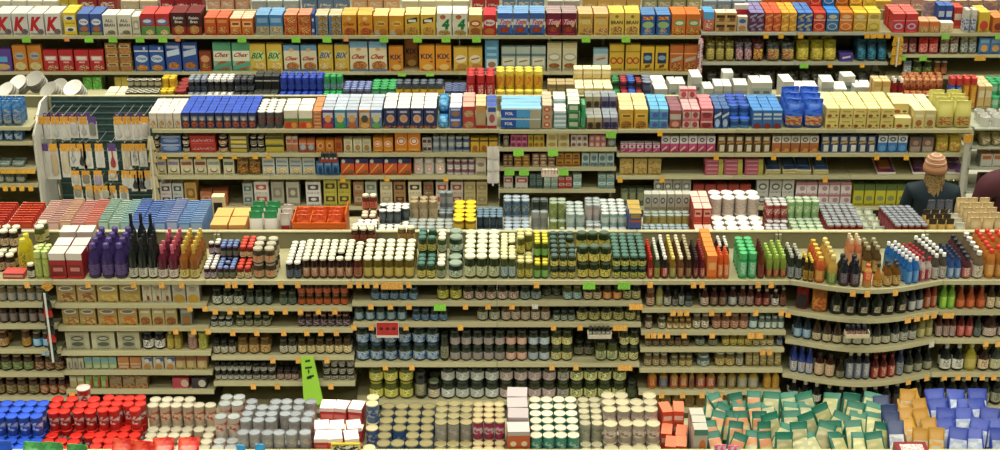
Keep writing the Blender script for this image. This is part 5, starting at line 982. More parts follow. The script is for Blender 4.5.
run(s, 176.5, 208, 3, 2, 1, box(.125, .1, 'b8a068', [('o', -.1, .4, .34, .26, 'd0bc84'), ('r', -.5, .5, .7, .95, '8c4c34')], 'b8a474', 'pudding_box'), 'tan pudding box with brown top')
s = low(390, 'bottom')
run(s, 71, 86, 2, 2, 1, box(.12, .1, 'c0b074', [('r', -.4, .4, .6, .9, 'ccc8b4')], 'c4bc90', 'gelatin_box'), 'yellow-white gelatin box low')
run(s, 86.5, 109.5, 3, 2, 1, box(.12, .1, '84a050', [('r', .2, .5, 0, .8, 'b04838'), ('r', -.4, .1, .2, .6, 'a8bc74')], '90a864', 'gelatin_box'), 'green gelatin box with red edge')
run(s, 110, 149.5, 3, 2, 1, box(.12, .1, ('7c5034', 'a88458', 30), [('r', -.4, .4, .4, .8, '94805c')], '8c6c48', 'stuffing_box'), 'brown stuffing box low')
run(s, 173, 190.5, 1, 1, 1, box(.1, .12, 'b83c50', [('o', .25, .5, .24, .36, 'c8b8a0')], 'c8505c', 'stuffing_box'), 'pink-red box lying low')
run(s, 192, 208, 1, 1, 1, box(.1, .12, '342c34', [('o', .2, .5, .26, .36, 'ccc4b8')], '50484c', 'stuffing_box'), 'black box with white disc')
s = low(307, 'second')
run(s, 203.5, 211, 1, 1, 1, jj(.09, '8c8468', '5c2c1c', '7c5438', None, 'caper_jar'), 'tiny russet jar')
run(s, 212, 244, 3, 2, 1, jj(.15, '3c4438', '28301e', 'b0b4a4', '44583c', 'artichoke_jar'), 'dark artichoke jar with white bands')
run(s, 246, 273, 3, 2, 1, jj(.14, '384034', '34402c', ('4c5c50', '808c80', 40), None, 'artichoke_jar'), 'murky green jar')
run(s, 279, 297, 2, 2, 1, jj(.12, '5c6450', '44503c', '64705c', None, 'artichoke_jar'), 'small grey-green jar')
run(s, 297.5, 349, 6, 2, 2, jj(.1, '8c5c38', '6c3c1c', ('b8501c', 'a87c48', 24), 'c8502c', 'pimento_jar'), 'orange-labelled pimento jar')
s = low(328.5, 'third')
run(s, 207, 232.5, 3, 2, 1, jj(.085, 'c8c8bc', '20221c', 'b8bcb0', None, 'caper_jar'), 'white-banded black jar')
run(s, 236, 271, 4, 2, 1, jj(.1, '788068', '38401f', '9c9c80', None, 'caper_jar'), 'grey-lidded green jar')
run(s, 297.5, 350, 7, 2, 1, jj(.115, 'a0705c', '30201e', ('b8a8b0', '503440', 40), None, 'cocktail_onion_jar'), 'pinkish-lidded small jar')
s = low(356, 'fourth')
run(s, 211, 236, 3, 2, 1, jj(.13, '2c302c', '2c2c20', 'b0ac98', '4c4c44', 'horseradish_jar'), 'black-lidded small jar')
run(s, 237.5, 271, 3, 2, 1, jj(.155, '7c5c30', '8c6c34', 'b09460', '6c4c24', 'horseradish_jar'), 'brown-lidded amber jar')
run(s, 279.5, 297, 2, 2, 1, jj(.14, '54544c', '44402c', 'c0bca8', None, 'horseradish_jar'), 'grey jar with white label')
run(s, 298, 352, 6, 2, 1, jj(.145, '504c34', '5c4420', 'c8c098', 'a87c30', 'mustard_jar'), 'mustard jar with white label')
s = low(382, 'fifth')
run(s, 210.5, 252, 6, 2, 2, jj(.085, '2c302c', '24261e', 'a8a89c', None, 'caper_jar'), 'tiny black jar in low stacks')
run(s, 253, 276, 3, 2, 2, jj(.08, '34382f', '28281e', 'a09c90', None, 'caper_jar'), 'tiny dark jar, middle stacks')
run(s, 277, 299, 3, 2, 1, jj(.1, '403c38', '382820', 'a88c84', None, 'caper_jar'), 'small brown jar beside the sign')
run(s, 323, 354.5, 4, 2, 3, jj(.075, 'b8b8ac', '22221e', '9c9888', None, 'caper_jar'), 'tiny white-lidded jar in tall stacks')
s = low(302, 'second')
run(s, 370.5, 418, 5, 2, 1, jj(.115, '507890', '4a5440', ('4c7cac', 'a0b8cc', 30), '88a8c4', 'peanut_butter_jar'), 'small blue-labelled jar')
run(s, 437, 462, 2, 2, 1, jj(.165, 'a89c48', '6c6c24', 'b8b054', '7c8c3c', 'pepperoncini_jar'), 'tall yellow-green jar')
run(s, 463, 519, 5, 2, 1, jj(.14, '484c3c', '3c3c22', 'b0a898', '8c3c30', 'artichoke_jar'), 'dark jar with red emblem')
run(s, 520, 541.5, 2, 2, 1, jj(.135, '404c44', '34402c', '90a09c', None, 'artichoke_jar'), 'teal-banded dark jar')
run(s, 542, 561.5, 2, 2, 1, jj(.12, '546454', '50604c', '84907c', None, 'artichoke_jar'), 'hazy green jar', dy=.08)
run(s, 562.5, 582.5, 2, 2, 1, jj(.13, '807c48', '6c6c34', '98b4b4', '6c9098', 'pickle_jar'), 'pickle jar with pale blue label')
run(s, 583, 602, 2, 2, 1, jj(.13, '50543c', '4c4424', 'c8b898', '8c6c4c', 'pickle_jar'), 'pickle jar with tan label')
run(s, 602.5, 622, 2, 2, 1, jj(.13, '50543c', '54481e', 'c8844c', 'c8a878', 'pickle_jar'), 'pickle jar with orange label')
run(s, 622.5, 646, 2, 2, 1, jj(.15, '48543c', '2c3818', 'b8b080', '44582c', 'pickle_jar'), 'dark pickle jar by the post')
s = low(323, 'third')
run(s, 350.5, 407, 5, 2, 1, jj(.15, '5c6c70', '445038', ('88a8c0', '4c7c90', 24), 'b8c8cc', 'mayonnaise_jar'), 'blue and white labelled jar')
run(s, 412, 448, 4, 2, 1, jj(.11, '586c7c', '485440', ('5078a8', '8ca4b8', 24), None, 'mayonnaise_jar'), 'smaller blue jar beside green tag')
run(s, 477, 500, 2, 2, 1, jj(.15, '6c6c50', '54582c', 'a8a898', '7c8070', 'relish_jar'), 'relish jar with grey label')
run(s, 501, 550, 5, 2, 1, jj(.155, '94783c', '7c5c24', 'b0a494', '8c7c70', 'relish_jar'), 'amber relish jar with grey label')
run(s, 553, 575, 3, 2, 1, jj(.1, '48524c', '34402a', '94a090', None, 'relish_jar'), 'short dark relish jar')
run(s, 576.5, 636, 5, 2, 1, jj(.145, '4c5840', '303c1a', 'b8b074', '5c6c38', 'pickle_jar'), 'green pickle jar with cream label')
run(s, 636.5, 645, 1, 2, 1, jj(.1, '5c5c44', '4c5028', 'a8a478', None, 'pickle_jar'), 'short pickle jar by the post')
s = low(363, 'fourth')
run(s, 353, 440, 6, 2, 2, jj(.165, '34588c', '344830', ('3c6ca8', 'a0b8c8', 20), 'c0ccd0', 'mayonnaise_jar', rl=.84), 'large blue-lidded jar')
run(s, 440.5, 449, 1, 2, 1, jj(.25, '3c4438', '343c28', '84846c', None, 'olive_jar'), 'tall dark olive jar')
run(s, 450, 505, 5, 2, 2, jj(.145, '3c443c', '34402c', ('b0988c', '98a0a0', 16), '84888c', 'pickle_jar'), 'pickle jar with grey-pink label')
run(s, 505.5, 527.5, 2, 2, 2, jj(.145, '484840', '3c4428', 'b08c7c', 'c8a890', 'pickle_jar'), 'pickle jar with salmon label')
run(s, 528, 550, 2, 2, 2, jj(.145, '3c443c', '34402c', '90a0a8', 'a8b0b0', 'pickle_jar'), 'pickle jar with steel-blue label')
run(s, 550.5, 572.5, 2, 2, 2, jj(.145, '50583c', '4c5424', 'b8b07c', '7c8444', 'pickle_jar'), 'pickle jar with straw label')
run(s, 573.5, 594, 2, 2, 1, jj(.14, '383c30', '2c3420', 'a0a08c', None, 'pickle_jar'), 'single-height dark pickle jar', dy=.1)
run(s, 595.5, 618, 2, 2, 1, jj(.17, '404834', '5c6424', 'a8b080', None, 'pickle_jar'), 'single-height olive pickle jar')
run(s, 618.5, 641, 2, 2, 2, jj(.145, '444c38', '343e1e', 'b8b27c', '4c5c30', 'pickle_jar'), 'stacked pickle jar at bay end')
s = low(401, 'bottom')
run(s, 369, 413.5, 3, 2, 2, jj(.165, 'a8a03c', '6c7428', 'b8b45c', '8c9448', 'pepperoncini_jar'), 'yellow-green pepper jar stacked')
run(s, 414.5, 427, 1, 2, 1, jj(.26, '2c3430', '202824', '5c5c48', 'a8a080', 'olive_jar'), 'tall black-green jar')
run(s, 428, 440.5, 1, 2, 1, jj(.165, '788468', '2c3024', 'a8a49c', 'b89c50', 'olive_jar'), 'squat jar with gold emblem')
run(s, 441, 499, 4, 2, 2, jj(.17, '3c4c40', '34422e', 'b0b4ac', '98a0a0', 'pickle_jar'), 'big pickle jar with white label')
run(s, 499.5, 556, 4, 2, 2, jj(.17, '48483c', '3c4028', 'a89c98', '9c8480', 'pickle_jar'), 'big pickle jar with mauve label')
run(s, 556.5, 569, 1, 2, 2, jj(.17, '48543c', '38441f', 'a09c90', None, 'pickle_jar'), 'big pickle jar with grey label')
run(s, 569.5, 626, 4, 2, 2, jj(.17, '4c5838', '384618', 'b8b880', '54682c', 'pickle_jar'), 'big pickle jar with yellow-green label')
run(s, 626.5, 639, 1, 2, 1, jj(.17, '3c4434', '26301a', '3c4c2c', None, 'pickle_jar'), 'big dark jar beside mustards')
s = low(308.5, 'second')
for k, (u0, u1, n, hh, sh, cp, bd, lb, l2, nm) in enumerate(((646, 655, 1, .17, 'spice', '7c5c40', '5c3824', 'b8a48c', '8c3c30', 'brown-capped ketchup'), (655.5, 663, 1, .19, 'squeeze', '5c9ca8', '8c8440', 'b0a868', '6c9c9c', 'teal-capped'), (663.5, 671.5, 1, .185, 'sauce', '303028', '28201a', 'b8b4a4', '3c342c', 'black soy'), (672, 678, 1, .14, 'sauce', '2c2c28', '26221c', '908c80', None, 'short black soy'), (678.5, 684, 1, .2, 'wine', '30343a', '242824', 'a0a498', None, 'long-necked black'), (684.5, 693, 1, .1, 'spice', '343c38', '2c342c', '7c8480', None, 'low black'), (700, 709, 1, .17, 'sauce', '5c4438', '40201a', 'c0b4a4', 'a05c44', 'white-labelled brown'), (709.5, 727, 2, .175, 'sauce', '383430', '3a1e18', '6c5040', 'a08c6c', 'dark brown'), (727.5, 737, 1, .18, 'sauce', '5c6c74', '38201c', '8c9494', 'c8c0b0', 'grey-labelled brown'), (738, 753.5, 2, .19, 'sauce', 'd0ccc0', '44221a', 'a08c80', '6c4c40', 'white-capped brown'), (754, 770, 2, .16, 'sauce', 'b8a890', '4c2018', '904034', 'b8988c', 'red-brown'), (770.5, 779, 1, .155, 'round', 'd0c8b8', '4c3024', 'd8d4cc', '8c7c74', 'round white-labelled'), (779.5, 790, 1, .18, 'sauce', 'b0a490', '4a2818', '905c40', None, 'chestnut'))):
    run(s, u0, u1, n, 2, 1, bottle(hh, cp, bd, lb, l2, sh, 'sauce_bottle', .1, .5), nm + ' sauce bottle')
s = low(331, 'third')
for k, (u0, u1, n, hh, cp, bd, lb, nm) in enumerate(((645, 652.5, 1, .13, '8c8c78', '6c5038', 'b0a090', 'mixed'), (658, 666, 1, .11, 'a0a48c', '6c7048', 'b8b498', 'pale'), (666.5, 691, 4, .095, 'c8a870', '9c7838', 'd0bc8c', 'golden'), (692.5, 709, 2, .14, 'c0b8a4', '8c7458', 'd0c8b4', 'white tin-like'), (711.5, 748, 4, .14, 'b88868', '9c6848', 'c0947c', 'copper'), (748.5, 757.5, 1, .14, '9cb8c0', '7c9494', 'a8c4cc', 'aqua'), (758, 790, 4, .12, 'a8b8b4', '8c9c90', 'b0c0b8', 'misty blue'))):
    run(s, u0, u1, n, 2, 1, jj(hh, cp, bd, lb, ('7c6048' if k < 5 else 'd0d4cc'), 'spread_jar'), nm + ' spread jar')
s = low(348, 'fourth')
for k, (u0, u1, n, hh, cp, bd, lb, nm) in enumerate(((645, 689, 6, .085, '4c4438', '6c5434', '8c7c5c', 'small brown'), (695, 705.5, 1, .11, '50584c', '2c3428', '8c9884', 'dark green'), (708, 718.5, 1, .1, '54543c', '3c3c20', '8c8c70', 'dim green'), (722, 752, 4, .115, '8c7c34', 'b09430', 'c8b860', 'yellow'), (752.5, 774, 3, .1, 'a89444', 'b09848', 'd0c898', 'straw-yellow'), (776.5, 788, 1, .1, '5c6c80', '44505c', '8c98ac', 'blue-grey'))):
    run(s, u0, u1, n, 2, 1, jj(hh, cp, bd, lb, None, 'mustard_jar'), nm + ' mustard jar')
s = low(368.5, 'fifth')
for k, (u0, u1, n, hh, cp, bd, lb, nm) in enumerate(((644, 667.5, 3, .125, 'b8b8a4', '8c7448', 'b0a078', 'white-lidded'), (670, 678, 1, .1, '9c9878', '847c54', 'a8a07c', 'dim'), (678.5, 692.5, 2, .105, 'a8a080', '948044', 'b8a86c', 'ochre'), (697, 710.5, 1, .1, 'a8c0c4', '8c9488', 'a8bcbc', 'sky-lidded'), (714.5, 735, 2, .135, 'c0c4b8', '9c8448', 'c0ac6c', 'pale-lidded'), (735.5, 743.5, 1, .14, 'b8b4a8', '989480', 'b8b4a0', 'grey'))):
    run(s, u0, u1, n, 2, 1, jj(hh, cp, bd, lb, None, 'horseradish_jar'), nm + ' horseradish jar')
run(s, 745, 787, 5, 2, 1, bag(.155, .06, 'b0a068', ('8c7c48', 'c0b07c', 30), name='bread_crumb_pouch', rough=.5), 'tan upright pouch')
s = low(391, 'sixth')
for k, (u0, u1, n, bd, lb, l2, nm) in enumerate(((647, 657, 1, 'b88830', 'a8482c', 'd8a048', 'red-labelled'), (658.5, 668, 1, 'b08c3c', '5c5c70', '8c8484', 'grey-labelled'), (669, 688, 2, 'b08838', '984c30', 'c8b078', 'rust-labelled'), (688.5, 694, 1, '9c7c40', '7c5438', None, 'thin'), (695, 715.5, 2, '9c7438', 'a04838', 'd0c0a0', 'white-banded'), (716.5, 736, 2, '9c8440', '7c6c48', 'b0a478', 'olive-labelled'), (736.5, 758, 2, 'b8a040', '9c9c8c', 'b8b090', 'silver-labelled'), (763, 785, 2, 'c09838', 'b88c30', 'a07c28', 'plain gold'))):
    run(s, u0, u1, n, 2, 1, bottle(.175, 'c8a840' if k != 6 else '9c9c90', bd, lb, l2, 'mustard', 'mustard_bottle', .12, .62, sy=.7), nm + ' mustard bottle')
run(Surf(YC, .15, 'condiment row bottom shelf', .6), 648, 783, 11, 2, 1, bottle(.19, 'b89c3c', 'a88430', '8c6c30', None, 'mustard', 'mustard_bottle', .12, .62, sy=.7), 'amber mustard bottle')
# curved unit
s = low(310, 'second', bulge)
run(s, 795, 808.5, 1, 1, 1, bag(.21, .1, '983028', ('201c20', '34282c', 24), name='candy_bag', lo=.1, hi=.66), 'red bag with black panel', inset=.05)
run(s, 809.5, 826, 1, 1, 1, bag(.2, .1, 'c87c34', ('d89c40', 'b84c2c', 24), name='candy_bag', lo=.1, hi=.66), 'orange candy bag', inset=.05)
run(s, 826.5, 904, 6, 2, 1, bottle(0.252, 'c8bca0', '20241c', '20241c', ('dcd4bc', '8c7c5c', 60), 'jug', 'syrup_bottle', .1, .36, sy=.6, handle=True), 'dark syrup jug with oval label', inset=.05)
run(s, 904.5, 921, 2, 2, 1, bottle(0.246, 'd0d0cc', '24262a', 'b8bcbc', 'd8d8d4', 'jug', 'syrup_bottle', .08, .42, sy=.7), 'black bottle with white label', inset=.05)
run(s, 921.5, 936, 2, 2, 1, bottle(0.224, '6c4034', '8c3c28', 'c86c34', 'b0b4b8', 'sauce', 'marinade_bottle', .08, .5), 'orange-red marinade bottle', inset=.05)
s = low(339, 'third', bulge)
run(s, 792, 809.5, 2, 2, 1, bottle(0.263, '6c9cc8', '20303c', '8cb0cc', 'b8c8d4', 'jug', 'syrup_bottle', .08, .4, sy=.75), 'blue-capped dark bottle', inset=.05)
run(s, 810, 838, 3, 2, 1, bottle(0.263, 'c0b8a0', '3a2c1c', 'd0c8a8', 'b09060', 'jug', 'syrup_bottle', .08, .34, sy=.75), 'brown bottle with cream label', inset=.05)
run(s, 838.5, 886, 5, 2, 1, bottle(0.263, 'c0b8a4', '24261c', 'c8c4ac', '90906c', 'jug', 'syrup_bottle', .08, .34, sy=.75), 'black bottle with cream label', inset=.05)
run(s, 886.5, 914, 3, 2, 1, bottle(0.252, 'b8bcb4', '1c221e', 'ccccc0', '6c705c', 'sauce', 'soy_bottle', .06, .38), 'black soy bottle with white label', inset=.05)
run(s, 914.5, 932, 2, 2, 1, bottle(0.252, 'b0ac78', '8c8448', 'c0b878', 'd0c8a0', 'sauce', 'soy_bottle', .06, .38), 'pale gold sauce bottle', inset=.05)
s = low(373, 'fourth', bulge)
run(s, 789, 811, 3, 2, 1, bottle(0.269, '24389c', '283c88', 'c0c8d0', '9c5c58', 'wine', 'cooking_wine_bottle', .06, .4), 'cobalt-blue bottle', inset=.05)
run(s, 811.5, 831.5, 2, 2, 1, bottle(0.224, '2c241c', '381c14', 'd0b898', 'b89878', 'sauce', 'barbecue_sauce_bottle', .08, .56), 'brown bottle with beige label', inset=.05)
run(s, 832, 840.5, 1, 2, 1, bottle(.18, '2c2a20', '2c2818', '8c886c', None, 'jug', 'barbecue_sauce_bottle', .1, .4), 'dim olive bottle', inset=.05)
run(s, 841, 865, 3, 2, 1, bottle(0.263, 'c8c0a8', '24242c', '7c8494', 'c0c0bc', 'sauce', 'teriyaki_bottle', .06, .6), 'cream-capped dark bottle', inset=.05)
run(s, 865.5, 891.5, 3, 2, 1, bottle(0.224, '7c2c28', '481814', 'a83c30', 'd0b8a0', 'sauce', 'teriyaki_bottle', .06, .5), 'bottle with red label', inset=.05)
run(s, 892, 900, 1, 2, 1, bottle(0.258, '3c4c9c', '2c3454', '98a0a8', None, 'sauce', 'teriyaki_bottle', .06, .5), 'blue-topped dark bottle', inset=.05)
run(s, 900.5, 932, 3, 2, 1, bottle(0.224, '2c302a', '222620', '90947c', 'b0ac90', 'jug', 'worcester_bottle', .08, .38), 'dark bottle with oval label', inset=.05)
s = Surf(YC, .17, 'condiment row bottom shelf', .6, bulge)
run(s, 787, 818, 3, 2, 1, bottle(.31, 'c8ccc8', '16181a', 'd8d4c4', '3c3c34', 'wine', 'soy_bottle', .3, .5, neck='d0d0cc'), 'black bottle with white neck', inset=.05)
run(s, 819, 932, 10, 2, 1, bottle(0.302, '2c2c28', '20221e', '4c342c', None, 'wine', 'soy_bottle', .1, .4, neck='a8a490'), 'black bottle with pale neck', inset=.05)
s = low(311, 'second')
run(s, 937, 954.5, 2, 2, 1, bottle(0.235, '8cb848', '74a03c', '88c848', 'c8c050', 'sauce', 'marinade_bottle', .06, .5), 'bright green marinade bottle')
run(s, 955, 985.5, 3, 2, 1, bottle(0.241, '8c9c84', 'a0502c', 'c05c34', 'd88850', 'round', 'dressing_bottle', .08, .36), 'teardrop dressing bottle')
run(s, 986, 1012, 3, 2, 1, bottle(0.224, '24262a', '3c2c1c', 'd0c4a0', 'a88450', 'sauce', 'dressing_bottle', .08, .5), 'black-capped dressing bottle')
s = low(339.5, 'third')
run(s, 934, 955.5, 3, 2, 1, bottle(0.224, '2c2824', '4a201a', 'b8a49c', '8c5c50', 'sauce', 'barbecue_bottle', .08, .5), 'dark bottle with pale label')
run(s, 956, 972.5, 2, 2, 1, bottle(0.224, '34241f', '5c1c18', 'b8544c', 'c88c80', 'sauce', 'barbecue_bottle', .08, .5), 'dark bottle with pink-red label')
run(s, 973, 981, 1, 2, 1, bottle(0.235, '2c382c', '2c3428', '70807c', None, 'wine', 'barbecue_bottle', .08, .4), 'green-black slim bottle')
run(s, 982, 1012, 2, 2, 1, bottle(0.258, 'c8bca8', '38241c', 'c8b8ac', 'a07c6c', 'jug', 'syrup_bottle', .08, .4, sy=.7), 'brown jug with white label')
s = low(373, 'fourth')
run(s, 939, 963, 2, 2, 1, bottle(0.252, 'd0d0c8', '18201c', 'e0e0d4', None, 'jug', 'dressing_jug', .1, .46, sy=.7), 'black jug with round white label')
run(s, 963.5, 976.5, 1, 2, 1, bottle(0.258, 'c0b878', '9c9434', 'b8a850', 'c8bc74', 'jug', 'dressing_jug', .1, .46, sy=.7), 'yellow-green jug')
run(s, 977, 988.5, 1, 2, 1, bottle(0.241, 'b8906c', '302018', 'e0c8a0', None, 'jug', 'dressing_jug', .1, .46, sy=.7), 'brown jug with cream oval')
run(s, 989, 1012, 2, 2, 1, bottle(0.252, '6c9088', '384038', 'c0bc98', '8c9470', 'jug', 'dressing_jug', .1, .46, sy=.7), 'green-black jug')
run(Surf(YC, .17, 'condiment row bottom shelf', .6), 934, 1012, 7, 2, 1, bottle(0.302, '2c302c', '1e2420', 'a8a890', None, 'wine', 'vinegar_bottle', .1, .4, neck='b8b49c'), 'dark vinegar bottle')
# price tags of the condiment row
tags('C', 280.5, (27.5, 88.5, 134, 162, 182, 228, 235, 251, 281, 298, 350, 359, 367, 376, 409, 536.5, 650, 693.5, 702, 758, 771))
tags('C', 280.5, (392,), ORANGE_TAG, 22, 7); tags('C', 280.5, (589, 624), GREEN_TAG, 12.5, 7)
tags('C', 280.5, (848.5, 862.5, 891), curve=None)
tags('C', 304, (190,)); tags('C', 302, (371, 390.5, 409, 465.5, 488, 512), ORANGE_TAG); tags('C', 302, (440,), GREEN_TAG, 12, 7); tags('C', 302, (535,), WHITE_TAG, 6, 5); tags('C', 302, (636,), ORANGE_TAG, 14, 6)
tags('C', 307, (205.5, 215.5, 230, 242, 257.5, 271.5, 285.5, 300.5, 318.5, 335))
tags('C', 308.5, (673, 680, 686.5, 711.5, 728.5, 755.5, 781, 788)); tags('C', 310, (904.5, 914.5, 924.5, 933), ORANGE_TAG, 6.5); tags('C', 311, (948,), ORANGE_TAG, 11, 5.5)
tags('C', 323, (354, 371.5, 406, 460.5, 553.5, 580), ORANGE_TAG); tags('C', 323, (620,), ORANGE_TAG, 15, 6)
tags('C', 327, (176, 194)); tags('C', 328.5, (208.5, 233, 257, 284, 307, 321, 336.5))
tags('C', 331, (647.5, 653.5, 660, 667.5, 684, 712)); tags('C', 331, (752, 758.5), ORANGE_TAG, 9, 6)
tags('C', 349.5, (48,), M(('b8ccd8', '90a8b8', 40)), 12, 4); tags('C', 339.5, (985.5, 997.5)); tags('C', 339, (931,), WHITE_TAG, 6, 6)
tags('C', 348, (762.5, 769.5)); tags('C', 356, (273, 298.5, 327)); tags('C', 363, (385.5, 412, 552, 576)); tags('C', 363, (625,), ORANGE_TAG, 15, 6)
tags('C', 373, (906, 926, 944, 957.5, 968, 982, 993.5)); tags('C', 382, (253.5, 277.5, 331)); tags('C', 390, (72.5,), ORANGE_TAG, 6, 6)
tags('C', 391, (661.5, 682.5, 702, 720, 759)); tags('C', 401, (444,))
# ------------------------------------------------------------------ nearest row: coffee cans, tubs and bags on the rear half of its top
def st(*a): return lambda i, j: a[min(j, len(a) - 1)]
run(DK, -10, 40, 4, 5, (1, 1, 2, 2, 2), can(.145, '2c58d0', '24489c', ('c8d0e0', '2c50b0', 30), 'coffee_tub', plastic=True, taper=.9), 'blue-lidded coffee tub')
run(DK, 40.5, 90, 4, 6, (1, 1, 1, 2, 2), can(.14, 'd8281c', 'a81c1c', ('d8c8c0', '8c1c1c', 30), 'coffee_tub', plastic=True, taper=.9), 'red-lidded coffee tub', gap=.22, jit=6)
run(DK, 91, 138, 4, 6, (1, 1, 1, 2, 2), can(.15, 'd83024', 'b82420', ('dcd0c8', '9c2020', 30), 'coffee_tub', plastic=True, taper=.9), 'scarlet-lidded tub with white label', gap=.2, jit=6)
run(DK, 80, 94, 1, 1, 2, can(.15, 'd8b8b0', 'b02824', ('dcd0c8', '9c2020', 30), 'coffee_tub', plastic=True, taper=.9), 'pale-lidded red tub at far edge', dy=.52)
run(DK, 141, 211, 6, 6, (1, 1, 1, 1, 2, 2), can(.145, 'b8b098', 'b0a088', ('b84c30', 'c8c0a8', 26), 'coffee_can', plastic=True), 'cream-lidded red-white can', gap=.1)
run(DK, 212, 238, 2, 6, (1, 1, 2, 1, 2, 2), can(.14, 'b8bcb8', 'c0b0a0', ('b84830', 'c8bca8', 26), 'coffee_can'), 'steel-lidded red-white can', gap=.06)
run(DK, 238.5, 312, 6, 6, (2, 1, 2, 2, 2, 2), can(.13, 'a8acb0', '94908c', ('8c8c8c', 'b0a498', 30), 'formula_can'), 'silver-grey can', gap=.2, jit=3)
hb = lambda h: box(h, .12, 'b82c2c', [('r', -.5, .5, .78, 1, 'e8dcd4'), ('r', -.4, .4, .3, .6, 'c86860')], 'f0e2d8', 'cocoa_box')
run(DK, 313, 361, 3, 4, (2, 2, 1, 2), hb(.115), 'red cocoa box with white top', fill=.9, jit=5)
run(DK, 363, 376, 1, 6, (1, 0, 0, 1, 2, 2), can(.14, 'd8c898', '4c6c98', ('a8b8c4', '3c5c8c', 30), 'nut_can', plastic=True), 'beige-lidded can beside cocoa')
run(DK, 377, 433, 4, 7, 1, can(.175, '8a8058', '34588c', ('7c94ac', '2c4c84', 26), 'nut_can', plastic=True), 'khaki-lidded blue can', step=.098, gap=.08)
run(DK, 434, 472, 3, 6, (1, 1, 2, 2, 2, 2), can(.12, '968b62', 'a09c90', ('b8b4ac', '9c948c', 26), 'creamer_can', plastic=True), 'sand-lidded grey can')
run(DK, 472.5, 505, 3, 6, (1, 1, 2, 2, 2, 2), can(.135, 'b8a87c', '8c2c54', ('b83c50', 'c8c0cc', 26), 'drink_mix_can', plastic=True), 'cream-lidded purple can')
run(DK, 506.5, 529, 1, 1, 1, box(.285, .13, 'c85c30', [('o', -.25, .68, .14, .07, 'e8d8b8'), ('o', .25, .68, .14, .07, 'e8d8b8'), ('r', -.5, .5, .9, 1, 'b8b0b0')], 'c8b8b4', 'tea_box'), 'orange box with two pale dots', fill=.97)
run(DK, 506.5, 529, 1, 3, (1,), box(.31, .13, 'a89c9c', [('r', -.4, .4, .4, .7, 'b84c44')], 'b8acac', 'tea_box'), 'pinkish grey box behind orange', dy=.14, fill=.9)
run(DK, 530, 579, 4, 7, 2, can(.12, 'd8d0b4', '2c8474', ('a8c4b4', '348878', 26), 'shake_can', plastic=True), 'white-lidded teal can', step=.094, gap=.03)
run(DK, 580, 603.5, 2, 7, (1, 1, 2, 2, 2, 2), can(.12, 'c4bc9c', '9c9c88', ('b0ac94', '8c8c78', 26), 'shake_can'), 'tin-lidded grey-green can', gap=.04)
run(DK, 604, 661, 4, 6, (1, 2, 1, 2, 2, 2), can(.135, 'bcb290', 'a89c8c', ('a8705c', 'd0ccc0', 26), 'shake_can', plastic=True), 'cream-lidded white can', gap=.06, jit=2)
run(DK, 664, 688.5, 2, 4, (2, 2, 3, 3), box(.085, .14, 'c84c30', [('r', -.4, .4, .2, .6, 'd8c0b0')], 'e47854', 'instant_meal_box'), 'orange-red box', jit=5, fill=.88)
gbag = lambda h, c, p, hi=.66: bag(h, .065, c, p, name='coffee_bag', lo=.08, hi=hi, rough=.45)
run(DK, 691, 706, 1, 3, 1, box(.3, .09, 'b0aca0', [('o', .15, .6, .24, .14, 'c86c30'), ('r', -.5, .5, .86, 1, '3c7c6c')], 'c0bcac', 'tea_carton'), 'grey carton with orange fruit')
for k, (u0, u1, n, h, c, p, nm) in enumerate(((709, 772, 4, .22, '14644e', ('b4ac80', 'b87848', 9), 'first'), (772, 830, 3, .22, '146850', ('bcae84', '98986c', 12), 'second'), (830, 888, 3, .22, '14644e', ('beb080', 'a0a068', 12), 'third'))):
    run(DK, u0, u1, n, 5, (1,), gbag(h, c, p, .78), 'green coffee bag, ' + nm + ' heap', jit=7, step=.105, fill=1.02, lean=(-.62, .34), spin=.48, rise=.016)
run(DK, 889, 908, 1, 4, 1, gbag(.29, '24345c', ('b8b8b4', '8c909c', 14)), 'navy coffee bag', jit=4, lean=(-.5, .2), spin=.15, step=.11)
run(DK, 909, 944, 2, 5, 1, gbag(.24, 'ac7c18', ('a8a08c', 'b88828', 16)), 'golden coffee bag', jit=6, step=.105, fill=1.0, lean=(-.7, .2), spin=.25, rise=.015)
run(DK, 945, 1008, 3, 5, 1, gbag(.24, '1c3694', ('b0b4bc', '8c98b4', 14)), 'blue coffee bag', jit=6, step=.105, fill=1.0, lean=(-.7, .2), spin=.25, rise=.015)
# things on the camera side of the divider whose tops rise into view
fr = lambda h, c, p, nm: bag(h, .13, c, p, name=nm, lo=.3, hi=.66)
run(DF, 108, 195, 4, 1, 1, fr(.30, ('c82c24', 'e05840', 12), ('d84838', 'e8a090', 16), 'candy_bag'), 'glossy red bag in front', dy=.4, jit=5, fill=1.02, lean=(-.3, .12), spin=.3)
run(DF, 18, 88, 3, 1, 1, fr(.285, ('3c7c48', '549c58', 12), ('a8b890', '2c6c3c', 16), 'candy_bag'), 'green film bag in front', dy=.4, jit=5, fill=1.0, lean=(-.3, .12), spin=.3)
run(DF, -14, 16, 1, 1, 1, fr(.30, '2c58c8', ('5c80d8', '2c50b8', 16), 'candy_bag'), 'blue film bag in front', dy=.48)
run(DF, 232, 272, 2, 1, 1, fr(.27, '3c98d0', ('70b8e0', '2c88c8', 16), 'candy_bag'), 'sky-blue film bag in front', dy=.48, fill=.5, jit=5)
run(DF, 712, 740, 2, 1, 1, fr(.265, ('c8b8b8', 'd85080', 24), ('e0d8d4', 'c84070', 16), 'candy_bag'), 'white and pink bag in front', dy=.48, jit=5)
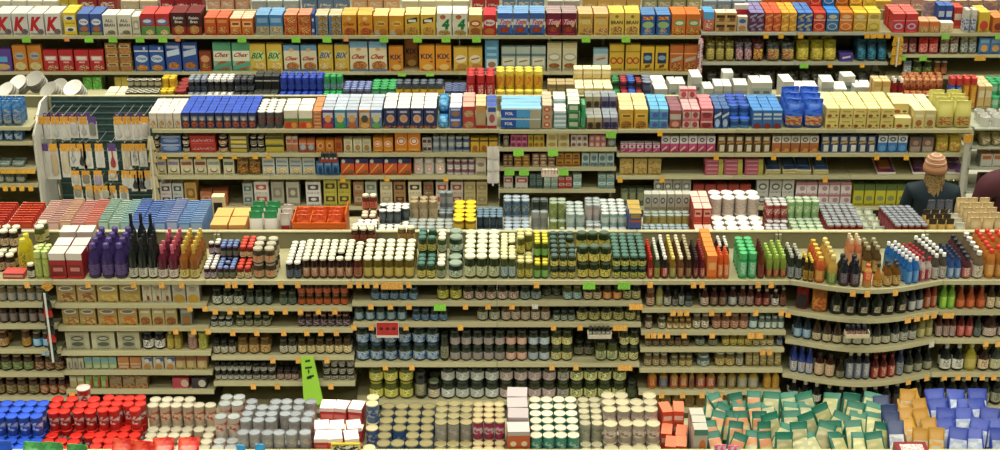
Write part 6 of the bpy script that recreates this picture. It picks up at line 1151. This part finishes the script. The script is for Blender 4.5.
# ------------------------------------------------------------------ single things
def yz(u, v, y): return on_y(u, v, y)
xa, xb = ux(899, DD - .2, TOP + .27), ux(931, DD - .2, TOP + .27)
e = link('gift_pack', None, loc=((xa + xb)/2, DD - .19, TOP)); tag(e, 'maroon pack with white top label at the frame bottom', 'pack'); wg = (xb - xa)/2
link('pack_body', MB().box(-wg, wg, -.14, .14, .001, .265, M('7c2024', .4)).mesh('pack_body'), e)
link('top_label', MB().face([(-wg*.72, -.11, .2656), (wg*.72, -.11, .2656), (wg*.72, .11, .2656), (-wg*.72, .11, .2656)], M(('e0d4cc', 'b88c88', 90))).mesh('top_label'), e)
# paper plate packs leaning on the rear top of the pegboard unit
PLATE = M('e6e2d8', .45); PLATE2 = M('d4cfc2', .5)
plate_me = MB().lathe([(.02, 0), (.075, .001), (.098, .012), (.112, .014), (.112, .016), (.097, .0145), (.074, .0035), (.02, .003)], PLATE, seg=20).mesh('plate', True)
plate_shade_me = plate_me.copy(); plate_shade_me.materials[0] = M('a8a498', .5)  # greyed copy for every other plate: shade between the rims put into colour
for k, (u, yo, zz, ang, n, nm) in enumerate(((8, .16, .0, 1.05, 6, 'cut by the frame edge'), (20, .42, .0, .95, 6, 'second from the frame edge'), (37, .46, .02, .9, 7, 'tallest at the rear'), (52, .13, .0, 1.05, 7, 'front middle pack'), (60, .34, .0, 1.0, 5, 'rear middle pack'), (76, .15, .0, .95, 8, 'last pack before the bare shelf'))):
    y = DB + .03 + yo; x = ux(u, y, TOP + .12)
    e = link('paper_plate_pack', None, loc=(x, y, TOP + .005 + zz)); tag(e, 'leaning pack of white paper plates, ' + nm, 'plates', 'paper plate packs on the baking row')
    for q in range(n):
        o = link('plate', plate_me if q % 2 else plate_shade_me, e)
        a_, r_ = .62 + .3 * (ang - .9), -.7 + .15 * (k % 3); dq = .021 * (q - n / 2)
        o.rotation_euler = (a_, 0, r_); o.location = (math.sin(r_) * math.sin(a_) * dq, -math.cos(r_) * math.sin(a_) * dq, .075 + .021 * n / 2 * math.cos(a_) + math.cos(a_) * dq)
# pegboard hooks and hanging packs -------------------------------------
peg = BB[1]
hook_me = MB().tube([(0, -.016, 0), (0, -.42, .012), (0, -.44, .035)], .004, M('d8d8d0', .3, .6), 5).mesh('peg_hook', True)
bar_me = MB().box(-(peg['X1'] - peg['X0'])/2 + .01, (peg['X1'] - peg['X0'])/2 - .01, -.03, -.016, -.006, .006, M('6c8c88', .4, .3)).mesh('peg_rail')
for v in (101, 106, 112, 118, 124, 131, 140, 150, 160, 170, 182, 194):
    link('peg_rail', bar_me, peg['e'], (0, 0, on_y(100, v, DB)[1]))
side = MB(); sx = b_x[1] + .012 - peg['cx']
side.face([(sx, YB - DB + .05, .1), (sx, -.0, .1), (sx, -.0, TOP + DIVH), (sx, YB - DB + .42, TOP + DIVH), (sx, YB - DB + .05, TOP - .08)], M('dcdcd2', .4))
s2 = [(x - .024, y, z) for x, y, z in side.v]
side.face(list(reversed(s2)), M('dcdcd2', .4))
n5 = [(0, 1), (1, 2), (2, 3), (3, 4), (4, 0)]
base = side.v[:5]
for a, b in n5: side.face([base[b], base[a], s2[a], s2[b]], M('dcdcd2', .4))
link('side_panel', side.mesh('side_panel'), peg['e'])
HEAD = M(('fcc048', 'f09c28', 60), .45); CARD = M('e2e0da', .4)
def gadget(kind, w, h, col):
    g = MB(); m = M(col, .3)
    if kind == 'spoon':
        g.lathe([(.004, -h*.95), (w*.26, -h*.9), (w*.3, -h*.75), (w*.16, -h*.6), (w*.07, -h*.5), (w*.06, -h*.2)], m, seg=8, sy=.3, cy=-.012)
    elif kind == 'flat':
        g.lathe([(w*.3, -h*.95), (w*.32, -h*.6), (w*.1, -h*.52), (w*.07, -h*.2)], m, seg=8, sy=.2, cy=-.01)
    elif kind == 'whisk':
        for a in range(4):
            t = a * math.pi / 4
            g.tube([(0, -.014, -h*.45), (w*.3*math.cos(t), -.014 + w*.3*math.sin(t)*.5, -h*.7), (0, -.014, -h*.95)], .004, m, 4)
        g.tube([(0, -.014, -h*.15), (0, -.014, -h*.45)], .01, m, 6)
    else:
        g.lathe([(w*.2, -h*.9), (w*.36, -h*.85), (w*.36, -h*.35), (w*.2, -h*.28)], m, seg=10, sy=.3, cy=-.014)
    return g.mesh('utensil', True)
pk = []
for v, lst in ((120, ((36, 'spoon', 'd8d8d4', 17), (44, 'flat', 'd0d0cc', 17), (53, 'spoon', 'c8ccc8', 17), (62, 'flat', 'd8d8d0', 18), (71, 'tub', 'd0ccd0', 16), (81, 'spoon', 'b8b4b8', 16), (90, 'tub', '8c8c88', 17), (116, 'spoon', 'd8d8d4', 18), (125, 'spoon', 'e0dcd8', 18), (134, 'flat', 'e0d8d4', 18), (143, 'tub', 'd8d4d0', 17))),
               (147, ((42, 'flat', 'd8d4cc', 31), (51, 'tub', 'd0b898', 31), (62, 'tub', 'd8cdb0', 29), (70, 'whisk', 'c0c4c4', 18), (79, 'spoon', '2c2c2c', 20), (85, 'spoon', 'd8d4c8', 20), (97, 'flat', 'd0d0cc', 19), (110, 'spoon', 'b83c3c', 22), (124, 'flat', 'c8c0a4', 21), (132, 'whisk', 'c8c8c4', 17), (140, 'spoon', 'd8d8d4', 18))),
               (174, ((73.5, 'tub', 'c8c4bc', 11), (84, 'tub', '8c8478', 11), (96, 'tub', 'b8a8c0', 12), (111, 'tub', 'd0ccc4', 5), (124, 'flat', 'c8ccc8', 13), (133, 'spoon', '24262a', 16), (139, 'spoon', '303236', 16), (145, 'flat', 'b8bcb8', 14))),
               (189, ((76, 'tub', '8c9088', 9), (88, 'tub', 'b8b098', 10), (95, 'flat', 'a89c88', 12), (104, 'tub', 'b0b4a4', 11), (110, 'spoon', '9c8c70', 12), (122, 'flat', '8c9ca0', 10)))):
    for n_, (u, kind, col, hp) in enumerate(lst):
        y = YB + .20
        x, z = on_y(u, v - 2, y)
        hk = link('peg_hook', hook_me, peg['e'], (x - peg['cx'], 0, z - .002))
        w_ = .098 if hp > 12 else .1; h_ = hp / 86.
        e = link('hanging_utensil', None, loc=(x, DB - .40, z - .006))
        row = {120: 'top', 147: 'second', 174: 'third', 189: 'bottom'}[v]
        tag(e, 'carded kitchen utensil on %s hook row, %s' % (row, 'leftmost' if n_ == 0 else ORD[n_] + ' from left'), 'utensil', 'utensils hanging on the pegboard')
        link('card', MB().box(-w_/2, w_/2, -.002, .002, -h_ - .06, -.055, CARD).mesh('card'), e)
        link('header_label', MB().box(-w_/2 + .006, w_/2 - .006, -.006, -.0025, -.085, .0, HEAD if (n_ + v) % 7 or v > 150 else M('6c4c94')).mesh('header_label'), e)
        link('utensil', gadget(kind, w_, h_ + .04, col), e)
# purple backing cards stocked behind on the hooks
for k, u in enumerate((46, 54, 62, 70, 78, 86, 118, 128, 138)):
    y = YB + .36; x, z = on_y(u, 113, y)
    e = link('hanging_utensil', None, loc=(x, y, z)); tag(e, 'purple-carded utensil stocked deeper on hooks, ' + (ORD[k] + ' from left' if k else 'leftmost'), 'utensil', 'utensils stocked behind on the pegboard')
    link('card', MB().box(-.038, .038, -.002, .002, -.16, 0, M(('4c4c94', '7c4c8c', 20))).mesh('card'), e)
    link('utensil', gadget('flat', .07, .16, 'c8ccc8'), e)
# hanging clip strips ---------------------------------------------------
def clip_strip(u0, v0, u1, v1, y, n, cols, label, kind, wpx=9, sc=118., rodc='d8d8d0'):
    (xa, za), (xb, zb) = on_y(u0, v0, y), on_y(u1, v1, y)
    e = link('clip_strip', None, loc=(xb, y, zb)); tag(e, label, 'clip strip')
    link('strip', MB().box(-.009, .009, -.062, -.058, -.02, za - zb, M(rodc, .4)).mesh('strip'), e)
    for k in range(n):
        z = (za - zb) * (1 - (k + .5) / n); h = (za - zb) / n
        c = cols[k % len(cols)]
        for s in ((-1, 1) if kind == 'pair' else (0,)):
            w_ = wpx / sc / (2.2 if kind == 'pair' else 1)
            me = bag(h * 1.05, .03, c, None, name='hanging_packet')(w_).root
            o = link('hanging_packet', me, e, (s * w_ * .6, -.03, z - h/2)); o.rotation_euler = (0, s * -.15, 0)
    return e
clip_strip(47, 290, 55, 357, YC - .045, 8, [('141c18', '2c382f', 40), ('141c18', '2c382f', 40), 'b02420', ('141c18', '2c382f', 40), ('141c18', '2c382f', 40), 'b02420', ('141c18', '2c382f', 40), ('141c18', '2c382f', 40)], 'long clip strip of black and red packets with yellow header', 'pair', 10)
dx, dz = on_y(47.5, 286, YC - .06)
o = link('strip_sign', MB().face([(-.055, 0, 0), (0, 0, -.05), (.055, 0, 0), (0, 0, .05)], M(('e8b040', 'c88820', 40))).face([(0, .004, .05), (.055, .004, 0), (0, .004, -.05), (-.055, .004, 0)], M('d8a030')).mesh('strip_sign'), None, (dx, YC - .075, dz))
tag(o, 'yellow diamond sign above the black packet strip', 'sign')
clip_strip(151, 136, 157, 199, YB - .03, 5, ['d8c898', 'c8b888', 'd0c090'], 'clip strip of beige wooden sticks at pegboard edge', 'pair', 9, 93.)
clip_strip(494, 146, 493, 182, YB - .05, 3, ['e4dcd4', 'e8e4dc', 'dcd4d0', 'e0d8d8'], 'clip strip of white pouches between baking units', 'single', 12, 93.)
clip_strip(698, 38, 699, 72, YA - .03, 5, [('c85070', 'e8d8d8', 30), ('d8b0b8', 'a83c5c', 30)], 'clip strip of pink sachets on cereal upright', 'single', 5, 77.)
clip_strip(894, 36, 895, 64, YA - .03, 3, [('e0b83c', 'c88c28', 30)], 'clip strip of yellow sachets beside the red boxes', 'pair', 12, 77.)
# signs and small trays clipped to the price rails ----------------------
def lip_tray(u0, u1, v0, v1, y, col, fn, n, label, plabel, name):
    xa, zb = on_y(u0, v1, y); xb, zt = on_y(u1, v1, y)
    e = link('clip_on_tray', None, loc=((xa + xb)/2, y - .05, zb)); tag(e, label, 'tray')
    w2 = (xb - xa)/2
    link('tray_floor', MB().box(-w2, w2, -.035, .03, 0, .006, M(col)).mesh('tray_floor'), e)
    link('tray_front', MB().box(-w2, w2, -.04, -.035, 0, .035, M(col)).mesh('tray_front'), e)
    for s in (-1, 1): link('tray_side', MB().box(s*w2 - .003, s*w2 + .003, -.034, .03, .007, .05, M(col)).mesh('tray_side'), e)
    S = Surf(y - .09, zb + .007, plabel, .1)
    run(S, u0 + .6, u1 - .6, n, 1, 1, fn, name, inset=.01, fill=.85)
lip_tray(320.5, 338, 149, 159.5, YB - .02, '8c3028', box(.09, .05, '24262a', [('r', -.4, .4, .2, .5, 'c8c8c0')], '34363a', 'sachet_box'), 4, 'small clip-on tray of black boxes at the baking shelf', 'in clip-on tray', 'black sachet box')
lip_tray(541.5, 558, 166, 174, YB - .02, 'd8c4b4', box(.07, .05, 'd8c0b0', [('r', -.3, .3, .3, .7, 'e8dcd0')], 'e0ccbc', 'sachet_box'), 5, 'small pink clip-on tray between green tags', 'in pink tray', 'pink sachet box')
lip_tray(587.5, 610.5, 319, 334, YC - .02, 'd8ccb8', jar(.1, '383c34', '262a24', 'a8a898', None, 'caper_jar'), 5, 'small clip-on tray of dark jars at the pickle shelf', 'in clip-on tray', 'tiny dark jar')
lip_tray(843.5, 867, 317, 333.5, YC - .2, 'd4c8a8', jar(.1, '202428', '26242a', 'b08c80', None, 'spread_jar'), 4, 'small clip-on tray of dark jars on curved unit', 'in curved-unit tray', 'small black-lidded jar')
xa, za = on_y(376, 322, YC - .03); xb, zb = on_y(399, 337.5, YC - .03)
e = link('sale_sign', None, loc=((xa + xb)/2, YC - .03, zb)); tag(e, 'red sale sign hanging over the blue jars', 'sign')
w_, h_ = xb - xa, za - zb
link('sign_board', MB().box(-w_/2, w_/2, -.004, .004, 0, h_, M('e0d8d0')).mesh('sign_board'), e)
link('red_face', MB().face([(-w_*.48, -.0045, h_*.16), (w_*.48, -.0045, h_*.16), (w_*.48, -.0045, h_*.98), (-w_*.48, -.0045, h_*.98)], M(('d0302c', 'c02420', 40))).mesh('red_face'), e)
mk = MB()
for k in (-.28, 0, .28): mk.oval(w_*k, h_*.58, w_*.09, h_*.11, -.0055, M('4a1414'), 8)
link('print_marks', mk.mesh('print_marks'), e)
# lime caution sign standing folded on the nearest row, leaning over ------
yq = YC - .06
P0, P1, P2, P3 = on_y(301, 357, yq), on_y(313.5, 357, yq), on_y(324, 404, yq), on_y(304, 404, yq)
e = link('caution_sign', None, loc=(P3[0], yq, P3[1])); tag(e, 'lime-green folding caution sign hanging on the shelf', 'sign')
ox, oz = P3[0], P3[1]
LIME = M('a4e040', .4)
g = MB(); q4 = [(P0[0]-ox, P0[1]-oz), (P1[0]-ox, P1[1]-oz), (P2[0]-ox, P2[1]-oz), (P3[0]-ox, P3[1]-oz)]
n0 = len(g.v)
g.v = [(x, -.01, z) for x, z in q4] + [(x, .01, z) for x, z in q4]
for f in ((3, 2, 1, 0), (4, 5, 6, 7), (0, 1, 5, 4), (1, 2, 6, 5), (2, 3, 7, 6), (3, 0, 4, 7)): g.f.append(f); g.m.append(g.mi(LIME))
link('sign_panel', g.mesh('sign_panel'), e)
def lerp(fx, fz):
    l = (q4[3][0] + (q4[0][0]-q4[3][0])*fz, q4[3][1] + (q4[0][1]-q4[3][1])*fz); r = (q4[2][0] + (q4[1][0]-q4[2][0])*fz, q4[2][1] + (q4[1][1]-q4[2][1])*fz)
    return (l[0] + (r[0]-l[0])*fx, -.0125, l[1] + (r[1]-l[1])*fz)
mk = MB(); DK_ = M('28401c')
for (x0, x1, z0, z1) in ((.3, .7, .9, .94), (.25, .75, .76, .8), (.42, .52, .66, .74), (.3, .6, .54, .6), (.45, .78, .58, .62)):
    mk.face([lerp(x0, z0), lerp(x1, z0 + .02), lerp(x1, z1 + .02), lerp(x0, z1)], DK_)
link('print_marks', mk.mesh('print_marks'), e)
# yellow and black sign topping the cocoa boxes (bottom edge of the frame)
yq = DD - .06; (xa, za), (xb, zb) = on_y(331, 443, yq), on_y(361, 458, yq)
e = link('shelf_sign', None, loc=((xa+xb)/2, yq, zb)); tag(e, 'yellow-edged sign with black lettering at the frame bottom', 'sign')
w_, h_ = xb - xa, za - zb
link('sign_board', MB().box(-w_/2, w_/2, -.005, .005, 0, h_, M('e4cc30')).mesh('sign_board'), e)
link('sign_face', MB().face([(-w_*.45, -.0056, 0), (w_*.45, -.0056, 0), (w_*.45, -.0056, h_*.88), (-w_*.45, -.0056, h_*.88)], M(('e4dfc8', '181818', 50))).mesh('sign_face'), e)
# end of the baking row: post, mugs and trays ----------------------------
xe = XB(975)
e = link('end_rack', None, loc=(xe + .5, DB - .1, 0)); tag(e, 'metal end rack holding white mugs past the end post', 'rack')
GR = M('a8aca0', .4, .3)
for s in (-1, 1):
    for yy in (-.4, .1): link('rack_post', MB().box(s*.48 - .02, s*.48 + .02, yy - .02, yy + .02, 0, 1.38, GR).mesh('rack_post'), e)
RZ = (1.36, 1.14, .90, .62, .3)
for z in RZ: link('rack_shelf', MB().box(-.48, .48, -.42, .12, z - .02, z, M('b8bca8', .5)).mesh('rack_shelf'), e)
def mug(col):
    def fn(w):
        r = w/2
        g = MB().lathe([(r*.8, 0), (r*.95, .1), (r, .11), (r*.9, .11), (r*.82, .02), (.001, .02)], M(col, .3), cap=False).mesh('mug', True)
        hd = MB().tube([(r*.85, 0, .02), (r*1.35, 0, .03), (r*1.4, 0, .075), (r*.92, 0, .09)], .007, M(col, .3), 6).mesh('handle', True)
        return Proto('mug', g, [('handle', hd)], .11, w, 'mug')
    return fn
S = Surf(DB - .52, 1.361, 'on end rack', .5)
run(S, 979, 1016, 3, 3, 1, mug('e4e4de'), 'white mug', fill=.78)
S = Surf(DB - .52, 1.141, 'on end rack second shelf', .5)
run(S, 979, 1016, 3, 2, 1, bag(.14, .16, ('8c8c60', 'b8a468', 22), ('c8c0a0', '7c6c40', 30), name='bread_bag'), 'olive bread bag')
S = Surf(DB - .52, .901, 'on end rack third shelf', .5)
run(S, 979, 1016, 3, 2, 1, box(.15, .16, 'c0c0b4', [('r', -.4, .4, .6, .9, 'a86030')], 'c08848', 'bread_box'), 'grey-white bread box')
S = Surf(DB - .52, .621, 'on end rack fourth shelf', .5)
run(S, 979, 1016, 3, 2, 1, box(.16, .16, '983034', [('r', -.5, .5, 0, .5, 'b8b8b4')], '3c3434', 'bread_box'), 'dark red bread box')
xp, zp = on_y(968, 129, YB - .03)
e = link('end_post', None, loc=(xp, YB - .05, 0)); tag(e, 'slim white end post of the baking row beside the shopper', 'post')
link('post_tube', MB().box(-.025, .025, -.02, .02, 0, 1.3, M('c4c4b8', .35, .2)).mesh('post_tube'), e)
link('corner_sign', MB().box(-.05, .05, -.03, -.022, 1.28, 1.37, M(('ecb83c', 'd89424', 40))).mesh('corner_sign'), e)
# ------------------------------------------------------------------ people
def skin_body(name, verts, edges, mat, sub=2):
    """verts: [(x,y,z,rx,ry)] joints with radii -> one continuous skinned surface, applied to a mesh"""
    me = bpy.data.meshes.new(name)
    me.from_pydata([v[:3] for v in verts], edges, [])
    ob = bpy.data.objects.new(name, me); COL.objects.link(ob)
    sk = ob.modifiers.new('skin', 'SKIN'); sk.use_smooth_shade = True
    for i, v in enumerate(verts):
        d = me.skin_vertices[0].data[i]; d.radius = (v[3], v[4]); d.use_root = (i == 0)
    ss = ob.modifiers.new('sub', 'SUBSURF'); ss.levels = sub; ss.render_levels = sub
    dg = bpy.context.evaluated_depsgraph_get()
    m2 = bpy.data.meshes.new_from_object(ob.evaluated_get(dg)); m2.name = name
    bpy.data.objects.remove(ob)
    m2.materials.clear(); m2.materials.append(mat)
    return m2
def person(loc, rz, label, jacket, trousers, skin, hair, hat=None, bulk=1., stoop=0.):
    e = link('person', None, loc=loc, rz=rz); tag(e, label, 'person')
    b = bulk
    # jacket and body, facing +y
    V = [(0, 0, .95, .17*b, .12*b), (0, .0, 1.12, .165*b, .12*b), (0, .0, 1.30, .19*b, .13*b), (0, .0, 1.45, .16*b, .105*b), (0, .01, 1.53, .07, .07), (0, .03, 1.57, .055, .055)]
    E = [(0, 1), (1, 2), (2, 3), (3, 4), (4, 5)]
    for s in (-1, 1):
        n = len(V)
        V += [(s*.185*b, 0, 1.43, .08*b, .08*b), (s*.23*b, .02, 1.22, .062*b, .062*b), (s*.25*b, .06, 1.08, .052*b, .052*b), (s*.21*b, .22, .98, .042*b, .042*b), (s*.19*b, .29, .96, .034, .034)]
        E += [(3, n), (n, n+1), (n+1, n+2), (n+2, n+3), (n+3, n+4)]
    body = skin_body('body', V, E, jacket)
    link('jacket', body, e)
    L = [(0, 0, .96, .15, .11)]; EE = []
    for s in (-1, 1):
        n = len(L)
        L += [(s*.09, 0, .88, .088, .09), (s*.095, .01, .5, .06, .065), (s*.1, -.01, .12, .042, .045), (s*.1, .0, .05, .04, .05), (s*.105, .13, .03, .035, .03)]
        EE += [(0, n), (n, n+1), (n+1, n+2), (n+2, n+3), (n+3, n+4)]
    link('trousers', skin_body('trousers', L, EE, trousers), e)
    H = [(0, .02, 1.50, .05, .05), (0, .03, 1.55, .055, .06), (0, .035, 1.62, .072, .085), (0, .03, 1.69, .074, .09), (0, .025, 1.745, .05, .06)]
    link('head', skin_body('head', H, [(0, 1), (1, 2), (2, 3), (3, 4)], skin), e)
    # face: nose, ears, eyes, mouth
    f = MB()
    f.lathe([(.014, 1.625), (.012, 1.645), (.006, 1.665)], skin, seg=8, cy=.125, cap=True)
    link('nose', f.mesh('nose', True), e)
    for s in (-1, 1):
        link('ear', MB().lathe([(.004, 1.605), (.016, 1.62), (.018, 1.645), (.005, 1.665)], skin, seg=8, cx=s*.079, cy=.02, sx=.5).mesh('ear', True), e)
        link('eye', MB().lathe([(.002, 1.652), (.011, 1.66), (.002, 1.668)], M('2c241c'), seg=8, cx=s*.03, cy=.109, sy=.5).mesh('eye', True), e)
    link('mouth', MB().box(-.022, .022, .112, .119, 1.588, 1.596, M('a05048')).mesh('mouth'), e)
    # hands with five fingers each, resting on a trolley-height grip
    for s in (-1, 1):
        hx, hy, hz = s*.19*b, .30, .96
        HV = [(hx, hy, hz, .022, .018), (hx, hy+.045, hz-.005, .028, .016), (hx, hy+.075, hz-.008, .026, .014)]; HE = [(0, 1), (1, 2)]
        for k, (off, ln) in enumerate(((-.024, .05), (-.008, .06), (.008, .056), (.023, .044))):
            n = len(HV)
            HV += [(hx+off, hy+.085, hz-.008, .009, .009), (hx+off, hy+.085+ln*.6, hz-.02, .0085, .0085), (hx+off, hy+.085+ln*.7, hz-.05, .0075, .0075)]
            HE += [(2, n), (n, n+1), (n+1, n+2)]
        n = len(HV)
        HV += [(hx-s*.036, hy+.04, hz-.008, .0095, .0095), (hx-s*.045, hy+.075, hz-.025, .0085, .0085)]; HE += [(1, n), (n, n+1)]
        link('hand', skin_body('hand', HV, HE, skin, 1), e)
    # hair: cap over the skull, long strands over the back
    hr = MB()
    hr.lathe([(.088, 1.60), (.098, 1.65), (.092, 1.71), (.066, 1.76), (.02, 1.775)], hair, seg=14, cy=.012, sy=1.08)
    link('hair', hr.mesh('hair', True), e)
    if hat:
        rnd = random.Random(4)
        hs = MB(); NL, NA = 9, 17                      # long hair: one sheet hanging over the back, ragged at the ends
        for q in range(NL):
            t = q / (NL - 1)
            for k in range(NA):
                a = -math.pi + math.pi * k / (NA - 1)
                wx = .084 + .018 * t; wy = .098 - .02 * t
                rag = (.05 * rnd.random() + .05 * abs(math.cos(a))) * t * t
                hs.v.append((wx * math.cos(a) + .006 * math.sin(k * 2.3 + q), .012 - .055 * t + wy * math.sin(a) * (1 - .25 * t) + .008 * math.cos(k * 2.9), 1.69 - .31 * t + rag))
        hi_ = hs.mi(hair)
        for q in range(NL - 1):
            for k in range(NA - 1):
                hs.f.append((q*NA + k, (q+1)*NA + k, (q+1)*NA + k + 1, q*NA + k + 1)); hs.m.append(hi_)
        link('long_hair', hs.mesh('long_hair', True), e)
        # knitted hat: ribs as rolled rings
        prof = []
        for k in range(25):
            t = k / 24; z = 1.645 + .15*math.sin(t*math.pi/2)
            r = .104*math.cos(t*math.pi/2*.98) ** .55 + .003*math.sin(k*math.pi)
            prof.append((max(r + (.005 if k % 2 else -.003), .004), z))
        hm = M(('c87848', 'd0b8a0', 18), .9)
        link('knitted_hat', MB().lathe(prof, [M('c07848', .9) if (k // 2) % 3 == 0 else (M('d8c0a8', .9) if (k // 2) % 3 == 1 else M('b88c6c', .9)) for k in range(24)], seg=24, cy=.015, sy=1.08).mesh('knitted_hat', True), e)
        band_ = MB().lathe([(.1, 1.62), (.111, 1.63), (.112, 1.68), (.102, 1.69)], M('b8845c', .9), seg=24, cy=.015, sy=1.08, cap=False)
        link('hat_brim', band_.mesh('hat_brim', True), e)
    return e
xw, yw = on_z(937, 155, 1.795)
person((xw, yw, 0), -.12, 'shopper seen from behind in knitted peach hat and dark teal jacket', M('0d222c', .8), M('2a2e38', .8), M('d8a888', .5), M(('a88a58', '7c6440', 60), .6), hat=True, bulk=1.06)
xm, ym = on_z(1012, 176, 1.46)
person((xm, ym, 0), .35, 'shopper in puffy maroon jacket cut off by the frame', M('4e1a26', .8), M('24262c', .8), M('c89878', .5), M('3c2c20', .6), bulk=1.45)
